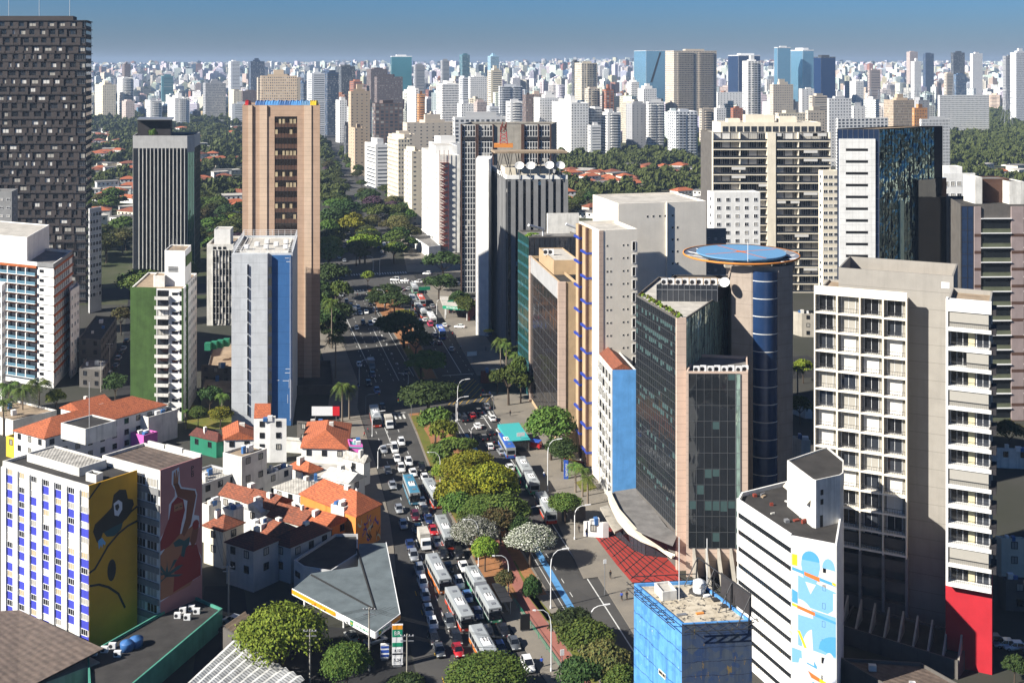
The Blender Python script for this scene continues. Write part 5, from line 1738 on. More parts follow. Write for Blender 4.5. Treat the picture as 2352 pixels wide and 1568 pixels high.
def balcony_block():
 P = tri(-60, 123, 166, 361, (-1, .45), (-.162, 1))
 zt = ZA(606, 361)
 b = Bd('apartment_building', 'white apartment block with orange brown bands and glazed balconies', P, 0, zt, 'white_paint', 'roof_grey')
 F, S = b.F(0), b.F(1)
 fh = 3.05
 n = int((zt - 1) // fh)
 uw = F.L - 7.2
 bd, dk, rl, sl = MB(), MB(), MB(), MB()
 for i in range(n):
  v = zt - 1.2 - (i + 1) * fh
  bd.fb(F, 0, uw, v + fh - .75, v + fh, 0, .5)
  dk.fq(F, 0, uw, v, v + fh - .75, .03)
  rl.fb(F, 0, uw, v, v + 1.0, 1.0, 1.05)
  sl.fb(F, 0, uw, v - .2, v, 0, 1.1)
  for u in [uw - k * 4.1 for k in range(1, 9)]:
   if u > 0: sl.fb(F, u - .18, u + .18, v, v + fh - .7, 0, 1.1)
  sl.fb(F, uw, F.L, v - .12, v + .02, 0, .06)
  b.win(F, uw + 1.2, v + 1.1, 1.6, .8, 'frame_dark', 'dark_room')
  bd.fb(S, .3, S.L, v + fh - .8, v + fh - .1, 0, .4)
  for u in range(1, int(S.L // 3)): b.win(S, u * 3 - 1.6, v + .2, 2.2, 1.9, 'metal_white', 'glass_dark', 2)
  dk.fb(F, uw, F.L, v + fh - .32, v + fh - .1, .0, .05, 0)
 b.add(bd, 'painted_band', 'terracotta_paint')
 b.add(dk, 'balcony_door', 'glass_dark')
 g_ = b.add(rl, 'balustrade', 'glass_sky')
 b.add(sl, 'balcony_slab', 'white_paint')
 t = MB()
 t.fb(F, uw, F.L + .02, zt - b.z0 - 1.3, zt + .05, 0, .12)
 t.fb(S, 0, S.L, zt - 1.6, zt + .05, 0, .12)
 b.add(t, 'dark_fascia', 'mid_grey')
 q = tri(-60, 62, 113, 368, (-1, .45), (-.162, 1))
 b.roofbox(q, ZA(545, 368) - b.rz, 'white_paint', 'roof_light', 'penthouse')
 b.flush()
balcony_block()
def green_block():
 P = tri(300, 420, 452, 328, (-1, .1), (-.12, 1))
 zt = ZA(664, 328)
 b = Bd('apartment_building', 'slim block with a dark green end wall beside a column of white balconies', P, 0, zt, 'white_paint', 'roof_tan', .4)
 F, S = b.F(0), b.F(1)
 ug = F.L * .49
 g_ = MB()
 g_.fb(F, -.05, ug, 0, zt + .3, -.2, .08)
 b.add(g_, 'green_wall', 'olive_paint')
 fh = 2.85
 bal, rl, gl = MB(), MB(), MB()
 n = int(zt // fh)
 for i in range(n):
  v = zt - (i + 1) * fh
  p = MB()
  p.fb(F, ug + .1, ug + 4.3, v - .15, v + .05, 0, 1.5)
  p.fb(F, ug + .1, ug + 4.3, v + .05, v + .85, 1.38, 1.5)
  p.fb(F, ug + 4.15, ug + 4.3, v + .05, v + .85, 0, 1.38)
  q = b.add(p, 'balcony', 'white_old')
  k = MB()
  k.fb(F, ug + .3, ug + 4.1, v + .85, v + .92, 1.4, 1.47)
  b.add(k, 'handrail', 'metal_dark', q)
  b.win(F, ug + .5, v + .1, 3.2, 2.2, 'frame_dark', random.choice(['dark_room', 'glass_dark', 'curtain', 'blind']), 2)
  b.win(F, ug + 5.0, v + 1.15, 1.5, .7, 'frame_dark', 'dark_room')
  b.win(F, ug + 7.3, v + 1.0, .9, 1.1, 'frame_dark', 'dark_room', 0)
  k = MB()
  k.fb(F, ug + 4.8, ug + 6.8, v + 1.9, v + 2.0, 0, .5)
  b.add(k, 'window_hood', 'white_old')
  for u in range(1, int(S.L // 3.6)):
   b.win(S, u * 3.6, v + .9, 2.2, 1.3, 'metal_white', random.choice(['dark_room', 'blind', 'curtain']))
 e = MB()
 e.fb(F, F.L - .35, F.L + .05, 0, zt + .2, -.1, .12)
 e.fb(S, 0, .5, 0, zt + .2, -.1, .12)
 e.fb(S, 5.5, 6.3, 0, zt + .2, -.1, .5)
 b.add(e, 'green_pier', 'olive_paint')
 hs = b.roofbox(tri(378, 425, 439, 334, (-1, .1), (-.12, 1)), ZA(640, 334) - ZA(690, 334) + 4.2, 'white_paint', 'roof_tan', 'water_tank_house')
 gt = b.roofbox(tri(380, 428, 441, 335, (-1, .1), (-.12, 1)), 3.0, 'olive_paint', 'roof_dark', 'green_cap', z=ZA(612, 335))
 lv = MB()
 f2 = Fr(tri(378, 425, 439, 334, (-1, .1), (-.12, 1))[0], tri(378, 425, 439, 334, (-1, .1), (-.12, 1))[1], b.rz)
 for k in range(4): lv.fb(f2, 1.2, 4.2, 4.4 + .42 * k, 4.6 + .42 * k, .02, .1)
 b.add(lv, 'louvre', 'frame_dark', hs)
 c = tri(352, 378, 386, 333, (-1, .1), (-.12, 1))
 b.roofbox(c, 3.4, 'white_old', 'roof_tan', 'stair_house')
 m = MB()
 for px in (388, 395, 404, 418, 421): m.tube([(XA(px, 337), 337, zt + 7), (XA(px, 337), 337, zt + 10.5 + px % 3 * 1.5)], .06, 5)
 b.add(m, 'antenna', 'metal_grey')
 b.flush()
green_block()
def fin_tower():
 Y = 560
 q = Vector((XA(305, Y), Y))
 P = [q, Vector((XA(430, Y), Y)), Vector((XA(447, Y + 6), Y + 6)), Vector((XA(460, Y + 30), Y + 30)), Vector((XA(318, Y + 30), Y + 30))]
 zt = ZA(312, Y)
 b = Bd('office_tower', 'dark glass office tower with thin white vertical fins and pale crown', P, 0, zt, 'light_grey', 'roof_dark')
 F = b.F(0)
 band = zt - ZA(341, Y)
 b.curtain(F, .3, F.L - .1, 0, zt - band, 3.6, 1.5, 'glass_dark')
 for i in (1, 2):
  f = b.F(i)
  b.curtain(f, .4, f.L - .4, 0, zt - band - (2 if i == 1 else 0), 3.6, 1.5, 'glass_green')
 for k in range(13):
  m = MB()
  u = F.L * .12 + F.L * .88 * k / 12.6
  m.fb(F, u - .12, u + .12, 0, zt - band, .05, .75)
  b.add(m, 'fin', 'white_paint')
 t = b.roofbox([Vector((XA(x, y), y)) for x, y in ((316, 566), (392, 566), (396, 584), (322, 584))], 8.5, 'charcoal', 'roof_dark', 'penthouse')
 m = MB()
 m.prism([Vector((XA(x, y), y)) for x, y in ((314, 563), (396, 563), (400, 586), (320, 586))], b.rz + 8.6, b.rz + 9.1, 0, None, True)
 b.add(m, 'solar_roof', 'metal_grey', t)
 c = crown_mesh(77, 'round', 500, .22, 10)
 m = MB()
 m.v = [(XA(352, 563) + v[0] * 2.6, 563 + v[1] * 1.6, b.rz + v[2] * 3.5) for v in c.v]
 m.f, m.m = c.f, c.m
 b.add(m, 'roof_plant', 'leaf_green')
fin_tower()
def beige_tower():
 P = frontal(557, 735, 367, (1, 0), 26, (-.2, 1))
 zt = ZA(242, 367)
 b = Bd('office_tower', 'tall beige stone tower with a recessed dark window strip', P, 0, zt, 'beige_stone', 'roof_grey', .6)
 F = b.F(0)
 s = 367 / F_
 W = lambda px: (px - 557) * s
 m = MB()
 for x0, x1 in ((571, 580), (597, 614), (699, 716)): m.fb(F, W(x0), W(x1), 0, zt, -.1, .5)
 b.add(m, 'light_pier', 'beige_light')
 m = MB()
 m.fb(F, W(557), W(571), 0, zt, -.1, .25); m.fb(F, W(716), W(735), 0, zt, -.1, .25); m.fb(F, W(614), W(631), 0, ZA(268, 367), -.1, .2); m.fb(F, W(683), W(699), 0, ZA(268, 367), -.1, .2)
 b.add(m, 'stone_pier', 'beige_stone')
 zt2 = ZA(268, 367)
 a = b.curtain(F, W(631), W(683), 0, zt2, 3.5, 1.15, 'glass_brown', 'metal_dark', 'brick_brown', 1.5, .03, bw=.04)
 bl = MB()
 r = random.Random(2)
 for v in range(3, int(zt2 // 3.5)):
  if r.random() < .7:
   for k in range(6):
    if r.random() < .6: bl.fq(F, W(631) + k * 1.2 + .2, W(631) + k * 1.2 + 1.0, v * 3.5 + 1.7, v * 3.5 + 3.2, .1)
 b.add(bl, 'blind', 'warm_blind', a)
 d = b.add(MB(), 'roof_canopy', 'slab_blue') if False else None
 y = 372
 for i, (x0, x1, mt) in enumerate([(586, 608, 'tank_blue'), (608, 640, 'pale_blue_wall'), (640, 668, 'tank_blue'), (668, 692, 'pale_blue_wall'), (692, 712, 'helipad_blue'), (712, 726, 'yellow_sign'), (563, 570, 'red_sign')]):
  m = MB()
  n = 5
  for k in range(n):
   xa, xb = XA(x0 + (x1 - x0) * k / n, y), XA(x0 + (x1 - x0) * (k + 1) / n, y)
   m.hexa([(xa, y, zt - .6), (xb, y, zt - .6), (xb, y + 5, zt - .6), (xa, y + 5, zt - .6), (xa, y + .3, zt + .8 + .5 * (k % 2)), (xb, y + .2, zt + 1.1 + .5 * ((k + 1) % 2)), (xb, y + 4, zt + 1.2), (xa, y + 4, zt + 1.0)])
  b.add(m, 'roof_tarpaulin' if i < 6 else 'red_tank', mt)
 pod = Bd('podium', 'low dark concrete podium at the foot of the beige tower', frontal(600, 768, 352, (1, .1), 30, (-.2, 1)), 0, ZA(888, 352), 'concrete_dark', 'roof_dark', 1.2)
 return b
beige_tower()
def blue_slab():
 Y = 324
 P = frontal(535, 672, Y, (1, 0), 34, (-.15, 1))
 zt = ZA(581, Y)
 b = Bd('office_slab', 'slim slab building with a white panelled wall and a blue painted strip', P, 0, zt, 'slab_white', 'roof_light', 1.0)
 F = b.F(0)
 s = Y / F_
 W = lambda px: (px - 535) * s
 m = MB()
 m.fb(F, W(535) - .02, W(617), 0, zt + .02, -.1, 1.6)
 wp = b.add(m, 'white_panel_wall', 'slab_white')
 m = MB()
 m.fb(F, W(625), W(669), 0, zt - .6, -.1, .25)
 bl = b.add(m, 'blue_wall', 'slab_blue')
 sl = MB()
 for x in (572, 619):
  for k in range(int(zt // 3.4)):
   m = MB()
   v = zt - 6 - k * 3.4
   if v < 3: break
   if x == 572: m.fb(F, W(571.6), W(574), v, v + 3.0, 1.58, 1.63)
   else: m.fb(F, W(617.3), W(624), v, v + 2.0, -.1, .4)
   sl = m
   o = b.add(m, 'slit_window' if x == 572 else 'recess_panel', 'black_paint' if x == 572 else 'balcony_tint')
   if x == 572:
    k2 = MB()
    k2.fb(F, W(571), W(571.6), v, v + 3.0, 1.6, 2.1)
    b.add(k2, 'slit_hood', 'slab_white', o)
 g_ = MB()
 for x, y0, y1 in ((666.5, 590, 965), (664, 870, 890), (661, 905, 925), (668, 870, 960)): g_.fb(F, W(x), W(x + .7), ZA(y1, Y), ZA(y0, Y), .25, .3)
 for x0, x1, y in ((656, 666, 846), (655, 666, 855), (636, 642, 872), (650, 665, 873), (655, 664, 592), (658, 668, 600)): g_.fb(F, W(x0), W(x1), ZA(y + 1, Y), ZA(y, Y), .25, .3)
 b.add(g_, 'white_pipe', 'metal_white', bl)
 q = frontal(551, 662, Y + 4, (1, 0), 26, (-.15, 1))
 b.roofbox(q, .9, 'white_old', 'roof_light', 'plant_deck')
 rl = MB()
 for i in range(4):
  f = b.F(i, zt)
  for v in (.6, 1.2, 1.8): rl.fb(f, 0, f.L, v, v + .07, -.3, -.23)
  for k in range(int(f.L // 2) + 1): rl.fb(f, k * 2, k * 2 + .08, 0, 1.85, -.3, -.2)
 b.add(rl, 'roof_rail', 'metal_white')
 for i in range(7):
  m = MB()
  x, y = XA(560 + i * 15, Y + 8), Y + 8 + (i % 3) * 5
  m.box(x, x + 1.3, y, y + 1.6, b.rz + .9, b.rz + 2.0)
  b.add(m, 'roof_unit', 'metal_white')
blue_slab()
def grid_office():
 P = frontal(475, 536, 448, (1, .02), 22, (-.1, 1))
 zt = ZA(561, 448)
 b = Bd('office_building', 'narrow pale office block with a fine dark window grid', P, 0, zt, 'white_old', 'roof_tan')
 F = b.F(0)
 s = 448 / F_
 r = random.Random(9)
 for i in range(13):
  v = zt - 4.6 - i * 2.55
  for k in range(6): b.win(F, 2.6 + k * 1.3, v, 1.08, 2.0, 'frame_dark', r.choice(['dark_room', 'glass_dark', 'glass_dark', 'blind', 'curtain']), 0)
 m = MB()
 for k in range(7): m.fb(F, 2.35 + k * 1.3, 2.5 + k * 1.3, 1, zt - 2.2, 0, .35)
 b.add(m, 'mullion', 'white_old')
 b.winrow(F, [2.6, 4.6, 6.6], [zt - 1.9], 1.0, .8, 'frame_dark')
 q = frontal(492, 529, 450, (1, .02), 8, (-.1, 1))
 h = b.roofbox(q, ZA(527, 450) - b.rz, 'white_paint', 'roof_light', 'roof_house')
 b.flush()
grid_office()
def gridded_tower():
 Y = 513
 P = frontal(1058, 1266, Y, (1, .02), 24, (.15, 1))
 zt = ZA(286, Y)
 b = Bd('office_tower', 'wide office tower with a white mullion grid over dark glass', P, 0, zt, 'concrete', 'roof_dark')
 F = b.F(0)
 s = Y / F_
 W = lambda px: (px - 1058) * s
 for x0, x1 in ((1061, 1092), (1099, 1131), (1204, 1235), (1238, 1263)):
  a = b.curtain(F, W(x0), W(x1), 0, zt - .4, 2.6, 1.25, 'glass_dark', 'white_paint', None, .7, .05, bw=.12, lit=(.12, 'blind'))
  m = MB()
  m.fb(F, W(x0), W(x1), ZA(322, Y), ZA(314, Y), .0, .5)
  b.add(m, 'dark_band', 'metal_dark', a)
 m = MB()
 for x0, x1 in ((1058, 1061), (1092, 1094.5), (1096, 1099), (1131, 1134), (1197, 1204), (1235, 1238), (1263, 1266)): m.fb(F, W(x0), W(x1), 0, zt, -.1, .8)
 b.add(m, 'dark_pier', 'brick_brown')
 m = MB()
 m.fb(F, W(1092), W(1099), 0, zt - .3, -.1, .3)
 b.add(m, 'pale_strip', 'white_old')
 o = thing('antenna_mast', 'red and white lattice antenna mast on an orange platform before the gridded tower', 'antenna', (XA(1152, 480), 480, ZA(330, 480)))
 m = MB()
 x, y, z = XA(1157, 480), 480, ZA(330, 480)
 for k in range(4):
  dx, dy = (1, 1) if k == 0 else (-1, 1) if k == 1 else (-1, -1) if k == 2 else (1, -1)
  m.tube([(x + dx * 1.6, y + dy * 1.6, z), (x + dx * .9, y + dy * .9, z + 8)], .16, 5)
 for k in range(5):
  w = 1.6 - .14 * k
  zz = z + 1.6 * k
  m.tube([(x - w, y - w, zz), (x + w, y - w, zz + 1.5)], .1, 4)
  m.tube([(x + w, y - w, zz), (x - w, y - w, zz + 1.5)], .1, 4)
  m.tube([(x - w, y + w, zz), (x - w, y - w, zz + 1.5)], .1, 4)
 m.build('mast', M['red_paint'], o)
 for k in range(6):
  d = MB()
  d.tube([(x - 1.4 + .5 * k, y - 1.4, z + 5 + k % 3), (x - 1.4 + .5 * k, y - 1.7, z + 7.5 + k % 3)], .22, 6)
  d.build('antenna_panel', M['rust_red'], o)
 m = MB()
 m.box(x - 4.2, x + 4.0, y - 2, y + 3, z - 1.6, z)
 m.build('platform', M['orange_paint'], o)
gridded_tower()
def striped_tower():
 dL = (-.164, 1)
 P = tri(1128, 1165, 1303, 410, dL, (1, .03))
 zt = ZA(403, 410)
 b = Bd('office_tower', 'dark striped office tower carrying a flat rooftop helipad and dishes', P, 0, zt, 'mid_grey', 'roof_dark', 1.4)
 F, S = b.F(1), b.F(0)
 m = MB()
 for f in (F, S):
  m.fb(f, -.1, f.L + .1, zt - 1.4, zt + .1, -.2, .35)
 b.add(m, 'white_parapet', 'white_paint')
 n = 8
 pw = F.L / n
 for k in range(n):
  a = b.curtain(F, k * pw + pw * .10, k * pw + pw * .5, 0, zt - 2.2, 3.3, pw * .4, 'glass_black', 'metal_dark', None, 1, .02, lit=(.13, 'glass_sky'))
  m = MB()
  m.fb(F, k * pw + pw * .5, (k + 1) * pw + pw * .10, 0, zt - 1.5, -.1, .45)
  b.add(m, 'grey_pier', 'mid_grey')
 ns = 12
 for k in range(ns):
  m = MB()
  u = S.L * k / ns
  m.fb(S, u, u + S.L / ns * .55, 0, zt - 1.5, -.1, .5)
  b.add(m, 'grey_pier', 'mid_grey')
 b.curtain(S, 0, S.L, 0, zt - 1.6, 3.3, 1.2, 'glass_black', 'metal_dark', None, 1, .02, lit=(.08, 'curtain'))
 q = [(XA(1093, 432), 432), (XA(1122, 430), 430), (XA(1128, 433), 433), (XA(1131, 446), 446), (XA(1098, 446), 446)]
 m = MB()
 m.prism(q, 0, ZA(366, 430))
 b.add(m, 'stair_column', 'white_paint')
 hp = [(XA(1126, 430), 430), (XA(1290, 414), 414), (XA(1302, 437), 437), (XA(1128, 446), 446)]
 m = MB()
 zc = ZA(349, 412)
 hp = tri(1128, 1137, 1303, 413, dL, (1, .03))
 m.prism(hp, zc - .7, zc, 0, None, True)
 hpad = b.add(m, 'helipad_deck', 'roof_tan')
 m = MB()
 cc = centroid(hp)
 for i in range(7):
  for j in (0, 1):
   e = hp[1] + (hp[2] - hp[1]) * (i / 6) + (hp[0] - hp[1]) * (.12 + .7 * j)
   g_ = e + (cc - e) * .25
   m.tube([(e.x, e.y, zc - .7), (g_.x, g_.y, zt - 1.3)], .14, 5)
   m.tube([(g_.x, g_.y, zc - .7), (e.x * .6 + g_.x * .4, e.y * .6 + g_.y * .4, zt - 1.3)], .1, 5)
 b.add(m, 'strut', 'metal_dark', hpad)
 q = tri(1150, 1160, 1270, 418, dL, (1, .03))
 b.roofbox(q, 3.6, 'cream', 'roof_grey', 'plant_room')
 for px, yy in ((1193, 381), (1219, 381), (1262, 380), (1287, 380)):
  o = thing('satellite_dish', ['first', 'second', 'third', 'last'][(1193, 1219, 1262, 1287).index(px)] + ' white satellite dish along the striped tower roof edge, counted from the avenue', 'satellite dish', (XA(px, 409), 409, b.rz), 'dishes on the striped tower')
  m = MB()
  rows = []
  ax = Vector((.25 if px > 1280 else -.05, -.75, .65)).normalized()
  e1 = ax.cross(Vector((0, 0, 1))).normalized()
  e2 = ax.cross(e1)
  c0 = Vector((XA(px, 409), 409, ZA(yy, 409)))
  for r_, h_ in ((.05, -.45), (.75, -.35), (1.3, -.1), (1.7, .22), (1.75, .24)):
   rows.append([c0 + (e1 * math.cos(.3927 * k) + e2 * math.sin(.3927 * k)) * r_ + ax * h_ for k in range(16)])
  m.grid(rows, 0, True)
  m.build('reflector', M['white_paint'], o)
  m = MB()
  m.tube([tuple(c0 - ax * .5), (c0.x, c0.y + .5, b.rz)], .16, 6)
  m.tube([tuple(c0 + e1 * 1.8 + ax * .2), tuple(c0 + ax * 1.7)], .05, 4)
  m.tube([tuple(c0 - e1 * 1.8 + ax * .2), tuple(c0 + ax * 1.7)], .05, 4)
  m.build('mount', M['metal_grey'], o)
striped_tower()
def spiral_block():
 P = tri(965, 1009, 1056, 622, AV, (1, .05))
 zt = ZA(357, 622)
 b = Bd('office_building', 'white slab block with a rust red fire stair on its end wall', P, 0, zt, 'white_old', 'roof_light')
 S, F = b.F(0), b.F(1)
 for i in range(15):
  for k in range(9): b.win(S, 2 + k * (S.L - 4) / 9, zt - 4 - i * 3.4, .7, .8, 'mid_grey', 'dark_room', 0)
 for i in range(15):
  v = zt - 4 - i * 3.3
  m = MB()
  m.fb(F, .2, 5.2, v - .15, v, .1, 1.9)
  m.fb(F, .2, 5.2, v + .9, v + 1.0, 1.8, 1.9)
  m.hexa([F(.4, v - 1.65, 1.8), F(.8, v - 1.65, 1.8), F(.8, v - 1.65, .9), F(.4, v - 1.65, .9), F(4.6, v, 1.8), F(5.0, v, 1.8), F(5.0, v, .9), F(4.6, v, .9)])
  m.hexa([F(4.6, v - 3.3, .9), F(5, v - 3.3, .9), F(5, v - 3.3, .1), F(4.6, v - 3.3, .1), F(.4, v - 1.65, .9), F(.8, v - 1.65, .9), F(.8, v - 1.65, .1), F(.4, v - 1.65, .1)])
  b.add(m, 'stair_flight', 'rust_red')
 m = MB()
 for u in (.2, 2.7, 5.2): m.fb(F, u - .12, u + .12, 2, zt + 3, 1.7, 1.9)
 b.add(m, 'stair_post', 'rust_red')
 b.roofbox(tri(985, 1000, 1050, 640, AV, (1, .05)), 5, 'white_paint', 'roof_light', 'roof_house')
 b.flush()
 c = Bd('canopy_building', 'low white fronted canopy reaching out to the pavement before the white slab block', [G(*p) for p in ((938, 560), (985, 592), (1012, 588), (968, 548))], 0, 6, 'white_paint', 'roof_grey', .5)
spiral_block()
def mirror_blocks():
 P = tri(1190, 1215, 1332, 352, AV, (1, .06))
 zt = ZA(543, 352)
 b = Bd('office_building', 'green glass office block with a planted roof terrace', P, 0, zt, 'concrete_dark', 'roof_grey', .6)
 b.curtain(b.F(0), 0, b.F(0).L, 0, zt - .4, 3.4, 1.7, 'glass_green', 'metal_dark', 'glass_teal', .9)
 b.curtain(b.F(1), 0, b.F(1).L, 0, zt - .4, 3.4, 1.7, 'glass_dark', 'metal_dark')
 c = crown_mesh(5, 'flat', 700, .14, 14)
 m = MB()
 q = centroid([P[0], P[1], P[1], P[2]])
 x0, y0 = XA(1224, 354), 355
 m.v = [(x0 + v[0] * 3.0, y0 + v[1] * 2.4, b.rz + v[2] * 1.6) for v in c.v]
 m.f, m.m = c.f, c.m
 b.add(m, 'roof_plant', 'leaf_lime')
 m = MB()
 for a, bb in (((1214, 353), (1247, 357)), ((1300, 356), (1330, 357))):
  pa, pb = Vector((XA(*a), a[1], b.rz + 4)), Vector((XA(*bb), bb[1], b.rz + 2.2))
  m.tube([pa, pb], .45, 6)
  m.tube([pb, (pb.x, pb.y, b.rz - 6)], .3, 6)
 b.add(m, 'roof_pipe', 'metal_white')
 b.roofbox(tri(1256, 1258, 1330, 362, AV, (1, .06)), 6.5, 'white_old', 'roof_light', 'roof_house')
 dl = (-.173, 1)
 P = tri(1219, 1286, 1326, 305, dl, (1, .06))
 zt = ZA(648, 305)
 b = Bd('office_building', 'brown mirror glass block with a pale stone end wall', P, 0, zt, 'sand_stone', 'roof_dark', .8)
 S, F = b.F(0), b.F(1)
 b.curtain(S, 1.2, S.L - .6, 1.5, zt - 5.2, 3.3, 2.2, 'glass_brown', 'bar_grey', bw=.03)
 m = MB()
 for k in range(36): m.fb(S, 1.2 + (S.L - 1.8) * k / 36, 1.2 + (S.L - 1.8) * (k + .7) / 36, zt - 5.0, zt - .2, 0, .25)
 b.add(m, 'louvre_band', 'light_grey')
 m = MB()
 m.fb(S, 0, 1.2, 0, zt + .1, -.2, .6)
 b.add(m, 'stone_pier', 'pink_stone')
 m = MB()
 m.fb(S, S.L - .6, S.L, 0, zt + .1, -.2, .5)
 m.fb(F, -.5, 1.6, 0, zt + .1, -.2, .3)
 b.add(m, 'corner_pier', 'pink_stone')
 pz = b.roofbox(tri(1238, 1272, 1330, 320, dl, (1, .06)), 4.2, 'sand_stone', 'roof_light', 'plant_room')
 units(b, [(XA(1255, 330), 330), (XA(1266, 330), 330)], b.rz + 4.0, w=1.6, h=1.8)
mirror_blocks()
def strapped_slab():
 P = tri(1330, 1376, 1464, 280, AV, BV)
 zt = ZA(529, 280)
 b = Bd('office_slab', 'white slab tower with blue strapped brown shafts on its narrow side', P, 0, zt, 'offwhite', 'roof_light', .8)
 S, F = b.F(0), b.F(1)
 for u0, u1 in ((S.L * .02, S.L * .30), (S.L * .36, S.L * .66)):
  m = MB()
  m.fb(S, u0, u1, 2, zt - .5, -.1, 1.0)
  a = b.add(m, 'duct_shaft', 'sand_stone')
  m = MB()
  m.fb(S, u1 - .9, u1 + .05, 2, zt - .2, .9, 1.5)
  b.add(m, 'duct_cover', 'brick_brown', a)
  for k in range(9):
   m = MB()
   v = zt - 4 - k * 6.4 - (3 if u0 > 2 else 0)
   if v > 2: m.fb(S, u0 - .1, u1 + .12, v, v + .55, -.05, 1.56); b.add(m, 'strap', 'navy_band', a)
 m = MB()
 m.fb(F, -.05, 1.1, 0, zt - .1, -.1, .12)
 b.add(m, 'stone_edge', 'pink_stone')
 for k in range(16):
  v = zt - 4.2 - 3.25 * k
  if v < 2: break
  for u in ((2.0, 3.0, 6.4, 7.6) if k else (2.0, 6.4, 7.6)): b.win(F, u * F.L / 10.5, v, .42, .42, 'white_old', 'dark_room', 0)
  b.win(F, F.L - 1.35, v - 1.2, .8, 2.2, 'metal_white', 'dark_room', 0)
 Q = frontal(1420, 1622, 302, BV, 22, AV)
 zq = ZA(468, 302)
 m = MB()
 body(m, Q, 0, zq, .5, .3)
 a = b.add(m, 'rear_wing', 'offwhite')
 b.add(roofslab(Q, zq, .5, .3), 'roof', 'roof_light', a)
 f = Fr(Q[0], Q[1], 0)
 m = MB()
 m.fb(f, (1538 - 1420) * .118, (1538 - 1420) * .118 + .2, 0, zq, 0, .5)
 b.add(m, 'pilaster', 'offwhite', a)
 for k in range(14):
  v = zq - 4 - 3.3 * k
  for u in ((15.6, 17) if k else (8.2, 9.9, 11.8, 13.4, 15.6)): b.win(f, u, v, .5, .5, 'white_old', 'dark_room', 0)
 b.flush()
strapped_slab()
def old_blue():
 P = tri(1371, 1407, 1462, 265, (-.14, 1), (1, .03))
 zt = ZA(850, 265)
 b = Bd('apartment_building', 'old white block with a bright blue end wall and tiled roof', P, 0, zt, 'white_old', 'roof_grey', .3)
 S, F = b.F(0), b.F(1)
 m = MB()
 m.fb(F, 0, F.L, 3, zt + .1, -.1, .06)
 b.add(m, 'blue_wall', 'pale_blue_wall')
 r = random.Random(8)
 for i in range(9):
  v = zt - 3.2 - i * 3.05
  for k in range(5):
   b.win(S, .8 + k * (S.L - 1.2) / 5, v, 1.5, 1.5, 'frame_dark', r.choice(['dark_room', 'dark_room', 'blind', 'curtain']), 2)
   if r.random() < .4: units(b, [S(.9 + k * (S.L - 1.2) / 5 + .5, 0, .35)], v - .9, w=.8, h=.6, dirx=S.u)
 m = MB()
 for k in range(6): m.fb(S, k * (S.L - .4) / 5, k * (S.L - .4) / 5 + .4, 0, zt, 0, .3)
 b.add(m, 'pilaster', 'white_old')
 m = MB()
 c = [P[0], P[1], P[1] + (P[2] - P[1]) * .85, P[0] + (P[2] - P[1]) * .85]
 rid = [(c[0] + c[3]) / 2, (c[1] + c[2]) / 2]
 z0, z1 = zt + .1, zt + 1.6
 m.face([(*c[1], z0), (*rid[1], z1), (*rid[0], z1), (*c[0], z0)][::-1])
 m.face([(*c[2], z0), (*c[3], z0), (*rid[0], z1), (*rid[1], z1)])
 m.face([(*c[1], z0), (*c[2], z0), (*rid[1], z1)])
 m.face([(*c[3], z0), (*c[0], z0), (*rid[0], z1)])
 b.add(m, 'tiled_roof', 'clay_tile_old')
 b.flush()
old_blue()
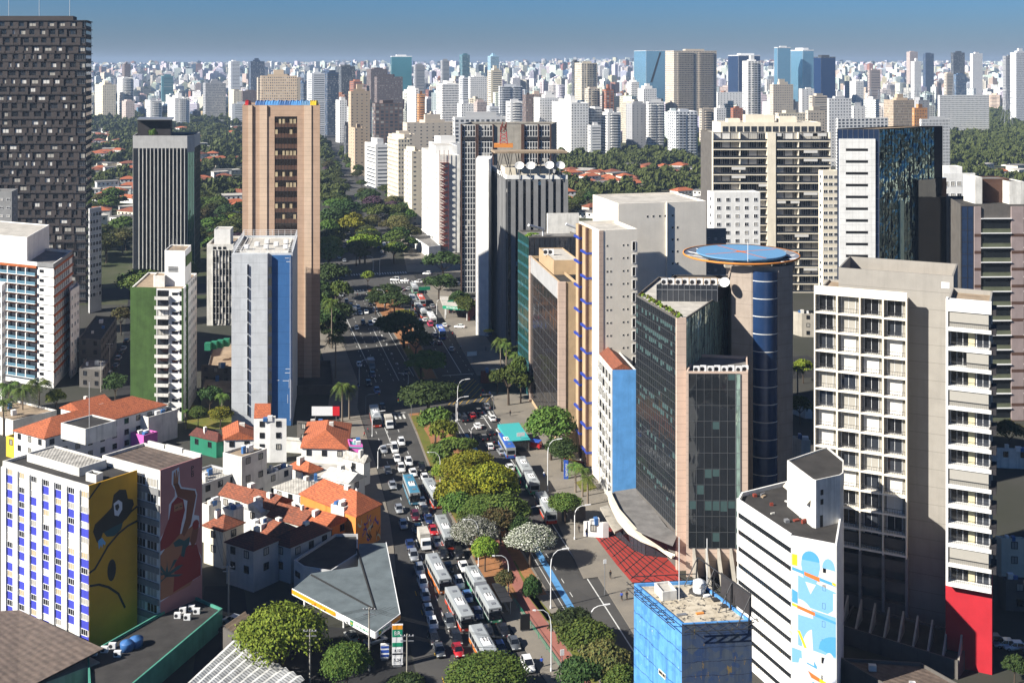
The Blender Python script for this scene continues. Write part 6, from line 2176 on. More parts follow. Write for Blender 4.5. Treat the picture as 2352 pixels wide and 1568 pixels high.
def dark_glass():
 C = Vector((XA(1556, 231), 231))
 L = along(C, AV, 1462)
 P2 = along(C, (1, .05), 1575)
 Q = along(P2, (.493, 1), 1682)
 zt = ZA(731, 231)
 P = [L, C, P2, Q, Q + AV * 6, L + (Q - P2) * .55 + AV * 4]
 b = Bd('office_building', 'dark mirror glass office block with pink stone piers and roof garden', P, 0, zt, 'concrete_dark', 'roof_light', .5)
 S, F = b.F(0), b.F(2)
 b.curtain(S, 0, S.L - .3, 8, zt - .3, 1.75, 1.15, 'glass_black', 'bar_grey', bw=.018, lit=(.2, 'blind_teal'))
 b.curtain(F, 0, F.L, 0, zt - .2, 2.2, 1.9, 'glass_painted_mirror', 'metal_dark', bw=.03)
 m = MB()
 f1 = b.F(1)
 m.fb(f1, -.2, f1.L + .05, 0, zt + .1, -.3, .25)
 m.fb(S, S.L - .35, S.L + .1, 0, zt + .1, -.3, .25)
 b.add(m, 'corner_pier', 'pink_stone')
 A = Vector((XA(1508, 250), 250))
 q = [A, along(A, (1, -.04), 1648), along(along(A, (1, -.04), 1648), (.493, 1), 1684)]
 q.append(A + (q[2] - q[1]))
 pz = b.roofbox(q, ZA(660, 247) - b.rz, 'glass_dark', 'roof_tan', 'setback_storey', par=.5)
 f = Fr(q[0], q[1], b.rz)
 m = MB()
 for k in range(12): m.fb(f, f.L * k / 11 - .04, f.L * k / 11 + .04, 0, ZA(660, 247) - b.rz, 0, .08)
 m.fb(f, 0, f.L, 2.6, 2.75, 0, .08)
 b.add(m, 'mullion', 'metal_grey', pz)
 zu = ZA(660, 247) - .5
 units(b, [f(2 + 1.6 * k, 0, -2.2 - .4 * (k % 2))[:2] for k in range(9)], zu, w=1.3, h=1.5)
 for k in range(15):
  e = L + (C - L) * (k / 15 + .03)
  c = crown_mesh(40 + k, 'round', 90, .35, 4)
  m = MB()
  m.v = [(e.x + .9 + v[0] * .8, e.y + v[1] * .8, b.rz + v[2] * 1.2) for v in c.v]
  m.f, m.m = c.f, c.m
  b.add(m, 'planter_shrub', 'leaf_lime' if k % 3 else 'leaf_brownish')
 o = thing('satellite_dish', 'large white satellite dish beside the air conditioners on the setback storey', 'satellite dish', (XA(1664, 250), 250, zu))
 m = MB()
 ax = Vector((-.3, -.75, .6)).normalized()
 e1 = ax.cross(Vector((0, 0, 1))).normalized()
 e2 = ax.cross(e1)
 c0 = Vector((XA(1664, 250), 250, zu + 1.0))
 m.grid([[c0 + (e1 * math.cos(.3927 * k) + e2 * math.sin(.3927 * k)) * r_ + ax * h_ for k in range(16)] for r_, h_ in ((.05, -.28), (.55, -.2), (1.0, 0), (1.2, .15))], 0, True)
 m.build('reflector', M['white_paint'], o)
 m = MB()
 m.tube([tuple(c0 - ax * .4), (c0.x, c0.y, zu)], .12, 6)
 m.build('mount', M['metal_grey'], o)
 zl = ZA(856, 227)
 A = Vector((XA(1576, 228), 228))
 R1 = along(A, (1, -.01), 1718)
 w = [A, R1, R1 + Vector((2.4, 12)), A + Vector((4, 14))]
 m = MB()
 body(m, w, 0, zl, .6, .3)
 lw_ = b.add(m, 'front_wing', 'pink_stone')
 b.add(roofslab(w, zl, .6, .3), 'roof', 'roof_grey', lw_)
 f = Fr(w[0], w[1], 0)
 b.curtain(f, .5, f.L - 2.6, 6, zl - .4, 3.3, 1.5, 'glass_black', 'bar_grey', bw=.03, lit=(.22, 'blind_teal'), d=.1)
 b.curtain(f, f.L - 2.55, f.L - 1.6, 6, zl - .4, 3.3, .95, 'glass_painted_mirror', 'metal_grey', bw=.035, d=.1)
 units(b, [f(2.4 + 1.45 * k, 0, -1.6 - .5 * (k % 2))[:2] for k in range(8)], zl - .6, w=1.2, h=1.3)
 for k in range(5):
  m = MB()
  u = f.L * (k + .6) / 5
  m.hexa([f(u - .25, 0, 6), f(u + .25, 0, 6), f(u + .25, 0, .1), f(u - .25, 0, .1), f(u - .25, .6, 6), f(u + .25, .6, 6), f(u + .25, 6, .1), f(u - .25, 6, .1)])
  b.add(m, 'sloping_rib', 'concrete')
 cv = [G(x, y, 7) for x, y in ((1398, 1137), (1404, 1152), (1418, 1180), (1442, 1208), (1472, 1226), (1510, 1242), (1545, 1256))]
 up = MB()
 rows = [[(p.x, p.y, 5.4) for p in cv], [(p.x - .3, p.y - .2, 8.0 - .09 * k * k * (k > 3)) for k, p in enumerate(cv)], [(p.x + .5, p.y + .4, 8.0 - .09 * k * k * (k > 3)) for k, p in enumerate(cv)], [(p.x + .5, p.y + .4, 5.4) for p in cv]]
 up.grid(rows, 0, False, False)
 ca = b.add(up, 'canopy_fascia', 'cream')
 top = [G(x, y, 7) for x, y in ((1412, 1130), (1462, 1122), (1500, 1170), (1530, 1210), (1556, 1230))]
 m = MB()
 m.face([(p.x, p.y, 7.2) for p in cv] + [(p.x, p.y, 7.2) for p in top[::-1]])
 b.add(m, 'canopy_roof', 'roof_grey', ca)
 gl = MB()
 lo = [G(*p) for p in ((1415, 1232), (1433, 1246), (1455, 1264), (1482, 1277), (1548, 1284))]
 gl.grid([[(p.x, p.y, .2) for p in lo], [(p.x, p.y, 5.5) for p in lo]], 0, False, False)
 gw = b.add(gl, 'lobby_glass', 'glass_dark')
 m = MB()
 for i in range(len(lo) - 1):
  for k in range(3):
   p = lo[i] + (lo[i + 1] - lo[i]) * k / 3
   m.tube([(p.x, p.y, .2), (p.x, p.y, 5.5)], .07, 4)
 b.add(m, 'mullion', 'metal_dark', gw)
 m = MB()
 p, q = cv[1], cv[3]
 a0 = [G(x, y, 4) for x, y in ((1378, 1165), (1396, 1160), (1432, 1212), (1412, 1222))]
 m.prism([(p.x, p.y) for p in a0[::-1]], 3.6, 4.1, 0, None, True)
 b.add(m, 'side_canopy', 'concrete')
dark_glass()
def cylinder_tower():
 Y = 258
 zt = ZA(598, Y)
 A, Bq, Cq, D = [Vector((XA(x, y), y)) for x, y in ((1680, 252), (1726, 250), (1789, 250), (1821, 252))]
 cpts = []
 mid, rad = (Bq + Cq) / 2, (Cq - Bq).length / 2
 for k in range(13):
  a = math.pi + math.pi * k / 12
  cpts.append(Vector((mid.x + rad * math.cos(a), mid.y + 1.0 + rad * .75 * math.sin(a))))
 poly = [A, Bq, Cq, D, D + Vector((2.5, 14)), A + Vector((1.5, 14))]
 b = Bd('office_tower', 'tower with a dark blue rounded glass front between concrete piers under a helipad', poly, 0, zt, 'concrete_band', 'roof_dark', .3)
 m = MB()
 m.grid([[(p.x, p.y, 0) for p in cpts], [(p.x, p.y, zt - 1) for p in cpts]], 0, False, True)
 g_ = b.add(m, 'rounded_glass', 'glass_navy')
 for k in range(15):
  m = MB()
  v = zt - 3.2 - k * 3.95
  if v < 0: break
  m.grid([[(p.x, p.y - .06, v) for p in cpts], [(p.x, p.y - .06, v + .16) for p in cpts]], 0, False, True)
  b.add(m, 'floor_line', 'white_paint', g_)
 c = Vector((XA(1702, 262), 262, ZA(578, 262)))
 o = thing('helipad', 'round blue rooftop helipad with an orange cross and a safety net ring', 'helipad', (c.x, c.y, c.z - 1))
 m = MB()
 m.lathe(c, [(0.01, -1.2), (9.4, -1.0), (10.4, -.3), (10.4, 0)], 48, 0, False)
 m.face([(c.x + 10.4 * math.cos(6.2832 * k / 48), c.y + 10.4 * math.sin(6.2832 * k / 48), c.z) for k in range(48)])
 m.build('deck', M['helipad_blue'], o)
 m = MB()
 for a in (.4, 1.97):
  d, e = Vector((math.cos(a), math.sin(a), 0)), Vector((-math.sin(a), math.cos(a), 0))
  p = Vector((c.x, c.y, c.z + .012 + a * .004))
  m.face([p - d * 9.8 - e * .22, p + d * 9.8 - e * .22, p + d * 9.8 + e * .22, p - d * 9.8 + e * .22])
 p = Vector((c.x, c.y, c.z + .03))
 m.face([p + Vector((r_ * math.cos(k * .7854 + .4), r_ * math.sin(k * .7854 + .4), 0)) for k, r_ in enumerate((3, .8) * 4)])
 m.build('cross_marking', M['helipad_orange'], o)
 m = MB()
 m.lathe(c, [(11.2, -1.3), (13.4, -.55), (13.4, -.5), (11.2, -1.25)], 48, 0, False)
 n = m.build('net_ring', M['metal_grey'], o)
 m = MB()
 m.lathe(c, [(13.4, -.75), (13.6, -.75), (13.6, -.35), (13.4, -.35)], 48)
 m.build('ring_rim', M['orange_paint'], n)
 for k in range(16):
  m = MB()
  a = 6.2832 * k / 16
  m.tube([(c.x + 9 * math.cos(a), c.y + 9 * math.sin(a), c.z - 1.3), (c.x + 13.4 * math.cos(a), c.y + 13.4 * math.sin(a), c.z - .7)], .12, 5)
  m.build('bracket', M['metal_white'], o)
 m = MB()
 m.tube([(c.x - .6, c.y - 10.5, c.z - .5), (c.x - .6, c.y - 10.5, c.z + 4)], .07, 5)
 m.build('windsock_pole', M['metal_white'], o)
 for p in poly[:4]:
  m = MB()
  m.box(p.x - 1, p.x + 1, p.y + 2, p.y + 4, zt - 1, c.z - 1.1)
  m.build('column', M['concrete'], o)
cylinder_tower()
def hotel():
 D = Vector((-1, .465)).normalized()
 back = perp(-D)
 C = Vector((XA(2082, 205), 205))
 L = along(C, D, 1871)
 zt = ZA(690, 205)
 zb = ZA(1262, 208)
 dep = back * 3.0
 R_ = Vector((XA(2190, 205.4), 205.4))
 core0 = along(R_, D, 1926)
 core = [core0, R_, R_ + back * 14, core0 + back * 14]
 zc = ZA(634, 205.4)
 b = Bd('hotel_building', 'grey hotel tower with a gridded balcony front and blank core wall', core, 0, zc, 'warm_grey', 'roof_tan', 3.2)
 n = 13
 fh = (zt - zb) / n
 blk = [L, C, C + back * 16, L + back * 16]
 wall = MB()
 inn = [L + back * 1.2, C + back * 1.2, C + back * 16, L + back * 16]
 body(wall, inn, zb - .5, zt - .2, .4, .3)
 lb = b.add(wall, 'front_block', 'warm_grey')
 b.add(roofslab(inn, zt - .2, .4, .3), 'roof', 'roof_tan', lb)
 F = Fr(L, C, 0)
 fi = Fr(L + back * 1.2, C + back * 1.2, 0)
 fr = MB()
 cw = F.L / 4
 for k in range(5): fr.fb(F, k * cw - .12 if k else -.1, k * cw + .12 if k < 4 else F.L + .1, zb - .4, zt, -1.2, .1)
 for i in range(n + 1): fr.fb(F, 0, F.L, zb + i * fh - .18, zb + i * fh + .14, -1.2, .05)
 fr.fb(F, -.1, F.L + .1, zt - .2, zt + 1.4, -.4, .12)
 b.add(fr, 'white_grid', 'offwhite')
 r = random.Random(6)
 tint = MB()
 for k in range(4):
  for i in range(n):
   v = zb + i * fh + .2
   pane = r.choice(['curtain', 'curtain', 'dark_room', 'dark_room', 'blind', 'glass_dark'])
   b.win(fi, k * cw + .7, v + .1, cw - 1.6, fh - .75, 'metal_white', pane, 1)
   tint.fb(F, (k + 1) * cw - .20, (k + 1) * cw - .165, v, v + fh - .4, -1.15, 0)
   m = MB()
   m.fb(F, k * cw + .16, (k + 1) * cw - .16, v + .9, v + .96, -.1, -.04)
   for q in range(9): m.fb(F, k * cw + .3 + q * (cw - .6) / 8, k * cw + .34 + q * (cw - .6) / 8, v, v + .9, -.1, -.06)
   b.add(m, 'balustrade', 'metal_dark')
 b.add(tint, 'tinted_reveal', 'balcony_tint')
 pod = MB()
 for k in range(4):
  for i in range(4):
   pod.fb(F, k * cw + .2, (k + 1) * cw - .2, 3 + i * 4.0, 5.0 + i * 4.0, -1.9, -.5)
 pod.fb(F, 0, F.L, 0, zb - .5, -16, -2)
 b.add(pod, 'podium', 'concrete_dark')
 pi = MB()
 for k in range(5): pi.fb(F, k * cw - .25, k * cw + .25, 0, zb - .5, -2, -.2)
 b.add(pi, 'podium_pier', 'mid_grey')
 C2 = Vector((XA(2275, 190), 190))
 L2 = along(C2, D, 2176)
 z2, z2b = ZA(700, 190), ZA(1362, 189)
 wb = [L2 + back * 1.6, C2 + back * 1.6, C2 + back * 13, L2 + back * 13]
 m = MB()
 body(m, wb, z2b, z2, .8, .3)
 wg = b.add(m, 'balcony_wing', 'warm_grey')
 b.add(roofslab(wb, z2, .8, .3), 'roof', 'roof_tan', wg)
 G_ = Fr(L2, C2, 0)
 gi = Fr(wb[0], wb[1], 0)
 n2 = 14
 fh2 = (z2 - 1.2 - z2b) / n2
 sl = MB()
 for i in range(n2 + 1):
  v = z2b + i * fh2
  sl.fb(G_, -.1, G_.L + .15, v - .45, v + .22, -1.6, .2)
 sl.fb(G_, -.25, .12, z2b - .4, z2 + .5, -1.6, .25)
 sl.fb(G_, -.2, G_.L + .15, z2 - 1.0, z2 + .3, -1.6, .2)
 b.add(sl, 'balcony_slab', 'white_paint')
 for i in range(n2):
  v = z2b + i * fh2 + .22
  m = MB()
  m.fb(G_, .1, G_.L + .1, v + .85, v + .92, .1, .16)
  for q in range(22): m.fb(G_, .15 + q * (G_.L - .2) / 21, .18 + q * (G_.L - .2) / 21, v, v + .88, .1, .14)
  b.add(m, 'balustrade', 'metal_dark')
  kind = i % 4
  if kind == 1:
   m = MB(); m.fb(G_, .3, G_.L - .3, v + .02, v + fh2 - .8, -.1, -.04); b.add(m, 'roller_blind', 'blind')
  elif kind == 3 and i > 8:
   m = MB(); m.fb(G_, G_.L * .45, G_.L - .3, v + .02, v + fh2 - .8, -.1, -.04); b.add(m, 'roller_blind', 'blind')
  b.win(gi, .5, v, G_.L * .42, fh2 - 1.0, 'metal_white', 'dark_room', 2)
  b.win(gi, G_.L * .68, v, G_.L * .28, fh2 - 1.0, 'metal_white', 'glass_dark', 1)
  m = MB(); m.fb(gi, G_.L * .48, G_.L * .63, v, v + fh2 - 1.0, 0, .2); b.add(m, 'timber_panel', 'balcony_tint')
  H_ = Fr(C2, C2 + back * 10, 0)
  m = MB(); m.fb(H_, 0, 4.5, v + fh2 - .8, v + fh2 + .1, -.2, .9); b.add(m, 'side_slab', 'charcoal')
 m = MB(); m.fb(G_, .2, G_.L * .55, z2 - 4.0, z2 - 1.3, -.15, -.1); b.add(m, 'orange_screen', 'wood')
 rd = [wb[0] + D * .4, wb[1] - D * .2, wb[2], wb[3]]
 m = MB(); m.prism(rd, 0, z2b - .45); b.add(m, 'red_base', 'red_paint')
 m = MB()
 cf = Fr(core[0], core[1], 0)
 m.fb(cf, cf.L - 2.1, cf.L - .7, ZA(672, 202), ZA(658, 202), 0, .06); b.add(m, 'white_panel', 'white_sign')
 b.flush()
 q = [G(x, y) for x, y in ((1932, 1475), (2200, 1560), (2240, 1500), (1960, 1425))]
 ax = Bd('annex_building', 'low shaded annex with sloping concrete fins below the hotel', [p.to_2d() for p in q], 0, 3.2, 'concrete_dark', 'roof_dark', .4)
 for k in range(9):
  p = Vector(q[0].to_2d()) + (q[1] - q[0]).to_2d() * (k / 8)
  e = (q[3] - q[0]).to_2d().normalized()
  u = Vector((e.y, -e.x)) * .16
  m = MB()
  a, c = p + e * .3, p + e * 5
  m.hexa([(*(a - u), 2.6), (*(a + u), 2.6), (*(c + u), 2.6), (*(c - u), 2.6), (*(a - u), 3.0), (*(a + u), 3.0), (*(c + u), 6.6), (*(c - u), 6.6)])
  ax.add(m, 'sloping_fin', 'concrete')
hotel()
def slat_building():
 C = Vector((XA(1819, 182), 182))
 zt = ZA(1230, 182)
 L = along(C, (-.387, 1), 1694)
 R1 = along(C, (1.97, -1), 1922)
 R2 = along(R1, (.36, 1), 1938)
 P = [L, C, R1, R2, R2 + Vector((-.387, 1)) * 11, L + Vector((1.4, 3.5))]
 b = Bd('office_building', 'white building with continuous ribbon windows and a blue geometric mural', P, 0, zt, 'white_paint', 'roof_dark', .7)
 S, F = b.F(0), b.F(1)
 fh = 2.94
 for k in range(9):
  v = zt - 2.5 - k * fh
  if v < 0: break
  m = MB(); m.fb(S, .3, S.L - .25, v - .42, v + .42, 0, .04)
  a = b.add(m, 'ribbon_window', 'glass_black')
  m = MB()
  for q in range(26): m.fb(S, .5 + q * (S.L - 1) / 25, .56 + q * (S.L - 1) / 25, v - .42, v + .42, .02, .1)
  b.add(m, 'mullion', 'frame_dark', a)
  m = MB(); m.fb(S, .0, S.L - .1, v - 2.50, v - .44, -.05, .16)
  b.add(m, 'spandrel', 'spandrel_white')
 m = MB(); m.fb(S, 0, S.L - .1, zt - 1.98, zt + .3, -.1, .16)
 b.add(m, 'parapet_band', 'white_paint')
 s = F.L / 100.0
 def q(pts): return [(u * s, zt - 105 + 105 - v) for u, v in pts]
 def arc(cx, cy, rx, ry, a0, a1, n=14): return [(cx + rx * math.cos(R(a0 + (a1 - a0) * k / n)), cy - ry * math.sin(R(a0 + (a1 - a0) * k / n))) for k in range(n + 1)]
 art = [('mural_grey', [(0, 0), (100, 0), (100, 27), (0, 27)], 0)]
 art += [('mural_light_blue', [(14, 6.2), (98, 7.8), (98, 18.4), (14, 17.6)], 1), ('mural_light_blue', arc(42, 4.2, 21, 2.2, 180, 0) + [(63, 4.4), (57, 6.6), (42, 8.8), (27, 6.6), (21, 4.4)], 2), ('mural_mid_blue', arc(42, 3.5, 20, 1.6, 180, 0), 3),
   ('mural_pale', [(30, 7.0), (54, 7.2), (42, 8.9)], 4), ('yellow_sign', [(0, 2.9), (12, 2.9), (12, 4.7), (0, 4.7)], 2), ('mural_mid_blue', [(0, 5.0), (98, 6.4), (98, 6.9), (0, 5.5)], 5), ('helipad_orange', [(28, 5.4), (62, 5.9), (62, 6.6), (28, 6.0)], 6), ('yellow_sign', [(90, 6.2), (98, 6.4), (98, 6.8), (90, 6.6)], 6),
   ('mural_light_blue', arc(82, 4.2, 14, 1.6, 180, 0) + [(98, 4.4), (68, 4.2)], 2), ('mural_pale', [(14, 12.6), (14, 9.9)] + arc(14, 12.8, 34, 2.8, 90, 0), 3), ('mural_mid_blue', [(0, 8.6), (13, 9.0), (13, 10.9), (0, 10.7)], 3),
   ('yellow_sign', [(0, 10.9), (12, 11.1), (12, 11.5), (0, 11.3)], 4), ('helipad_orange', [(12, 11.1), (52, 11.7), (52, 12.3), (12, 11.6)], 4), ('mural_mid_blue', [(52, 11.8), (98, 12.5), (98, 12.9), (52, 12.3)], 4),
   ('mural_pale', [(92, 8.0), (98, 8.0), (98, 11.8), (20, 11.2), (20, 10.9), (80, 11.5), (92, 10.8)], 2), ('mural_pale', arc(50, 18.5, 28, 4.0, 100, 200) + [(50, 20.4)], 4), ('mural_mid_blue', [(30, 17.4), (56, 20.4), (56, 20.8), (30, 20.2)], 3),
   ('yellow_sign', [(12, 15.2), (18, 15.2), (34, 17.8), (28, 17.8)], 5), ('mural_mid_blue', arc(98, 17.6, 40, 2.6, 90, 150) + [(60, 17.4), (98, 18.2)], 3), ('mural_pale', arc(84, 20.5, 14, 2.8, 0, 180) + [(70, 22.8), (98, 23.2)], 4),
   ('helipad_orange', [(36, 21.4), (62, 22.2), (62, 22.8), (44, 22.4)], 5), ('yellow_sign', [(62, 22.2), (92, 23.0), (92, 23.5), (62, 22.8)], 5), ('mural_light_blue', [(0, 18.2), (40, 18.6), (40, 20.2), (0, 20.6)], 2), ('mural_pale', [(12, 27), (12, 21.4), (18, 19.6), (32, 19.8), (40, 22), (48, 27)], 4),
   ('mural_mid_blue', [(46, 23.0), (72, 23.4), (72, 25.2), (46, 24.8)], 4), ('mural_light_blue', [(52, 25.6), (98, 25.2), (98, 27), (60, 27)], 3)]
 base = b.add((lambda m: (m.fb(F, .05, F.L - .05, zt - 27.3, zt - .2, 0, .02), m)[1])(MB()), 'mural_ground', 'mural_grey')
 for i, (mt, pts, lv) in enumerate(art[1:]):
  m = MB()
  m.fpoly(F, q(pts), .022 + .004 * lv + .0003 * i)
  b.add(m, 'mural_shape', mt, base)
 for k in range(8): b.win(F, F.L * (.70 - .006 * k), zt - 4.9 - k * 2.94, .42, .85, 'frame_dark', 'dark_room', 0)
 r = random.Random(17)
 for k in range(12):
  e = P[5] + (P[4] - P[5]) * r.uniform(.1, .6) + (P[1] - P[5]) * r.uniform(.05, .95)
  m = MB(); m.prism(box_at(e, r.uniform(.3, 1.1), r.uniform(.2, .8), (1, r.random())), b.rz, b.rz + r.uniform(.15, .8))
  b.add(m, 'roof_clutter', r.choice(['metal_grey', 'white_old', 'rust_red', 'roof_tan']))
 cx_ = [Vector((XA(x, y), y)) for x, y in ((1808, 196), (1866, 187), (1874, 186.6), (1930, 189), (1937, 190), (1938, 196), (1900, 203))]
 core = b.roofbox(cx_, ZA(1100, 187) - b.rz, 'white_old', 'roof_dark', 'core_tower', par=.25)
 f = Fr(cx_[2], cx_[3], b.rz)
 m = MB()
 for v in (5.4, 3.8): m.fb(f, 1.0, 1.6, v, v + .9, 0, .05)
 m.fb(f, .9, 1.5, 0, 2.0, 0, .05)
 b.add(m, 'dark_opening', 'black_paint', core)
 g_ = MB()
 f = Fr(cx_[0], cx_[1], b.rz)
 g_.hexa([f(.2, 3.6, .9), f(f.L - .5, 3.6, .9), f(f.L - .5, 4.4, 0), f(.2, 4.4, 0), f(.2, 3.7, .9), f(f.L - .5, 3.7, .9), f(f.L - .5, 4.6, 0), f(.2, 4.6, 0)])
 b.add(g_, 'lean_to_roof', 'cream', core)
 b.flush()
slat_building()
def blue_building():
 P = tri(1456, 1567, 1727, 150, (-.445, 1), (1, .1))
 zt = ZA(1432, 150)
 b = Bd('building', 'weathered blue painted building with a cluttered flat roof', P, -0, zt, 'sky_blue_wall', 'old_roof', .4)
 S, F = b.F(0), b.F(1)
 m = MB(); m.fb(F, -.05, F.L, 0, zt - .1, -.1, .06)
 b.add(m, 'painted_shade_patchy_wall', 'shade_patchy')
 b.win(S, S.L * .55, zt - 9.5, 1.6, .5, 'cream', 'dark_room', 1)
 tr = MB()
 for f in (S, F, b.F(2), b.F(3)):
  tr.tube([f(0, zt + .4, 1.2), f(f.L, zt + .4, 1.2)], .07, 5)
  tr.tube([f(0, zt - .5, 1.2), f(f.L, zt - .5, 1.2)], .06, 5)
  k = 6
  for i in range(k):
   u0, u1 = f.L * i / k, f.L * (i + 1) / k
   tr.tube([f(u0, zt - .5, 1.2), f(u1, zt + .4, 1.2)], .05, 4)
   tr.tube([f(u0, zt, -.1), f(u0, zt, 1.2)], .05, 4)
 b.add(tr, 'truss_frame', 'metal_dark')
 fr = MB()
 f = b.F(2)
 for i in range(4):
  u = f.L * i / 3
  fr.tube([f(u, zt - .4, -.5), f(u, zt + 3.4, -.2)], .12, 5)
  fr.tube([f(u, zt - .4, -2.5), f(u, zt + 3.4, -.2)], .08, 5)
 fr.tube([f(0, zt + 3.4, -.2), f(f.L, zt + 3.4, -.2)], .1, 5)
 b.add(fr, 'sign_frame', 'metal_dark')
 pn = MB()
 pn.fb(f, 0, f.L * .55, zt + .5, zt + 3.6, -.15, -.05)
 b.add(pn, 'sign_back', 'charcoal')
 c = centroid(P)
 k = b.roofbox(box_at(c + Vector((-3.2, 2.5)), 2.2, 3.0, BV), 1.3, 'white_old', 'roof_light', 'roof_hatch_house')
 m = MB()
 m.lathe((c.x + 1.8, c.y + 3.6, b.rz), [(.9, 0), (.95, .7), (.8, .9), (.95, 1.0), (.9, 1.5), (.4, 1.8), (.01, 1.85)], 14)
 b.add(m, 'roof_ventilator', 'metal_white')
 m = MB()
 m.lathe((c.x + 1.8, c.y + 3.6, b.rz), [(1.5, .0), (1.5, .08), (.01, .09)], 14)
 b.add(m, 'ventilator_base', 'roof_dark')
 for i, (dx, dy, h) in enumerate(((-1.5, 1, 9), (3.2, 5.2, 7), (4.5, -2.5, 3))):
  m = MB(); m.tube([(c.x + dx, c.y + dy, b.rz), (c.x + dx, c.y + dy, b.rz + h)], .06, 5)
  b.add(m, 'mast', 'metal_white' if i < 2 else 'metal_dark')
 for i, (dx, dy, w, d) in enumerate(((4, 1.2, 1.6, 1.0), (2.6, 2.3, 1.0, .6), (5.0, -.6, 1.8, .9), (.8, -2.8, 1.1, .4), (-1.8, -3.2, 1.4, .5))):
  m = MB(); m.prism(box_at(c + Vector((dx, dy)), w, d, BV), b.rz, b.rz + .18)
  b.add(m, 'roof_sheet', ['roof_dark', 'metal_white', 'roof_dark', 'orange_paint', 'metal_grey'][i])
 b.flush()
blue_building()
# ---------------------------------------------------------------- low block, murals, fuel stations
D1, D2 = (-1.67, 1), (.8, 1)
def mural_building():
 C = Vector((XA(204, 199), 199))
 P = [along(C, D1, 6), C, along(C, D2, 315)]
 P.append(P[0] + P[2] - C)
 zt = ZA(1116, 199)
 b = Bd('apartment_building', 'white and royal blue striped block with a yellow mural on its end wall', P, 0, zt, 'white_old', 'roof_dark', .5)
 S, F = b.F(0), b.F(1)
 bays = 7
 bw = S.L / bays
 fh = 2.75
 r = random.Random(3)
 bl = MB()
 for k in range(bays):
  for i in range(10):
   v = zt - 3.6 - i * fh
   if v < 1: break
   pm = MB()
   pm.fb(S, k * bw + bw * .40, (k + 1) * bw - .02, v - .25, v + 1.32, 0, .05)
   b.add(pm, 'blue_panel', 'royal_blue' if r.random() < .86 else 'white_old')
   b.win(S, k * bw + bw * .46, v + 1.4, bw * .46, 1.05, 'metal_white', r.choice(['dark_room', 'dark_room', 'blind', 'curtain', 'warm_blind']), 2)
 b.add((lambda m: ([m.fb(S, k * bw, k * bw + bw * .4, 0, zt - 1, -.05, .35) for k in range(bays)], m)[1])(MB()), 'white_pier', 'white_paint')
 m = MB(); m.fb(F, 0, F.L, 0, zt + .1, -.2, .04)
 y = b.add(m, 'mural_wall', 'mural_yellow')
 u = lambda px: (px - 610) / 325 * F.L
 def vz(pts):
  return [(a * F.L, zt - d) for a, d in pts]
 def band(pts, w):
  L_, R__ = [], []
  for i, (a, d) in enumerate(pts):
   a0, d0 = pts[max(0, i - 1)]
   a1, d1 = pts[min(len(pts) - 1, i + 1)]
   t = Vector(((a1 - a0) * F.L, d1 - d0)).normalized()
   n = Vector((-t.y, t.x)) * w / 2
   L_.append((a * F.L + n.x, zt - d - n.y)); R__.append((a * F.L - n.x, zt - d + n.y))
  return L_, R__
 def paint(mt, pts, lv): m = MB(); m.fpoly(F, pts, .045 + .004 * lv); b.add(m, 'mural_shape', mt, y)
 def stroke(pts, w, lv):
  L_, R__ = band(pts, w)
  m = MB()
  for i in range(len(pts) - 1): m.fpoly(F, [L_[i], L_[i + 1], R__[i + 1], R__[i]], .045 + .004 * lv)
  b.add(m, 'mural_line', 'black_paint', y)
 stroke([(0, 2.3), (.1, 1.3), (.24, .0)], .35, 1)
 stroke([(0, 15.6), (.12, 15.2), (.22, 14.0), (.38, 12.0), (.6, 10.4), (.8, 9.6), (1, 9.3)], .42, 1)
 stroke([(0, 17.9), (.2, 18.3), (.4, 19.5), (.6, 21.4), (.74, 24.5)], .42, 1)
 stroke([(.74, 8.2), (.86, 7.2), (1, 6.6)], .4, 1)
 paint('black_paint', vz([(.46 + .09 * math.cos(.393 * k), 16.6 + 2.0 * math.sin(.393 * k)) for k in range(16)]), 2)
 paint('black_paint', vz([(.08, 8.4), (.12, 7.2), (.30, 6.2), (.46, 5.2), (.50, 3.0), (.62, 2.4), (.76, 2.8), (.80, 4.6), (.90, 5.0), (.93, 6.0), (.84, 7.6), (.70, 8.6), (.45, 8.9), (.28, 9.3), (.22, 10.8), (.16, 10.6)]), 2)
 paint('mural_leaf', vz([(.28, 9.0), (.45, 8.7), (.70, 8.4), (.66, 9.8), (.52, 10.6), (.36, 10.2)]), 1)
 paint('mural_pale', vz([(.50, 4.6), (.60, 4.2), (.68, 4.9), (.68, 6.2), (.60, 7.2), (.52, 6.8)]), 3)
 paint('black_paint', vz([(.53, 5.0), (.60, 4.9), (.62, 5.6), (.58, 6.2), (.54, 5.8)]), 4)
 paint('mural_light_blue', vz([(.18, 10.4), (.26, 10.0), (.34, 11.2), (.32, 11.6), (.28, 11.2), (.27, 12.0), (.24, 11.3), (.20, 12.0), (.19, 11.2)]), 3)
 b.roofbox(tri(62, 182, 245, 205, D1, D2), 1.6, 'white_old', 'sheet_roof', 'long_roof_house')
 b.roofbox(box_at((XA(212, 202), 203), 2.6, 1.6, (1, -.5)), 1.5, 'white_old', 'roof_dark', 'chimney_box')
 b.roofbox(tri(140, 196, 268, 222, D1, D2), 3.2, 'white_old', 'roof_dark', 'tank_house')
 m = MB(); c = (XA(205, 224), 224); m.tube([(*c, b.rz), (*c, b.rz + 12)], .05, 5)
 b.add(m, 'antenna', 'metal_white')
 b.flush()
 C = Vector((XA(368, 205), 205))
 R2 = along(C, D2, 464)
 zt = ZA(1081, 205)
 Lc = C + Vector(D1).normalized() * 16
 P = [Lc, C, R2, R2 + Lc - C]
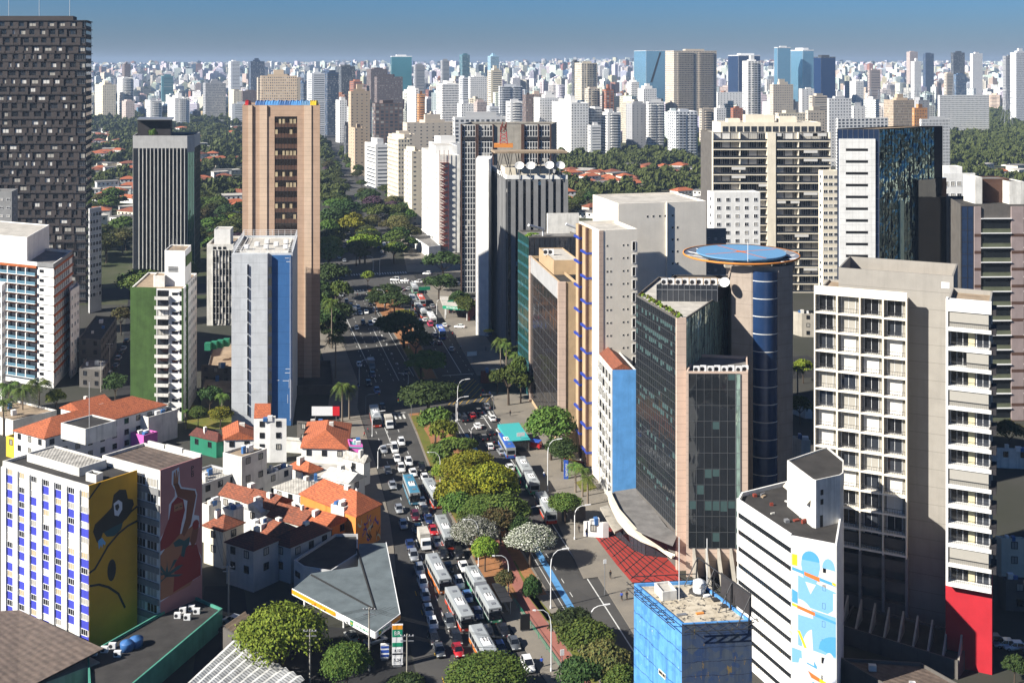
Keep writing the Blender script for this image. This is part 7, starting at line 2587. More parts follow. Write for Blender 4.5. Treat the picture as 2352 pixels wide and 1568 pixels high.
 b = Bd('apartment_building', 'older slab with a pink mural of a woman raising her arm', P, 0, zt, 'white_old', 'sheet_roof_brown', .5)
 S, F = b.F(0), b.F(1)
 for i in range(9):
  v = zt - 3.3 - i * 2.9
  for k in range(5): b.win(S, S.L - 3.4 - k * 3.1, v, 2.6, 1.5, 'metal_white', r.choice(['dark_room', 'glass_dark', 'blind']), 2)
 m = MB()
 for i in range(9): m.fb(S, 0, S.L - .2, zt - 4.6 - i * 2.9, zt - 3.5 - i * 2.9, 0, .25)
 b.add(m, 'sill_band', 'mid_grey')
 m = MB(); m.fb(F, 0, F.L, 0, zt + .15, -.2, .04)
 y = b.add(m, 'mural_wall', 'mural_pink')
 H_ = 26.0
 X = lambda q: (q - 1103) / 287.0
 def pt(mt, pts, lv):
  m = MB(); m.fpoly(F, [(a * F.L, zt - d * H_) for a, d in pts], .045 + .004 * lv); b.add(m, 'mural_shape', mt, y)
 hand = [(.30, .13), (.31, .05), (.34, .035), (.35, .09), (.36, .03), (.39, .03), (.39, .09), (.41, .04), (.43, .05), (.42, .12), (.40, .17)]
 pt('mural_pale', [(.26, .12), (.27, .03), (.44, .015), (.46, .13), (.50, .165), (.84, .215), (.88, .26), (.80, .40), (.92, .42), (.94, .50), (.80, .58), (.98, .73), (.98, .86), (0, .93), (0, .48), (.18, .40), (.20, .26), (.34, .215), (.34, .17)], 1)
 pt('skin_light', hand, 3)
 pt('skin_brown', [(.31, .125), (.41, .125), (.48, .175), (.82, .225), (.85, .265), (.72, .46), (.56, .53), (.50, .50), (.60, .40), (.64, .28), (.40, .225)], 3)
 pt('skin_light', [(0, .60), (.30, .50), (.56, .50), (.78, .47), (.76, .56), (.60, .62), (.95, .80), (.70, .90), (0, .92)], 2)
 pt('mural_red', [(.0, .50), (.20, .36), (.26, .26), (.40, .225), (.54, .26), (.58, .34), (.50, .43), (.46, .50), (.20, .56), (0, .57)], 3)
 pt('skin_light', [(.32, .275), (.52, .275), (.53, .325), (.32, .325)], 4)
 pt('black_paint', [(.35, .30), (.41, .296), (.41, .304), (.35, .308)], 5)
 pt('black_paint', [(.45, .298), (.51, .30), (.51, .308), (.45, .304)], 5)
 pt('skin_brown', [(.80, .46), (.86, .44), (.92, .50), (.86, .60), (.76, .64), (.70, .58)], 3)
 pt('mural_red', [(.84 + .085 * math.cos(.52 * k), .475 + .035 * math.sin(.52 * k)) for k in range(12)], 4)
 pt('mural_red', [(.60, .60), (.86, .62), (.97, .74), (.97, .86), (.30, .90), (.34, .70)], 3)
 pt('mural_leaf', [(.30, .545), (.44, .53), (.56, .56), (.70, .545), (.68, .60), (.60, .62), (.56, .68), (.48, .66), (.52, .59), (.34, .58)], 5)
 for k in range(7):
  a = R(-20 + 36 * k)
  c0 = (.14, .76)
  dx, dd = math.cos(a), math.sin(a)
  pt('mural_leaf', [(max(0.005, c0[0] - dd * .05), c0[1] + dx * .012), (max(.005, c0[0] + dx * .30), c0[1] - dd * .085 + .012), (max(.005, c0[0] + dx * .42), c0[1] - dd * .11), (max(.005, c0[0] + dx * .28), c0[1] - dd * .10 - .012), (max(.005, c0[0] + dd * .05), c0[1] - dx * .012)], 5)
 for i, (t_, d) in enumerate((('P', .05), ('B', .095))):
  cu = lettering(t_, y, (0, 0, 0), 1.3, 'black_paint', (R(90), 0, F.rz))
  cu.location = Vector(F(.76 * F.L, zt - d * H_ - .2, .075)) - b.o.location
 m = MB(); m.fb(F, .72 * F.L, .80 * F.L, zt - .079 * H_, zt - .0755 * H_, .05, .065); b.add(m, 'mural_line', 'black_paint', y)
 pr = MB()
 for i in range(3): pr.fb(b.F(2), i * 5, i * 5 + 4.6, zt, zt + .7 + .2 * (i % 2), -.4, 0)
 b.add(pr, 'ragged_parapet', 'white_old')
 b.flush()
 t = Bd('low_building', 'long low building with a teal stained side wall at the bottom edge', [p.to_2d() for p in (G(205, 1580, 4), G(268, 1600, 4), G(511, 1396, 4), G(440, 1365, 4), G(200, 1500, 4))], 0, 4, 'teal_wall', 'roof_dark', .5)
 units(t, [G(x, y_, 4).to_2d() for x, y_ in ((215, 1497), (240, 1490), (258, 1482), (270, 1500), (420, 1400), (440, 1395), (452, 1402), (408, 1412), (430, 1416))], 3.5, w=1.2, h=1.0)
 for x, y_ in ((292, 1485), (313, 1476)):
  m = MB(); p = G(x, y_, 4); m.lathe((p.x, p.y, 3.5), [(.01, 0), (1.1, 0), (1.2, 1.3), (1.15, 1.4), (.01, 1.75)], 14)
  t.add(m, 'water_tank', 'tank_blue')
 s = thing('shed', 'brown corrugated shed roof below the striped block', 'shed', G(90, 1480))
 q = [G(-60, 1405, 5), G(45, 1400, 5), G(238, 1488, 6), G(40, 1590, 4), G(-80, 1590, 4)]
 m = MB(); m.face([p - Vector((0, 0, 0)) for p in q][::-1]); m.face([p - Vector((0, 0, .25)) for p in q])
 o = m.build('roof', M['sheet_roof_brown'], s)
 m = MB(); m.prism(inset([p.to_2d() for p in q][::-1], .4), 0, 3.7); m.build('wall', M['concrete'], s)
 for nm, pts, mt in (('warehouse', ((430, 1568), (535, 1470), (700, 1560), (560, 1660)), 'sheet_roof_white'), ('garage', ((512, 1438), (560, 1405), (640, 1462), (600, 1492)), 'roof_tan')):
  w = thing(nm, 'striped translucent sheet roof at the bottom edge beside the teal wall' if nm == 'warehouse' else 'small shed with curved yellowish sheets beside the teal wall', nm, G(pts[0][0], pts[0][1], 0))
  q = [G(x, y_, 4.2) for x, y_ in pts]
  m = MB(); m.prism([p.to_2d() for p in q], 0, 4.0); m.build('wall', M['concrete_dark'], w)
  m = MB()
  for k in range(10):
   a, c = q[0] + (q[3] - q[0]) * k / 10, q[0] + (q[3] - q[0]) * (k + 1) / 10
   d, e = q[1] + (q[2] - q[1]) * k / 10, q[1] + (q[2] - q[1]) * (k + 1) / 10
   up = Vector((0, 0, .4))
   m.face([a, d, (d + e) / 2 + up, (a + c) / 2 + up]); m.face([(a + c) / 2 + up, (d + e) / 2 + up, e, c])
  m.build('sheet_roof', M[mt], w)
mural_building()
def roof_on(mb, P, z, h, kind, ov=.5, m=0):
 c = centroid(P)
 q = [c + (Vector(p[:2]) - c) * (1 + ov / (Vector(p[:2]) - c).length) for p in P]
 if (q[1] - q[0]).length < (q[2] - q[1]).length: q = q[1:] + q[:1]
 L_ = (q[1] - q[0]).length
 d = (q[1] - q[0]) / L_
 k = (q[2] - q[1]).length * .5 if kind == 'hip' else 0
 a, b_ = (q[0] + q[3]) / 2 + d * min(k, L_ * .45), (q[1] + q[2]) / 2 - d * min(k, L_ * .45)
 A, B = (a.x, a.y, z + h), (b_.x, b_.y, z + h)
 Q = [(p.x, p.y, z) for p in q]
 mb.face([Q[0], Q[1], B, A], m); mb.face([Q[2], Q[3], A, B], m)
 mb.face([Q[1], Q[2], B], m); mb.face([Q[3], Q[0], A], m)
 mb.face([(x, y, zz - .18) for x, y, zz in Q][::-1], m)
 for i in range(4): mb.face([(*Q[i][:2], z - .18), (*Q[(i + 1) % 4][:2], z - .18), Q[(i + 1) % 4], Q[i]], m)
def house(name, label, C, L, R_, z, wall, roof, kind='hip', h=2.2, wins=(0, 1), dl=D1, dr=D2, fl=3.0, z0=0, cat='house', group=None, frame='frame_dark'):
 "C: eave corner in the picture (column, row); L, R_: columns of the neighbouring corners; z: eave height"
 p = G(C[0], C[1], z).to_2d()
 P = [along(p, dl, L), p, along(p, dr, R_)]
 P.append(P[0] + P[2] - p)
 if kind == 'flat': b = Bd(name, label, P, z0, z, wall, roof, .5, cat, group, .22)
 else:
  c = centroid(P)
  b = Bd.__new__(Bd)
  b.o = thing(name, label, cat, (c.x, c.y, z0), group)
  b.poly, b.z0, b.z1, b.w, b.rz = P, z0, z, [], z
  m = MB(); m.prism(P, z0, z); b.wall = m.build('wall', M[wall], b.o)
  m = MB(); roof_on(m, P, z + .02, h, kind); b.roof = m.build('roof', M[roof], b.o)
  BUILT.append((c.x, c.y, max((q - c).length for q in P)))
 q = random.Random(int(C[0] + C[1]))
 for k in range(3 if kind == 'flat' else 1):
  e = P[0] + (P[1] - P[0]) * q.uniform(.2, .8) + (P[3] - P[0]) * q.uniform(.2, .8)
  m = MB(); hh = q.uniform(.7, 1.6); m.prism(box_at(e, q.uniform(.6, 1.6), q.uniform(.6, 1.3), dr), b.rz - .05, b.rz + hh + (0 if kind == 'flat' else h * .7))
  b.add(m, ('chimney', 'roof_tank', 'air_conditioner')[k], ('white_old', 'tank_blue', 'metal_white')[k])
 r = random.Random(int(C[0] * 3 + C[1]))
 for i in wins:
  f = b.F(i)
  for v in [z - z0 - 2.0 - k * fl for k in range(3)]:
   if v < .6: continue
   n = int(f.L // 3.4)
   for k in range(n): b.win(f, f.L * (k + .5) / n - .55, v, 1.1, 1.3, frame, r.choice(['dark_room', 'dark_room', 'glass_dark', 'blind']), 1)
 b.flush()
 return b
r_ = house('row_house', 'long white house with a red tiled hip roof beyond the murals', (104, 1006), 33, 382, 9, 'white_paint', 'clay_tile', 'hip', 3.0)
house('row_house', 'tiled side wing joined behind the long red roofed house', (190, 948), 140, 262, 9.5, 'white_paint', 'clay_tile', 'gable', 2.2, (1,))
house('house', 'yellow fronted house at the picture edge below the red roof', (107, 1026), 14, 150, 5.5, 'yellow_paint', 'roof_grey', 'flat', wins=(0,), cat='house')
house('building', 'plain whitewashed block closing the end of the long red roof', (341, 958), 318, 408, 8, 'white_old', 'roof_dark', 'flat', wins=())
house('building', 'pink painted low wall building between the murals and the white block', (330, 1000), 300, 362, 4.5, 'magenta_paint', 'roof_grey', 'flat', wins=())
house('building', 'flat sheet roofed shed with dark machinery left of the red roof', (30, 965), -60, 130, 5, 'white_old', 'roof_tan', 'flat', wins=(), dr=(.9, 1))
house('building', 'grey weathered workshop with a large gridded window', (463, 1112), 400, 548, 8.5, 'light_grey', 'sheet_roof', 'flat', wins=(1,))
house('building', 'tall plain white and grey block standing over the workshop', (555, 1049), 512, 613, 13, 'white_old', 'roof_tan', 'flat', wins=(1,), fl=4.2)
house('building', 'low white wing beside the tall plain block', (612, 1090), 590, 672, 6.5, 'white_old', 'roof_dark', 'flat', wins=(1,))
house('house', 'low house with a dark red hip roof below the garden', (497, 1013), 437, 516, 4.5, 'green_paint', 'clay_tile_dark', 'hip', 2.0, (0,), dr=(1.4, 1))
house('house', 'house with a bright red tiled roof under the white and blue slab', (515, 1008), 512, 584, 5.5, 'white_paint', 'clay_tile', 'gable', 2.0, (1,), dl=(-.3, 1), dr=(1, .05))
tb = house('narrow_building', 'tall narrow white house with an orange sheet roof', (621, 962), 583, 658, 11.5, 'white_paint', 'roof_grey', 'flat', wins=(0, 1), dl=(-1, .05), dr=(1, .1))
m = MB(); q = [G(583, 960, 11.6), G(622, 960, 11.6), G(622, 926, 14), G(585, 926, 14)]; m.face(q); m.face([p - Vector((0, 0, .15)) for p in q][::-1]); tb.add(m, 'sheet_roof', 'clay_tile')
house('house', 'large house with an orange hip roof before the magenta shop', (798, 1030), 692, 806, 6, 'white_paint', 'clay_tile', 'hip', 2.8, (0,), dl=(-1, .1), dr=(-.1, 1))
house('shop', 'magenta painted corner shop beside the avenue', (827, 1010), 801, 831, 6.5, 'magenta_paint', 'teal_roof', 'flat', wins=(0, 1), dl=(-1, .15), dr=AV)
house('house', 'small house with a red hip roof and dark skylights', (706, 1088), 662, 740, 4.5, 'white_paint', 'clay_tile', 'hip', 1.8, (1,), dl=(-1, .9))
house('house', 'white flat roofed house below the magenta shop', (800, 1062), 690, 822, 4.5, 'white_paint', 'roof_light', 'flat', wins=(0,), dl=(-1, .15), dr=AV)
for i, (C, L, R_, lb) in enumerate([((706, 1138), 629, 760, 'white house with a ribbed grey sheet roof behind the orange house'), ((800, 1108), 742, 838, 'second ribbed grey sheet roof reaching towards the avenue'), ((835, 1062), 790, 850, 'narrow ribbed white sheet roof at the avenue kerb'), ((600, 1175), 560, 655, 'small whitish sheet roof in the middle of the red roofs')]):
 house('house', lb, C, L, R_, 6 if i < 3 else 7, 'white_paint', 'sheet_roof_white' if i % 2 else 'sheet_roof', 'hip' if i == 0 else 'gable', 1.6, (0, 1))
oh = house('house', 'orange painted corner house with a big red tiled hip roof and wall art', (817, 1185), 690, 874, 8, 'orange_paint', 'clay_tile', 'hip', 3.2, (), dl=(-1.15, 1), dr=(1.0, 1.5))
f = oh.F(1)
for i in range(16):
 rr2 = random.Random(i * 5)
 u, v = rr2.uniform(.3, f.L - 1.2), rr2.uniform(.4, 6.2)
 m = MB(); pts = [(u + k * .25 + .3 * math.sin(k * 1.3 + i), v + .9 * math.sin(k * .9 + i * 2)) for k in range(6)]
 for (a, c), (d, e) in zip(pts, pts[1:]): m.fpoly(f, [(a, c), (d, e), (d + .12, e + .45), (a + .12, c + .45)], .02 + .003 * i)
 oh.add(m, 'wall_painting', ('purple_paint', 'purple_paint', 'black_paint', 'balcony_tint')[i % 4])
for C, L, R_, z, w, rf_, kd, lb in [
 ((742, 1215), 668, 800, 6.5, 'orange_paint', 'clay_tile', 'gable', 'low orange house with a chimney below the big hip roof'), ((690, 1205), 615, 742, 6.5, 'white_old', 'clay_tile_old', 'gable', 'whitish house with a mottled red roof by the grey tank box'),
 ((790, 1165), 760, 812, 9, 'white_old', 'roof_grey', 'flat', 'white stained stair box between the red roofs'), ((512, 1218), 468, 560, 8, 'cream', 'clay_tile_old', 'hip', 'cream house with a brown weathered hip roof near the pink mural'),
 ((480, 1160), 463, 508, 8.5, 'white_old', 'clay_tile', 'flat', 'first square roof box beside the pink mural'), ((536, 1172), 510, 560, 9, 'white_old', 'clay_tile', 'flat', 'second square roof box with a red top in the red roofs'), ((600, 1205), 575, 625, 9, 'white_old', 'clay_tile', 'flat', 'third square roof box with a red top, nearest the dark red roof'),
 ((620, 1168), 560, 670, 7.5, 'white_old', 'clay_tile_old', 'gable', 'row house roof with faded tiles behind the square boxes'), ((560, 1150), 505, 600, 7.5, 'white_old', 'clay_tile_old', 'gable', 'row house roof with mottled tiles below the workshop window'),
 ((660, 1238), 590, 700, 7.5, 'white_old', 'clay_tile_old', 'hip', 'house with a brownish tiled roof beside the tall grey chimney'), ((582, 1262), 520, 640, 8.5, 'light_grey', 'clay_tile_dark', 'hip', 'two storey house with a dark red roof and a plain side wall'), ((668, 1255), 622, 760, 7.5, 'light_grey', 'clay_tile_dark', 'hip', 'house with a dark shaded tiled roof at the back of the flat roof')]:
 house('house', lb, C, L, R_, z, w, rf_, kd, 2.0, (0, 1) if z < 9 and kd != 'flat' else (1,))
P = [G(*p, 6).to_2d() for p in ((675, 1285), (697, 1300), (760, 1310), (822, 1270), (822, 1225), (770, 1225))]
b = Bd('building', 'flat dark roofed building with a cut off corner behind the fuel station', P, 0, 6, 'light_grey', 'roof_dark', .5)
for i in (0, 1, 2):
 f = b.F(i)
 for k in range(max(1, int(f.L // 3.2))): b.win(f, .8 + k * 3.2, 3.2, 1.6, .9, 'frame_dark', 'dark_room')
b.flush()
q = [G(*p, 6) for p in ((672, 1352), (818, 1425), (862, 1452), (918, 1410), (886, 1246), (824, 1248), (822, 1300), (715, 1316))]
st = thing('petrol_station', 'grey wedge shaped petrol station canopy with white and orange fascia', 'petrol station', centroid(q).to_3d())
m = MB(); m.prism([p.to_2d() for p in q], 5.1, 6.0, 0, None, True); m.build('canopy_roof', M['canopy_sheet'], st)
m = MB()
for a, c in (((668, 1348), (880, 1462)),): pass
for i, (a, c) in enumerate(((q[0], q[2]), (q[2], q[3]), (q[3], q[4]))):
 f = Fr(a, c)
 m = MB(); m.fb(f, 0, f.L, 5.0, 6.15, .02, .14)
 fa = m.build('fascia', M['white_sign'], st)
 o0, o1 = ((0, .55), (.62, 1), (0, .0))[i]
 if o1: m = MB(); m.fb(f, f.L * o0, f.L * o1, 5.2, 6.0, .145, .16); m.build('orange_stripe', M['orange_sign'], fa)
 if i < 2:
  t = lettering('PETROBRAS', fa, Vector(f(f.L * (.86 if i == 0 else .33), 5.55, .17)) - st.location, .62, 'green_sign', (R(90), 0, f.rz))
  m = MB(); u = f.L * (.72 if i == 0 else .1); m.fb(f, u, u + .9, 5.15, 6.05, .15, .17); lg = m.build('emblem', M['green_sign'], fa)
  lettering('BR', lg, Vector(f(u + .45, 5.55, .185)) - st.location, .55, 'yellow_sign', (R(90), 0, f.rz))
for x, y in ((700, 1400), (790, 1440), (850, 1475), (895, 1420), (870, 1350)):
 p = G(x, y, 0); m = MB(); m.tube([(p.x, p.y, 0), (p.x, p.y, 5.1)], .25, 8); m.build('column', M['metal_white'], st)
m = MB(); g0, g1 = G(820, 1260, 6), G(862, 1400, 6)
m.tube([(g0.x, g0.y, 6.02), (g1.x, g1.y, 6.02)], .22, 4); g0 = G(715, 1320, 6); m.tube([(g0.x, g0.y, 6.02), (g1.x, g1.y, 6.02)], .22, 4); m.build('gutter', M['rubber'], st)
def totem(base, w, h, rows, label, rz):
 p = G(*base, 0)
 o = thing('price_sign', label, 'price sign', (p.x, p.y, 0), None, rz)
 m = MB(); m.box(-w / 2, w / 2, -.2, .2, .4, h); pan = m.build('panel', M['white_sign'], o, local=True)
 m = MB(); m.box(-w * .4, w * .4, -.12, .12, 0, .4); m.build('foot', M['metal_grey'], o, local=True)
 for z0, z1, mt, tx, tm in rows:
  m = MB(); m.box(-w / 2 + .05, w / 2 - .05, -.23, -.2, z0, z1); k = m.build('sign_field', M[mt], pan, local=True)
  if tx: lettering(tx, k, (0, -.24, (z0 + z1) / 2), (z1 - z0) * .78, tm)
totem((913, 1530), 1.9, 7.4, [(6.6, 7.3, 'orange_sign', '', ''), (5.3, 6.55, 'green_sign', 'BR', 'white_sign'), (3.6, 4.3, 'green_sign', '', ''), (2.5, 3.3, 'white_sign', '4,12', 'black_paint'), (2.2, 2.42, 'black_paint', '', ''), (.8, 1.7, 'white_sign', '5,24', 'black_paint')], 'tall white price sign with a green BR field and orange top', .06)
totem((884, 1515), 1.5, 2.9, [(2.2, 2.6, 'blue_sign', '', ''), (1.4, 1.9, 'blue_sign', '', ''), (.7, 1.1, 'blue_sign', '', '')], 'low white board beside the tall price sign', .06)
p = G(1300, 1100); o = thing('totem_sign', 'blue vertical totem sign with white lettering by the motorcycles', 'totem sign', (p.x, p.y, .15), None, .05)
m = MB(); m.box(-.55, .55, -.3, .3, 0, 4.6); k = m.build('panel', M['blue_sign'], o, local=True)
lettering('iguatemi', k, (.02, -.32, 2.3), .95, 'white_sign', (R(90), R(-90), 0))
q = [G(*p, 5.5) for p in ((1018, 702), (1077, 707), (1098, 684), (1010, 680))]
st = thing('petrol_station', 'small petrol station with a green fascia beside the white column tower', 'petrol station', centroid(q).to_3d())
m = MB(); m.prism([p.to_2d() for p in q], 4.6, 5.5, 0, None, True); m.build('canopy_roof', M['roof_light'], st)
f = Fr(q[0], q[1]); m = MB(); m.fb(f, -.2, f.L, 4.3, 5.6, .02, .2); fa = m.build('fascia', M['green_sign'], st)
lettering('PETROBRAS', fa, Vector(f(f.L * .36, 4.95, .22)) - st.location, 1.0, 'white_sign', (R(90), 0, f.rz))
for i in (0, 1):
 for p in q[:2]:
  m = MB(); e = p + Vector((.8 - 1.6 * (p is q[1]), 1 + 6 * i, 0)); m.tube([(e.x, e.y, 0), (e.x, e.y, 4.6)], .2, 6); m.build('column', M['metal_white'], st)
m = MB(); f = Fr(q[1], q[2]); m.fb(f, 0, f.L, 0, 5.8, -.3, .1); m.build('brick_wall', M['rust_red'], st)
def kiosk():
 p = G(1186, 1030); o = thing('kiosk', 'dark kiosk with a slanted teal roof by the blue coach', 'kiosk', (p.x, p.y, .15), None, AVR)
 m = MB(); m.box(-2.9, 2.9, -3.0, 9, 0, 3.0); m.build('wall', M['concrete_dark'], o, local=True)
 m = MB(); m.hexa([(-3.1, -3.2, 3.0), (3.1, -3.2, 3.0), (3.1, 9.2, 3.0), (-3.1, 9.2, 3.0), (-3.1, -3.2, 3.2), (3.1, -3.2, 3.2), (3.1, 9.2, 3.9), (-3.1, 9.2, 3.9)]); m.build('roof', M['teal_roof'], o, local=True)
 m = MB(); m.box(-2.2, 2.2, -3.06, -3.0, .6, 2.6); m.build('window', M['glass_black'], o, local=True)
 p = G(1226, 1030); o = thing('food_truck', 'small red van with a blue awning beside the large dense tree', 'van', (p.x, p.y, .15), None, 1.2)
 m = MB(); m.box(-.9, .9, -2, 1.4, .4, 2.1); m.box(-.85, .85, 1.4, 2.2, .4, 1.4); m.build('body', M['car_red'], o, local=True)
 m = MB(); m.box(-1.5, .9, -2, 1.4, 2.15, 2.25); m.build('awning', M['blue_sign'], o, local=True)
 m = MB(); m.box(-.8, .8, 1.38, 1.6, 1.4, 2.0); m.build('windscreen', M['car_glass'], o, local=True)
 for x in (-.9, .9):
  for y in (-1.3, 1.5): m = MB(); m.tube([(x - .1, y, .35), (x + .1, y, .35)], .35, 10); m.build('wheel', M['rubber'], o, local=True)
 p = G(1122, 772); o = thing('market_stall', 'small stall with a yellow and blue umbrella by the white column tower', 'stall', (p.x, p.y, .15))
 m = MB(); m.lathe((0, 0, 2.0), [(2.2, 0), (1.2, .5), (.01, .9)], 10); m.build('umbrella', M['yellow_sign'], o, local=True)
 m = MB(); m.tube([(0, 0, 0), (0, 0, 2.8)], .05, 5); m.box(-1.2, 1.2, -.5, .5, .8, .9); m.box(-1.1, -1, -.4, .4, 0, .8); m.box(1, 1.1, -.4, .4, 0, .8); m.build('counter', M['blue_sign'], o, local=True)
kiosk()
def shops():
 for C, L, R_, z, w, rf_, lb in [((1112, 852), 1104, 1165, 4, 'rust_red', 'roof_light', 'brick shop with a flat cluttered roof under the fan palms'), ((780, 1012), 660, 772, 4, 'white_old', 'roof_light', 'row of low white shops with awnings at the avenue corner'), ((772, 972), 682, 775, 6, 'concrete_dark', 'roof_dark', 'curved dark showroom at the foot of the white and blue slab'),
        ((1315, 1165), 1290, 1345, 3.5, 'concrete_dark', 'roof_dark', 'dark flat roofed bar behind the palms'), ((1385, 1200), 1340, 1398, 3.5, 'white_paint', 'roof_dark', 'low white fronted bar beside the red terrace')]:
  house('shop', lb, C, L, R_, z, w, rf_, 'flat', wins=(0, 1), dl=(-1, .2), dr=(1, .2), cat='shop')
 p = G(748, 962, 3); o = thing('billboard', 'red and white board on the roof of the corner shops', 'billboard', (p.x, p.y, 4))
 m = MB(); m.box(-4, 2, -.1, .1, 0, 2.6); m.build('panel', M['white_sign'], o, local=True); m = MB(); m.box(2, 4, -.1, .1, 0, 2.6); m.build('red_panel', M['red_sign'], o, local=True)
 for x in (-3, 3): m = MB(); m.box(x - .08, x + .08, .1, .2, -3.9, 2.4); m.build('post', M['metal_grey'], o, local=True)
shops()
# ---------------------------------------------------------------- towers on the sunny side, and behind
def balcony_tower():
 Y = 515
 P = frontal(1636, 1904, Y, (1, 0), 20, (-.1, 1))
 zt = ZA(304, Y)
 b = Bd('apartment_building', 'broad apartment block with white balcony lines and a pale central pier', P, 0, zt, 'concrete_dark', 'roof_light', .5)
 F = b.F(0)
 s = Y / F_
 fh = 19.2 * s
 n = int(zt // fh)
 r = random.Random(11)
 gl, pier = MB(), MB()
 for i in range(n):
  v = zt - (i + 1) * fh
  m = MB(); m.fb(F, 0, F.L + .3, v - .35, v + .12, -.1, 2.2); b.add(m, 'balcony_slab', 'cream')
  m = MB(); m.fb(F, .1, F.L + .2, v + .12, v + .95, 2.1, 2.15); b.add(m, 'balustrade', 'glass_dark')
  for k in range(13):
   u = k * F.L / 13
   m = MB()
   b.win(F, u + .5, v + .15, F.L / 13 - .9, fh - .6, 'metal_white', r.choice(['dark_room', 'glass_dark', 'glass_dark', 'curtain', 'blind']), 2)
   if r.random() < .10:
    m.fb(F, u + .3, u + F.L / 13 * 1.6, v + fh - 1.7, v + fh - .4, 2.0, 2.08); b.add(m, 'awning', 'curtain')
 for x0, x1 in ((1760, 1779),): pier.fb(F, (x0 - 1636) * s, (x1 - 1636) * s, 0, zt, -.1, 2.5)
 for k in (0, 3, 6, 9.5, 13): pier.fb(F, F.L * k / 13 - .2, F.L * k / 13 + .2, 0, zt, -.1, 2.0)
 b.add(pier, 'pier', 'cream')
 q = frontal(1655, 1885, Y + 3, (1, 0), 14, (-.1, 1))
 a = b.roofbox(q, ZA(282, Y) - b.rz, 'cream', 'roof_light', 'penthouse')
 for x0, x1, y in ((1672, 1700, 275), (1712, 1778, 266), (1790, 1830, 270)):
  b.roofbox(frontal(x0, x1, Y + 8, (1, 0), 6), ZA(y, Y) - b.rz, 'cream', 'roof_light', 'tank_house')
 f = Fr(q[0], q[1], b.rz)
 for k in range(14): b.win(f, 1 + k * f.L / 14, .6, f.L / 14 - .8, 2.4, 'metal_grey', 'glass_dark', 1)
 b.flush()
balcony_tower()
def plain_block(name, label, px0, pxs, px1, Y, ytop, wall, roof='roof_light', dl=(-.2, 1), dr=(1, .05), nu=(3, 3), wh=(1.4, 1.3), fh=3.1, rows=14, frame='metal_white', panes=('dark_room', 'dark_room', 'blind', 'glass_dark'), z0=0, par=.7, mull=1, faces=(0, 1), roofb=None, cat='building'):
 P = tri(px0, pxs, px1, Y, dl, dr) if pxs > px0 else frontal(px0, px1, Y, dr, 16, (-.15, 1))
 zt = ZA(ytop, Y)
 b = Bd(name, label, P, z0, zt, wall, roof, par, cat)
 r = random.Random(int(px0 + Y))
 for j, fi in enumerate(faces if pxs > px0 else (0,)):
  f = b.F(fi)
  n = nu[j]
  for i in range(rows):
   v = zt - z0 - 1.2 - (i + 1) * fh + .9
   if v < .5: break
   for k in range(n): b.win(f, f.L * (k + .5) / n - wh[0] / 2, v, wh[0], wh[1], frame, r.choice(panes), mull)
 if roofb:
  for x0, x1, y, h in roofb: b.roofbox(frontal(x0, x1, Y + y, (1, .05), 6), h, wall, roof)
 b.flush()
 return b
plain_block('apartment_building', 'small white block with punched windows below the broad balcony block', 1625, 1640, 1746, 445, 442, 'white_paint', nu=(1, 5), rows=9, fh=3.3)
plain_block('apartment_building', 'slim cream block between the balcony block and the white panelled tower', 1880, 1890, 1926, 480, 392, 'cream', nu=(1, 3), rows=16, wh=(1.6, 1.2))
plain_block('building', 'dark blue grey low wing behind the white slab tower', 1618, 1620, 1668, 330, 525, 'mid_grey', 'roof_dark', nu=(1, 3), rows=4, wh=(.6, .6))
def panel_tower():
 C = Vector((XA(2019, 330), 330))
 L = along(C, (-1, .04), 1923)
 R_ = along(C, (1.6, 1), 2165)
 P = [L, C, R_, R_ + L - C]
 zt = ZA(296, 330)
 b = Bd('office_tower', 'dark faceted glass tower with a white panel wall of slot windows', P, 0, zt, 'charcoal', 'roof_tan', .3)
 F, S = b.F(0), b.F(1)
 b.curtain(F, 0, F.L, 0, zt - .2, 3.5, 1.5, 'glass_blue', 'metal_grey', bw=.03)
 m = MB(); m.fb(F, .5, F.L - 1.2, 0, zt - 3.0, .0, .5); w = b.add(m, 'white_panel_wall', 'white_paint')
 jl = MB()
 for k in range(26): jl.fb(F, .5, F.L - 1.2, zt - 4 - k * 1.75, zt - 3.96 - k * 1.75, .5, .51)
 for k in range(1, 6): jl.fb(F, .5 + k * 1.9, .53 + k * 1.9, 0, zt - 3, .5, .51)
 b.add(jl, 'panel_joint', 'light_grey', w)
 for k in range(14):
  m = MB(); v = zt - 6.6 - k * 3.5
  m.fb(F, 2.4, F.L - 3.4, v, v + .75, .45, .53); b.add(m, 'slot_window', 'black_paint', w)
 b.curtain(S, 0, S.L * .86, 0, zt - .2, 3.5, 1.4, 'glass_fractured', 'metal_dark', bw=.03)
 m = MB(); m.fb(S, S.L * .55, S.L, 0, zt - 16, -.1, 1.4); b.add(m, 'dark_fin', 'glass_black')
 m = MB(); m.fb(S, S.L * .30, S.L * .36, 0, zt - 22, 0, .6); b.add(m, 'bright_strip', 'glass_painted_mirror')
panel_tower()
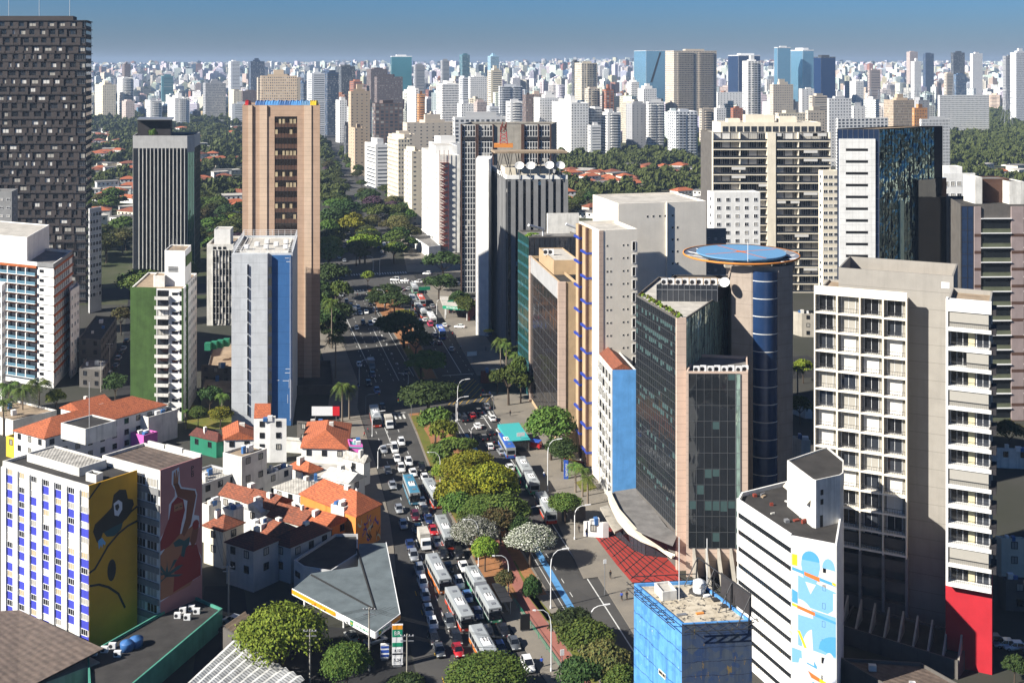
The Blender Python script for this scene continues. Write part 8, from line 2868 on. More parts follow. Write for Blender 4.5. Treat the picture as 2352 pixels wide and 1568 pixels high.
def edge_complex():
 Y = 328
 P = frontal(2206, 2400, Y, (1, .03), 22, (.2, 1))
 zt = ZA(470, Y)
 b = Bd('office_building', 'office block with dark ribbon windows between pinkish grey piers at the picture edge', P, 0, zt, 'concrete_dark', 'roof_dark', .4)
 F = b.F(0)
 s = Y / F_
 W = lambda x: (x - 2206) * s
 a = b.curtain(F, W(2208), W(2236), 0, zt - .5, 3.6, 1.6, 'glass_blue', 'metal_dark')
 for x0, x1 in ((2252, 2323), (2352, 2398)):
  for k in range(14):
   v = zt - 4.2 - k * 4.3
   if v < 0: break
   m = MB(); m.fq(F, W(x0), W(x1), v - 2.9, v, .06); g_ = b.add(m, 'ribbon_window', 'glass_black')
   m = MB(); m.fb(F, W(x0), W(x1), v + .0, v + .2, 0, .9); b.add(m, 'sun_shelf', 'metal_white', g_)
   m = MB(); m.fb(F, W(x0), W(x1), v - 4.2, v - 2.9, 0, .2); b.add(m, 'spandrel', 'green_tint', g_)
 for x0, x1 in ((2237, 2252), (2323, 2352)):
  m = MB(); m.fb(F, W(x0), W(x1), 0, zt - .6, -.1, .5); p = b.add(m, 'stone_pier', 'pink_grey')
  m = MB()
  for k in range(14): m.fb(F, W(x0), W(x1), zt - 9.5 - k * 5, zt - 8.6 - k * 5, .4, .51)
  b.add(m, 'brown_band', 'brick_brown', p)
 for x0, x1, y, h, mt in ((2240, 2256, 5, 8.0, 'white_old'), (2256, 2318, 8, 7.2, 'brick_brown'), (2318, 2352, 4, 6.8, 'white_old')):
  b.roofbox(frontal(x0, x1, Y + y, (1, .03), 8), h, mt, 'roof_grey')
 plain_block('office_building', 'dark slim glass office wedged behind the hotel core', 2125, 2128, 2166, 345, 432, 'concrete_dark', 'roof_dark', nu=(1, 2), wh=(2.6, 2.0), fh=3.6, panes=('glass_dark', 'dark_room'))
 plain_block('building', 'tall cream wall of a narrow block beside the dark glass office', 2168, 2170, 2204, 352, 452, 'cream', nu=(1, 1), rows=0)
 plain_block('building', 'white stepped building with small square windows above the dark offices', 2164, 2166, 2240, 420, 398, 'white_paint', nu=(1, 5), rows=4, wh=(1.6, 1.6), fh=4.5, roofb=[(2180, 2210, 2, 3)])
plaster('pink_grey', (.30, .24, .23), stain=.2, streak=.2)
plaster('green_tint', (.10, .11, .07), stain=.3)
edge_complex()
plain_block('building', 'grey concrete building standing before the dark tower at the picture edge', -20, 27, 41, 420, 440, 'mid_grey', 'roof_grey', dl=(-1, .1), dr=(-.2, 1), nu=(3, 1), rows=6, wh=(1.2, .7))
plain_block('apartment_building', 'narrow grey block with rows of small windows beside the dark tower', 203, 206, 233, 470, 480, 'light_grey', dl=(-.2, 1), dr=(.35, 1), nu=(1, 4), rows=12, wh=(1.5, 1.5), faces=(0, 1))
plain_block('apartment_building', 'white slab with square windows at the picture edge', -40, 4, 13, 330, 655, 'white_paint', dl=(-1, .3), dr=(-.2, 1), nu=(3, 2), rows=11, wh=(1.2, 1.3))
plain_block('apartment_building', 'thin white slab with dark windows just behind the orange banded block', 158, 162, 182, 372, 668, 'white_paint', dl=(-.5, 1), dr=(-.1, 1), nu=(1, 3), rows=11, wh=(1.3, 1.3))
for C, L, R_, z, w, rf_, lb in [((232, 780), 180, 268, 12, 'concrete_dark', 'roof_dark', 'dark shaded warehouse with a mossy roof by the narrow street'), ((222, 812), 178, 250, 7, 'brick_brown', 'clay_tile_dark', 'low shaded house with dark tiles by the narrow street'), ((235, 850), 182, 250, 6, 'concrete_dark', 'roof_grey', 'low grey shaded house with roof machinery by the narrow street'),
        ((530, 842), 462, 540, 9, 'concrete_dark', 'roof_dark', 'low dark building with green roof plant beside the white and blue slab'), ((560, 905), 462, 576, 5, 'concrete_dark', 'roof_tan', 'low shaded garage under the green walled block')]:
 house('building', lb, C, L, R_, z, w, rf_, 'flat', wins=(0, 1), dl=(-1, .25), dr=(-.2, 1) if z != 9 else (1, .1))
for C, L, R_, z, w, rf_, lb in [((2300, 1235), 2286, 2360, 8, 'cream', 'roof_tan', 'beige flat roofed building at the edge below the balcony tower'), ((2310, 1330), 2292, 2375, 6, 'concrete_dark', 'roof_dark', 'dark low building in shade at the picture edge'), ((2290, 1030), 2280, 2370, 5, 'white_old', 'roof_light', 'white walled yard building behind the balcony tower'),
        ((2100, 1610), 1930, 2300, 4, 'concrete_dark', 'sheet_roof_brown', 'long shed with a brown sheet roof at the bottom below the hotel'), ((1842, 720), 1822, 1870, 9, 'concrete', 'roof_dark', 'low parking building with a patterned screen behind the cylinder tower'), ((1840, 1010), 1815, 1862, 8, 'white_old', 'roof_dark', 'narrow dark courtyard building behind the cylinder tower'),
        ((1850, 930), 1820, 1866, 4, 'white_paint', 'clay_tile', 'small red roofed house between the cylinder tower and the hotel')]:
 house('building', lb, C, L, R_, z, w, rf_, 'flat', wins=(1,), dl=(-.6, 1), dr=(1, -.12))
o = thing('roof_plant', 'green painted cooling plant on the low dark building beside the white and blue slab', 'cooling plant', G(495, 800, 9))
for i in range(4):
 m = MB(); p = G(478 + i * 14, 800 - i * 3, 9); m.box(p.x - 1, p.x + 1, p.y - 1, p.y + 1, 8.5, 11); m.build('cooling_unit', M['green_paint'], o)
# ---------------------------------------------------------------- the far city
class CityMB:
 def __init__(s): s.v, s.f, s.uv, s.c, s.w = [], [], [], [], []
 def quad(s, a, b, z0, z1, col, rhy, win=1.0):
  k = len(s.v)
  L_ = math.hypot(b[0] - a[0], b[1] - a[1])
  s.v += [(a[0], a[1], z0), (b[0], b[1], z0), (b[0], b[1], z1), (a[0], a[1], z1)]
  s.f.append((k, k + 1, k + 2, k + 3))
  n = max(1, round(L_ / rhy[0]))
  U = n * rhy[0] + .0
  s.uv += [(0, 0, win), (U, 0, win), (U, z1 - z0, win), (0, z1 - z0, win)]
  s.c.append(col); s.w.append(rhy)
 def prism(s, poly, z0, z1, col, rhy, win=1.0, top=None):
  n = len(poly)
  for i in range(n): s.quad(poly[i], poly[(i + 1) % n], z0, z1, col, rhy, win)
  k = len(s.v)
  s.v += [(p[0], p[1], z1) for p in poly]
  s.f.append(tuple(range(k, k + n)))
  s.uv += [(0, 0, 0)] * n
  s.c.append(top or tuple(x * .7 for x in col)); s.w.append(rhy)
 def build(s, name, parent=None):
  off = parent.location if parent else Vector((0, 0, 0))
  me = bpy.data.meshes.new(name)
  me.from_pydata([(x - off.x, y - off.y, z - off.z) for x, y, z in s.v], [], s.f)
  a = me.attributes.new('wall_colour', 'FLOAT_COLOR', 'FACE')
  a.data.foreach_set('color', [x for c in s.c for x in (*c, 1.0)])
  a = me.attributes.new('window_rhythm', 'FLOAT_VECTOR', 'FACE')
  a.data.foreach_set('vector', [x for c in s.w for x in c])
  a = me.attributes.new('wall_metres', 'FLOAT_VECTOR', 'CORNER')
  a.data.foreach_set('vector', [x for c in s.uv for x in c])
  me.materials.append(M['city_facade'])
  o = bpy.data.objects.new(name, me)
  COL.objects.link(o)
  o.parent = parent
  return o
PAL = dict(white=(.84, .82, .78), cream=(.68, .60, .46), tan=(.48, .37, .26), beige=(.58, .50, .40), grey=(.36, .36, .37), pale=(.70, .71, .72), brown=(.15, .11, .10), dark=(.05, .055, .065), brick=(.34, .13, .07), blue=(.10, .18, .30), teal=(.06, .20, .24), sky=(.30, .48, .60), orange=(.60, .28, .10), pink=(.50, .41, .37), navy=(.03, .06, .12))
RHY = dict(punched=(3.2, .62, .72), paired=(2.4, .70, .74), ribbon=(40., .97, .70), grid=(1.9, .88, .82), strips=(1.6, .62, .99), tall=(4.5, .80, .90), glass=(1.5, .96, .94), sparse=(5.5, .45, .62))
WRD = dict(punched='punched windows', paired='close set windows', ribbon='ribbon windows', grid='a fine window grid', strips='vertical strips', tall='wide loggias', glass='glass walls', sparse='few windows')
def city_block(px0, pxs, px1, ytop, Y, col, rhy, label, dl=(-.35, 1), dr=(1, .25), crown=1, balc=0, name='tower_block', group=None, glassm=None, depth=None, z0=None):
 "px0 | pxs | px1: columns of the left edge, near corner and right edge"
 if pxs <= px0: P = frontal(px0, px1, Y, dr, depth or max(10, .7 * (px1 - px0) * Y / F_), (-.2, 1))
 else: P = tri(px0, pxs, px1, Y, (min(dl[0], (pxs - CX) / F_ - .3), 1), dr)
 c = centroid(P)
 zb = TZ(c.x, c.y) - 1 if z0 is None else z0
 zt = ZA(ytop, Y)
 o = thing(name, label, 'building', (c.x, c.y, zb), group)
 cm = CityMB()
 cc = PAL[col]
 cm.prism(P, zb, zt, cc, RHY[rhy])
 if glassm:
  w = cm.build('wall', o)
  m = MB()
  for i in range(len(P)):
   f = Fr(P[i], P[(i + 1) % len(P)], 0)
   m.fq(f, .2, f.L - .2, zb, zt - 1, .05)
  m.build('glass_wall', M[glassm], o)
 else: w = cm.build('wall', o)
 r = random.Random(int(px0 * 7 + ytop * 3))
 if crown:
  k = CityMB()
  q = [c + (p - c) * r.uniform(.35, .6) + Vector((r.uniform(-2, 2), 0)) for p in P]
  k.prism(q, zt, zt + r.uniform(2.5, 5), tuple(x * .92 for x in cc), RHY['sparse'], 0.)
  if crown > 1:
   q = [c + (p - c) * .28 for p in P]
   k.prism(q, zt + 2.5, zt + 8, cc, RHY['sparse'], 0.)
  k.build('roof_house', o)
  pr = CityMB()
  inn = inset(P, .4)
  for i in range(len(P)): pr.quad(P[i], P[(i + 1) % len(P)], zt, zt + .9, cc, RHY['sparse'], 0.)
  for i in range(len(P)): pr.quad(inn[(i + 1) % len(P)], inn[i], zt, zt + .9, cc, RHY['sparse'], 0.)
  pr.build('parapet', o)
 if balc:
  f = Fr(P[1 if pxs > px0 else 0], P[2 if pxs > px0 else 1], 0)
  m = CityMB()
  n = int((zt - zb) // 3.1)
  for i in range(n):
   v = zb + i * 3.1 + 2.9
   for a0, a1 in (((.08, .45), (.58, .92)) if balc > 1 else ((.3, .75),)):
    m.prism([Vector(f(f.L * a0, 0, 0)[:2]), Vector(f(f.L * a0, 0, 1.3)[:2]), Vector(f(f.L * a1, 0, 1.3)[:2]), Vector(f(f.L * a1, 0, 0)[:2])], v, v + .9, cc, RHY['sparse'], 0.)
  m.build('balcony', o)
 BUILT.append((c.x, c.y, max((p - c).length for p in P) * .8))
 return o
for a in [
 (800, 806, 850, 212, 1140, 'tan', 'sparse', 'octagonal tan concrete tower with a narrow slit up its face', dict(crown=2)), (855, 862, 926, 240, 1000, 'brown', 'tall', 'dark brown office tower with paired window columns and white crown', dict(crown=1)), (806, 815, 840, 296, 1050, 'tan', 'sparse', 'plain grey tan shaft before the octagonal tower', {}),
 (838, 862, 893, 334, 940, 'white', 'ribbon', 'white ribbed block with a dark side wall beside the far avenue', {}), (890, 915, 942, 322, 800, 'cream', 'paired', 'cream slab with rows of tiny windows facing the avenue', dict(crown=1)), (928, 946, 968, 350, 735, 'cream', 'sparse', 'second cream slab with a blank end wall', {}), (892, 905, 955, 312, 860, 'beige', 'sparse', 'beige block behind the two cream slabs', {}),
 (925, 935, 1060, 285, 980, 'beige', 'sparse', 'wide low beige hall with a sloping green skylight', dict(crown=2)), (1040, 1044, 1162, 272, 900, 'white', 'tall', 'long white office wing behind the gridded tower', {}), (985, 1000, 1056, 332, 700, 'white', 'sparse', 'white roof block behind the fire stair', {}),
 (771, 780, 797, 232, 1500, 'white', 'punched', 'white slim tower west of the far avenue', {}), (790, 795, 803, 290, 1200, 'dark', 'glass', 'dark slim office beside the tan shaft', {}),
 (217, 236, 266, 196, 2050, 'cream', 'punched', 'cream twin tower at the wood edge beside the dark tower', dict(crown=2)), (270, 281, 307, 180, 2100, 'white', 'ribbon', 'white balcony tower next to the cream twin tower', dict(balc=1)), (280, 289, 309, 234, 1960, 'pink', 'punched', 'small pinkish block before the white balcony tower', {}), (333, 345, 372, 232, 1950, 'white', 'ribbon', 'white banded mid rise at the wood edge', dict(balc=1)),
 (385, 402, 436, 226, 1830, 'white', 'punched', 'wide white block with dark balconies in its middle', dict(balc=1, crown=2)), (466, 472, 519, 192, 2080, 'grey', 'grid', 'grey tower with a coarse square window grid', dict(crown=2)), (525, 537, 560, 210, 2050, 'cream', 'sparse', 'cream and white block left of the tan crowned tower', {}), (530, 533, 572, 240, 1900, 'pale', 'ribbon', 'low banded block before the maroon wall', {}), (555, 557, 596, 210, 2000, 'brown', 'sparse', 'maroon walled block left of the tan crowned tower', {}),
 (598, 600, 682, 176, 1300, 'tan', 'paired', 'tan stepped tower with rows of deep windows above the beige tower', dict(crown=2, dr=(1, 0))), (590, 592, 690, 178, 1320, 'beige', 'sparse', 'pale cornice block wrapping the tan stepped tower', dict(crown=0)), (705, 716, 746, 170, 1600, 'pale', 'ribbon', 'pale banded glass tower with a raised roof', dict(crown=2)), (742, 752, 778, 168, 1650, 'navy', 'glass', 'dark navy glass tower beside the pale banded one', {}), (690, 697, 716, 192, 1700, 'navy', 'glass', 'small navy glass block before the pale banded tower', {}), (772, 784, 816, 154, 2000, 'dark', 'glass', 'very dark glass tower west of the far avenue', {}),
 (803, 812, 832, 188, 1900, 'brick', 'ribbon', 'orange brown banded block above the octagonal tower', {}), (842, 852, 890, 160, 1900, 'brown', 'strips', 'dark vertical striped tower', {}), (860, 866, 925, 178, 1800, 'brown', 'paired', 'wide brown block before the teal trapezoid tower', {}),
 (935, 955, 962, 205, 1450, 'white', 'punched', 'white slab with an orange edge strip', {}), (958, 962, 976, 218, 1440, 'orange', 'ribbon', 'orange edged balcony stack beside the white slab', dict(balc=1)), (1002, 1016, 1054, 194, 1420, 'white', 'grid', 'white framed tower with a dark window grid', dict(crown=1)), (1054, 1062, 1076, 180, 1600, 'pale', 'ribbon', 'pale slim tower behind the white framed one', {}), (1075, 1080, 1122, 178, 1800, 'white', 'punched', 'white tower with arched top openings', dict(crown=2)),
 (1120, 1128, 1153, 163, 1700, 'cream', 'ribbon', 'cream tower with a gridded glass top', dict(crown=2)), (1145, 1148, 1200, 200, 1450, 'pale', 'grid', 'grey white balcony slab in the middle of the belt', dict(balc=2)), (1162, 1172, 1200, 235, 1300, 'white', 'ribbon', 'white block with orange side before the grey white slab', dict(balc=1)), (1200, 1208, 1228, 220, 1350, 'brown', 'punched', 'brown sided block beside the large cream complex', {}), (1050, 1060, 1088, 240, 1350, 'white', 'punched', 'low white block behind the gridded tower roof', {}), (1088, 1096, 1118, 236, 1400, 'pink', 'strips', 'pinkish block behind the gridded tower roof', {}), (1118, 1124, 1146, 246, 1380, 'pale', 'ribbon', 'pale low block behind the gridded tower roof', {}),
 (1226, 1240, 1292, 226, 1330, 'white', 'punched', 'large white and cream apartment complex, rear stepped wing', dict(crown=2)), (1262, 1312, 1352, 238, 1260, 'white', 'punched', 'large white and cream apartment complex, tall front wing', dict(crown=2)), (1350, 1358, 1383, 250, 1280, 'white', 'grid', 'white grid block beside the large cream complex', dict(balc=1)), (1350, 1356, 1380, 290, 1240, 'white', 'ribbon', 'low white balcony block in front of the white grid block', {}), (1377, 1395, 1426, 260, 1270, 'white', 'ribbon', 'white block with a reddish banded face', dict(balc=1)),
 (1438, 1452, 1490, 240, 1320, 'grey', 'sparse', 'grey mottled block with a white corner', {}), (1484, 1490, 1526, 236, 1310, 'white', 'grid', 'white tower with square loggia grid', dict(balc=2)), (1534, 1552, 1602, 258, 1260, 'pale', 'tall', 'grey white twin balcony tower at the edge of the wood', dict(balc=2)), (1465, 1478, 1508, 205, 1600, 'white', 'punched', 'stepped white tower below the glass with the diagonal line', dict(crown=2)), (1440, 1450, 1468, 190, 1700, 'white', 'paired', 'white tower with a pointed crown', dict(crown=2)),
 (1528, 1548, 1646, 118, 1620, 'beige', 'paired', 'huge greyish pink apartment tower with balcony columns', dict(crown=1, balc=2)), (1320, 1336, 1372, 146, 1900, 'cream', 'tall', 'cream and dark curved balcony tower', dict(balc=1)), (1313, 1318, 1330, 142, 1950, 'dark', 'glass', 'dark slim tower behind the cream curved one', {}), (1383, 1392, 1410, 208, 1500, 'brick', 'tall', 'reddish tower with an arch near the top', dict(crown=2)), (1343, 1352, 1378, 205, 1500, 'beige', 'tall', 'beige banded tower beside the reddish arch tower', dict(balc=1)),
 (1606, 1612, 1640, 252, 1350, 'beige', 'ribbon', 'low beige balcony block before the huge pink tower', dict(balc=1)), (1640, 1646, 1668, 250, 1400, 'white', 'punched', 'white low block at the foot of the huge pink tower', {}), (1678, 1684, 1706, 250, 1500, 'brick', 'punched', 'brick coloured low block with white tank', {}),
 (1646, 1648, 1704, 212, 1900, 'white', 'sparse', 'long low white hall beyond the huge pink tower', dict(crown=0)), (1705, 1718, 1748, 142, 1500, 'white', 'tall', 'slim white tower with balconies on its dark face', dict(balc=1, crown=2)), (1768, 1776, 1822, 196, 1450, 'beige', 'punched', 'beige apartment block with a white stair tower', dict(crown=2)), (1835, 1842, 1870, 206, 1500, 'white', 'sparse', 'white blank walled block', {}), (1858, 1866, 1900, 222, 1450, 'beige', 'ribbon', 'beige banded block beside the white blank one', {}), (1900, 1904, 1956, 228, 1150, 'white', 'punched', 'tall bright white block behind the white panelled tower', dict(crown=2)),
 (1780, 1788, 1850, 262, 1150, 'cream', 'punched', 'cream terraced block behind the broad balcony block', {}), (1850, 1856, 1895, 256, 1180, 'beige', 'punched', 'beige block with dark openings behind the broad balcony block', {}), (1955, 1960, 1988, 246, 1300, 'white', 'sparse', 'small bright white block near the long white hall', {}), (1920, 1924, 2040, 272, 1100, 'white', 'tall', 'long white arcaded building behind the faceted glass tower', dict(crown=0)),
 (2030, 2052, 2100, 232, 1300, 'tan', 'strips', 'tan tower of vertical slabs beside the ochre block', dict(crown=2)), (2095, 2100, 2130, 250, 1250, 'orange', 'punched', 'ochre painted block beside the tan vertical slabs', {}), (2112, 2116, 2182, 276, 1080, 'white', 'strips', 'white ribbed office slab behind the faceted glass tower', dict(crown=1)), (2090, 2110, 2135, 232, 1400, 'grey', 'sparse', 'grey blank slab with curved roof behind the tan slabs', {}),
 (1993, 1997, 2022, 162, 2100, 'pink', 'ribbon', 'greyish banded tower beyond the power station', {}), (1940, 1966, 1984, 188, 2000, 'white', 'punched', 'white fronted slab with a blue shaded side', {}), (2154, 2158, 2272, 219, 1700, 'white', 'paired', 'long low white factory building by the woods', dict(crown=0)), (2168, 2174, 2190, 170, 2300, 'beige', 'ribbon', 'rounded beige banded tower', {}), (2190, 2196, 2220, 172, 2250, 'blue', 'glass', 'blue glass block with a white frame', {}), (2320, 2334, 2365, 122, 1900, 'pale', 'strips', 'pale ribbed tower at the picture edge', dict(crown=2)), (2303, 2310, 2334, 130, 2300, 'grey', 'ribbon', 'grey banded tower next to the pale ribbed one', {}),
 (2184, 2190, 2216, 122, 3000, 'dark', 'glass', 'dark glass tower on the far skyline', {}), (2120, 2126, 2145, 124, 3200, 'navy', 'punched', 'blue shaded tower on the far skyline', {}), (2228, 2234, 2257, 124, 3000, 'white', 'punched', 'white tower on the far skyline', {}), (2082, 2090, 2108, 120, 3300, 'pink', 'punched', 'pinkish tower on the far skyline', {}), (2092, 2100, 2116, 142, 2600, 'white', 'punched', 'whitish tower below the pinkish skyline tower', dict(crown=2)),
 (525, 530, 551, 142, 2500, 'pale', 'ribbon', 'pale banded tower on the skyline left of the tan tower', {}), (280, 286, 300, 148, 2700, 'brown', 'punched', 'brown tower on the skyline beside the dark tower', {}), (570, 576, 608, 142, 2500, 'navy', 'glass', 'navy tower with an overhanging roof disc', dict(crown=2)), (1055, 1062, 1079, 127, 2600, 'teal', 'glass', 'dark teal tower standing above the skyline', {}), (1120, 1127, 1146, 130, 2600, 'sky', 'grid', 'white domed tower standing above the skyline', dict(crown=2)), (1012, 1016, 1032, 140, 2600, 'grey', 'ribbon', 'slim grey tower above the skyline', {}), (950, 954, 975, 150, 2300, 'grey', 'ribbon', 'round grey tower beside the teal trapezoid tower', {}), (370, 372, 398, 176, 2600, 'teal', 'ribbon', 'teal low tower with a round roof in the belt', {})]:
 city_block(*a[:8], **a[8])
for px0, pxs, px1, yt, Y, gm, lb, dr in [(1456, 1484, 1532, 116, 2150, 'glass_sky', 'pale blue glass tower with a black diagonal line', (1, .1)), (1672, 1696, 1746, 128, 2050, 'glass_blue', 'blue glass twin tower beside the slim white tower', (1, .1)), (1778, 1786, 1816, 110, 1900, 'glass_sky', 'tallest blue glass tower with a white edge', (1, .1)), (1816, 1844, 1869, 116, 1920, 'glass_sky', 'sky reflecting glass tower joined to the tallest blue one', (1, .15)), (1868, 1886, 1919, 132, 2000, 'glass_navy', 'dark navy glass tower with white frames', (1, .1)), (897, 899, 946, 130, 2500, 'glass_teal', 'teal glass trapezoid tower wider at the top', (1, .02))]:
 o = city_block(px0, pxs, px1, yt, Y, 'pale' if gm != 'glass_navy' else 'dark', 'glass', lb, dr=dr, glassm=gm, crown=0 if 'diagonal' in lb else 1)
 if 'diagonal' in lb:
  P = tri(px0, pxs, px1, Y, (min(-.35, (pxs - CX) / F_ - .3), 1), dr)
  f = Fr(P[1], P[2])
  m = MB(); z1 = ZA(yt, Y); m.fpoly(f, [(f.L * .2, z1 - 62), (f.L * .3, z1 - 62), (f.L * .72, z1 - 4), (f.L * .64, z1 - 4)], .3); m.build('diagonal_line', M['black_paint'], o)
def far_city():
 r = random.Random(21)
 one, big = [], CityMB()
 cols = ['white'] * 14 + ['cream', 'cream', 'pale', 'pale', 'pale', 'pale', 'beige', 'beige', 'tan', 'grey', 'grey', 'brick', 'dark', 'blue', 'navy', 'pink']
 rh = ['punched', 'punched', 'paired', 'ribbon', 'ribbon', 'grid', 'strips', 'tall', 'sparse']
 pts = []
 for _ in range(8000):
  u = r.random()
  Y = 1450 + (8800 - 1450) * u ** .8
  px = r.uniform(-60, 2420)
  if Y < 2050 and (px < 760 or (1290 < px < 1500 and Y < 1500)): continue
  if px > 2140 and Y < 2500: continue
  if 1640 < px < 2140 and Y < 1650: continue
  X = XA(px, Y)
  if any(abs((Vector((X, Y, 0)) - a).cross((b - a).normalized()).z) < 26 and -5 < (Vector((X, Y, 0)) - a).dot((b - a).normalized()) < (b - a).length for (_, a), (_, b) in zip(FARC, FARC[1:])): continue
  w, d = r.uniform(11, 26), r.uniform(11, 22)
  if Y > 4000: w, d = w * 1.25, d * 1.25
  h = r.choice([14, 24, 30, 38, 46, 52]) * r.uniform(.8, 1.2)
  ridge = max(0, 1 - abs(px - 1350) / 800)
  h *= .85 + .35 * ridge
  if px < 760: h *= .82
  lim = ZA(137 - 7 * ridge - (4 if px > 2000 else 0) - r.uniform(0, 9), Y) - TZ(X, Y)
  if Y < 2600: lim = ZA(185 + r.uniform(-15, 30), Y)
  h = min(h, max(9, lim))
  pts.append((Y, X, px, w, d, h))
 pts.sort()
 used = []
 for Y, X, px, w, d, h in pts:
  if not free((X, Y), w * .45) and Y < 3000: continue
  if Y < 5000:
   if any((X - a) ** 2 + (Y - b) ** 2 < (w * .5 + c) ** 2 for a, b, c in used[-260:]): continue
   used.append((X, Y, w * .55))
  ang = r.choice([.24, -.25, .6, -.7, .05]) + r.uniform(-.1, .1)
  P = box_at((X, Y), w, d, (math.cos(ang), math.sin(ang)))
  z0 = TZ(X, Y) - 2
  col, rhy = r.choice(cols), r.choice(rh)
  cc = tuple(min(.85, x * r.uniform(.85, 1.1)) for x in PAL[col])
  m = big
  single = len(one) < 150
  if single: m = CityMB()
  m.prism(P, z0, z0 + h, cc, RHY[rhy])
  c = Vector((X, Y))
  q = [c + (p - c) * r.uniform(.3, .55) for p in P]
  if r.random() < .75 and Y < 6500: m.prism(q, z0 + h, z0 + h + r.uniform(2, 5), cc, RHY['sparse'], 0.)
  if h > 22 and Y < 3600 and r.random() < .5:
   f = Fr(P[0], P[1], 0)
   for i in range(int(h // 3.1)):
    v = z0 + i * 3.1 + 2.8
    m.prism([Vector(f(f.L * .3, 0, 0)[:2]), Vector(f(f.L * .3, 0, 1.2)[:2]), Vector(f(f.L * .7, 0, 1.2)[:2]), Vector(f(f.L * .7, 0, 0)[:2])], v, v + .9, cc, RHY['sparse'], 0.)
  if single:
   o = m.build('city_block')
   zone = 'behind the dark tower' if px < 230 else 'beyond the wood and the beige tower' if px < 760 else 'beside the far avenue' if px < 1000 else 'behind the gridded tower' if px < 1300 else 'behind the large cream complex' if px < 1530 else 'beyond the broad balcony block' if px < 1920 else 'beyond the power station and factory'
   size = 'tall' if h > 44 else 'low' if h < 22 else 'medium'
   o['label'] = f'{size} {col} city block with {WRD[rhy]}, {zone}'
   o['category'] = 'building'
   o['group'] = 'blocks of the dense city ' + zone
   one.append(o)
 o = big.build('distant_city')
 tag(o, 'dense pale high rise city stretching to the horizon', 'city', kind='stuff')
far_city()
def suburb_houses():
 r = random.Random(31)
 n = 0
 zs = [([(205, 520), (205, 300), (556, 300), (556, 520)], 150, 'between the dark and beige towers'), ([(1300, 500), (1300, 402), (1640, 390), (1640, 500)], 85, 'behind the white slab'), ([(2165, 420), (2165, 330), (2352, 330), (2352, 420)], 10, 'beside the oval track')]
 for poly, cnt, where in zs:
  x0, x1, y0, y1 = min(p[0] for p in poly), max(p[0] for p in poly), min(p[1] for p in poly), max(p[1] for p in poly)
  k = t = 0
  while k < cnt and t < 12000:
   t += 1
   px = r.uniform(x0, x1)
   Ya, Yb = YB(y1), YB(y0)
   Y = math.sqrt(Ya * Ya + r.random() * (Yb * Yb - Ya * Ya))
   p = Vector((XA(px, Y), Y))
   w, d, h = r.uniform(11, 20), r.uniform(8, 13), r.choice([4, 6, 7])
   if not free(p, w * .55) or glade(p) < .12: continue
   BUILT.append((p.x, p.y, w * .5))
   kd = 'hip' if r.random() < .55 else 'flat'
   P = box_at(p, w, d, (math.cos(r.choice([.24, -1.3, .9])), math.sin(.24)))
   P = box_at(p, w, d, (1, r.choice([.25, .6, -.5])))
   o = thing('suburb_house', 'x', 'house', (p.x, p.y, 0), 'houses ' + where)
   wl = r.choice(['white_paint', 'white_paint', 'white_old', 'cream'])
   rf_ = r.choice(['clay_tile', 'clay_tile', 'clay_tile_old']) if kd == 'hip' else r.choice(['roof_light', 'roof_grey'])
   m = MB(); m.prism(P, 0, h, 0, None); m.build('wall', M[wl], o)
   m = MB()
   if kd == 'hip': roof_on(m, P, h + .02, 2.2, 'hip', .6)
   else: m.prism(inset(P, -.3), h + .01, h + .5)
   m.build('roof', M[rf_], o)
   f = Fr(P[0], P[1], 0)
   m = MB()
   for q in range(int(w // 3.5)): m.fb(f, 1 + q * 3.5, 2.4 + q * 3.5, h - 2.2, h - .9, -.02, .04)
   m.build('window', M['dark_room'], o)
   o['label'] = f"{'large' if w > 16.5 else 'small' if w < 13.2 else 'middling'} {dict(white_paint='white', white_old='stained', cream='cream')[wl]} house, {dict(clay_tile='red tiled', clay_tile_old='faded tiled', roof_light='pale flat', roof_grey='grey flat')[rf_]} roof, {where}"
   k += 1
suburb_houses()
m = MB()
a = [G(2200, 305), G(2360, 322), G(2360, 312), G(2230, 298)]
m.face([(p.x, p.y, .06) for p in a]); tag(m.build('grass_field', M['lawn']), kind='structure')
m = MB()
a = [G(2195, 312), G(2360, 332), G(2360, 327), G(2200, 308)]
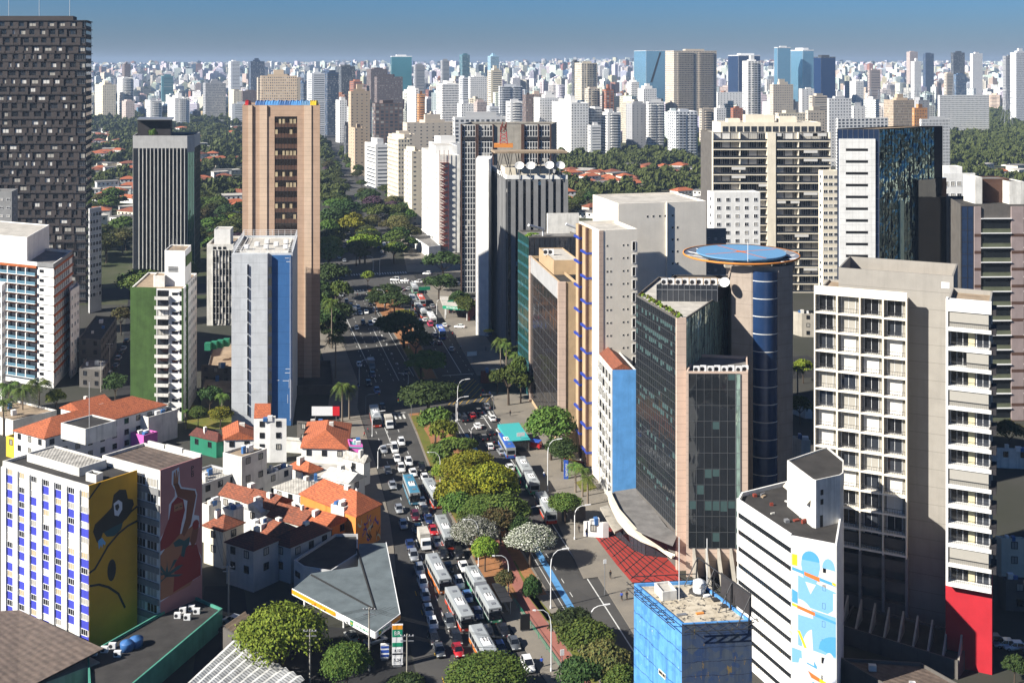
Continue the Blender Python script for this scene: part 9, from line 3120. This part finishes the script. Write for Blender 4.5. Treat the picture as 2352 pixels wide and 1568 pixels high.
m.face([(p.x, p.y, .05) for p in a]); tag(m.build('track', M['track_sand']), kind='structure')
def pylon(px, Y, ytop, label):
 h = ZA(ytop, Y)
 o = thing('power_pylon', label, 'pylon', (XA(px, Y), Y, 0), 'power pylons')
 m = MB()
 w = h * .13
 for sx in (-1, 1):
  for sy in (-1, 1): m.tube([(sx * w, sy * w, 0), (sx * w * .25, sy * w * .25, h * .6), (sx * .3, sy * .3, h)], .35, 4)
 for k in range(8):
  z0, z1 = h * k / 9, h * (k + 1) / 9
  w0, w1 = max(.8, w * (1 - 1.25 * k / 9)), max(.8, w * (1 - 1.25 * (k + 1) / 9))
  m.tube([(-w0, -w0, z0), (w1, -w1, z1)], .2, 4); m.tube([(w0, -w0, z0), (-w1, -w1, z1)], .2, 4)
 m.build('lattice', M['metal_grey'], o, local=True)
 for z in (.62, .76, .9):
  m = MB(); m.tube([(-h * .16, 0, h * z), (0, 0, h * z + 1.2), (h * .16, 0, h * z)], .3, 4); m.build('crossarm', M['metal_grey'], o, local=True)
pylon(2190, 1950, 190, 'steel lattice pylon before the pale towers near the picture edge')
pylon(2312, 1800, 202, 'smaller lattice pylon among the trees near the picture edge')
for i in range(9): pylon(2000 + i * 18, 1950, 203 + i % 3 * 3, 'thin lattice mast of the power station')
plant_suburb()
# ---------------------------------------------------------------- far air
hz_ = MB()
hz_.box(-9000, 9000, -60, 12500, -6, 185)
ho = hz_.build('haze', [bpy.data.materials.new('haze')])
tag(ho, kind='stuff')
hm = ho.data.materials[0]
hm.use_nodes = True
ht = hm.node_tree
for n_ in list(ht.nodes):
 if n_.type == 'BSDF_PRINCIPLED': ht.nodes.remove(n_)
pvn = ht.nodes.new('ShaderNodeVolumePrincipled')
pvn.inputs['Color'].default_value = (.46, .63, .88, 1)
pvn.inputs['Density'].default_value = 0.85e-4
pvn.inputs['Density Attribute'].default_value = ''
pvn.inputs['Anisotropy'].default_value = 0.1
ht.links.new(pvn.outputs[0], [n_ for n_ in ht.nodes if n_.type == 'OUTPUT_MATERIAL'][0].inputs['Volume'])
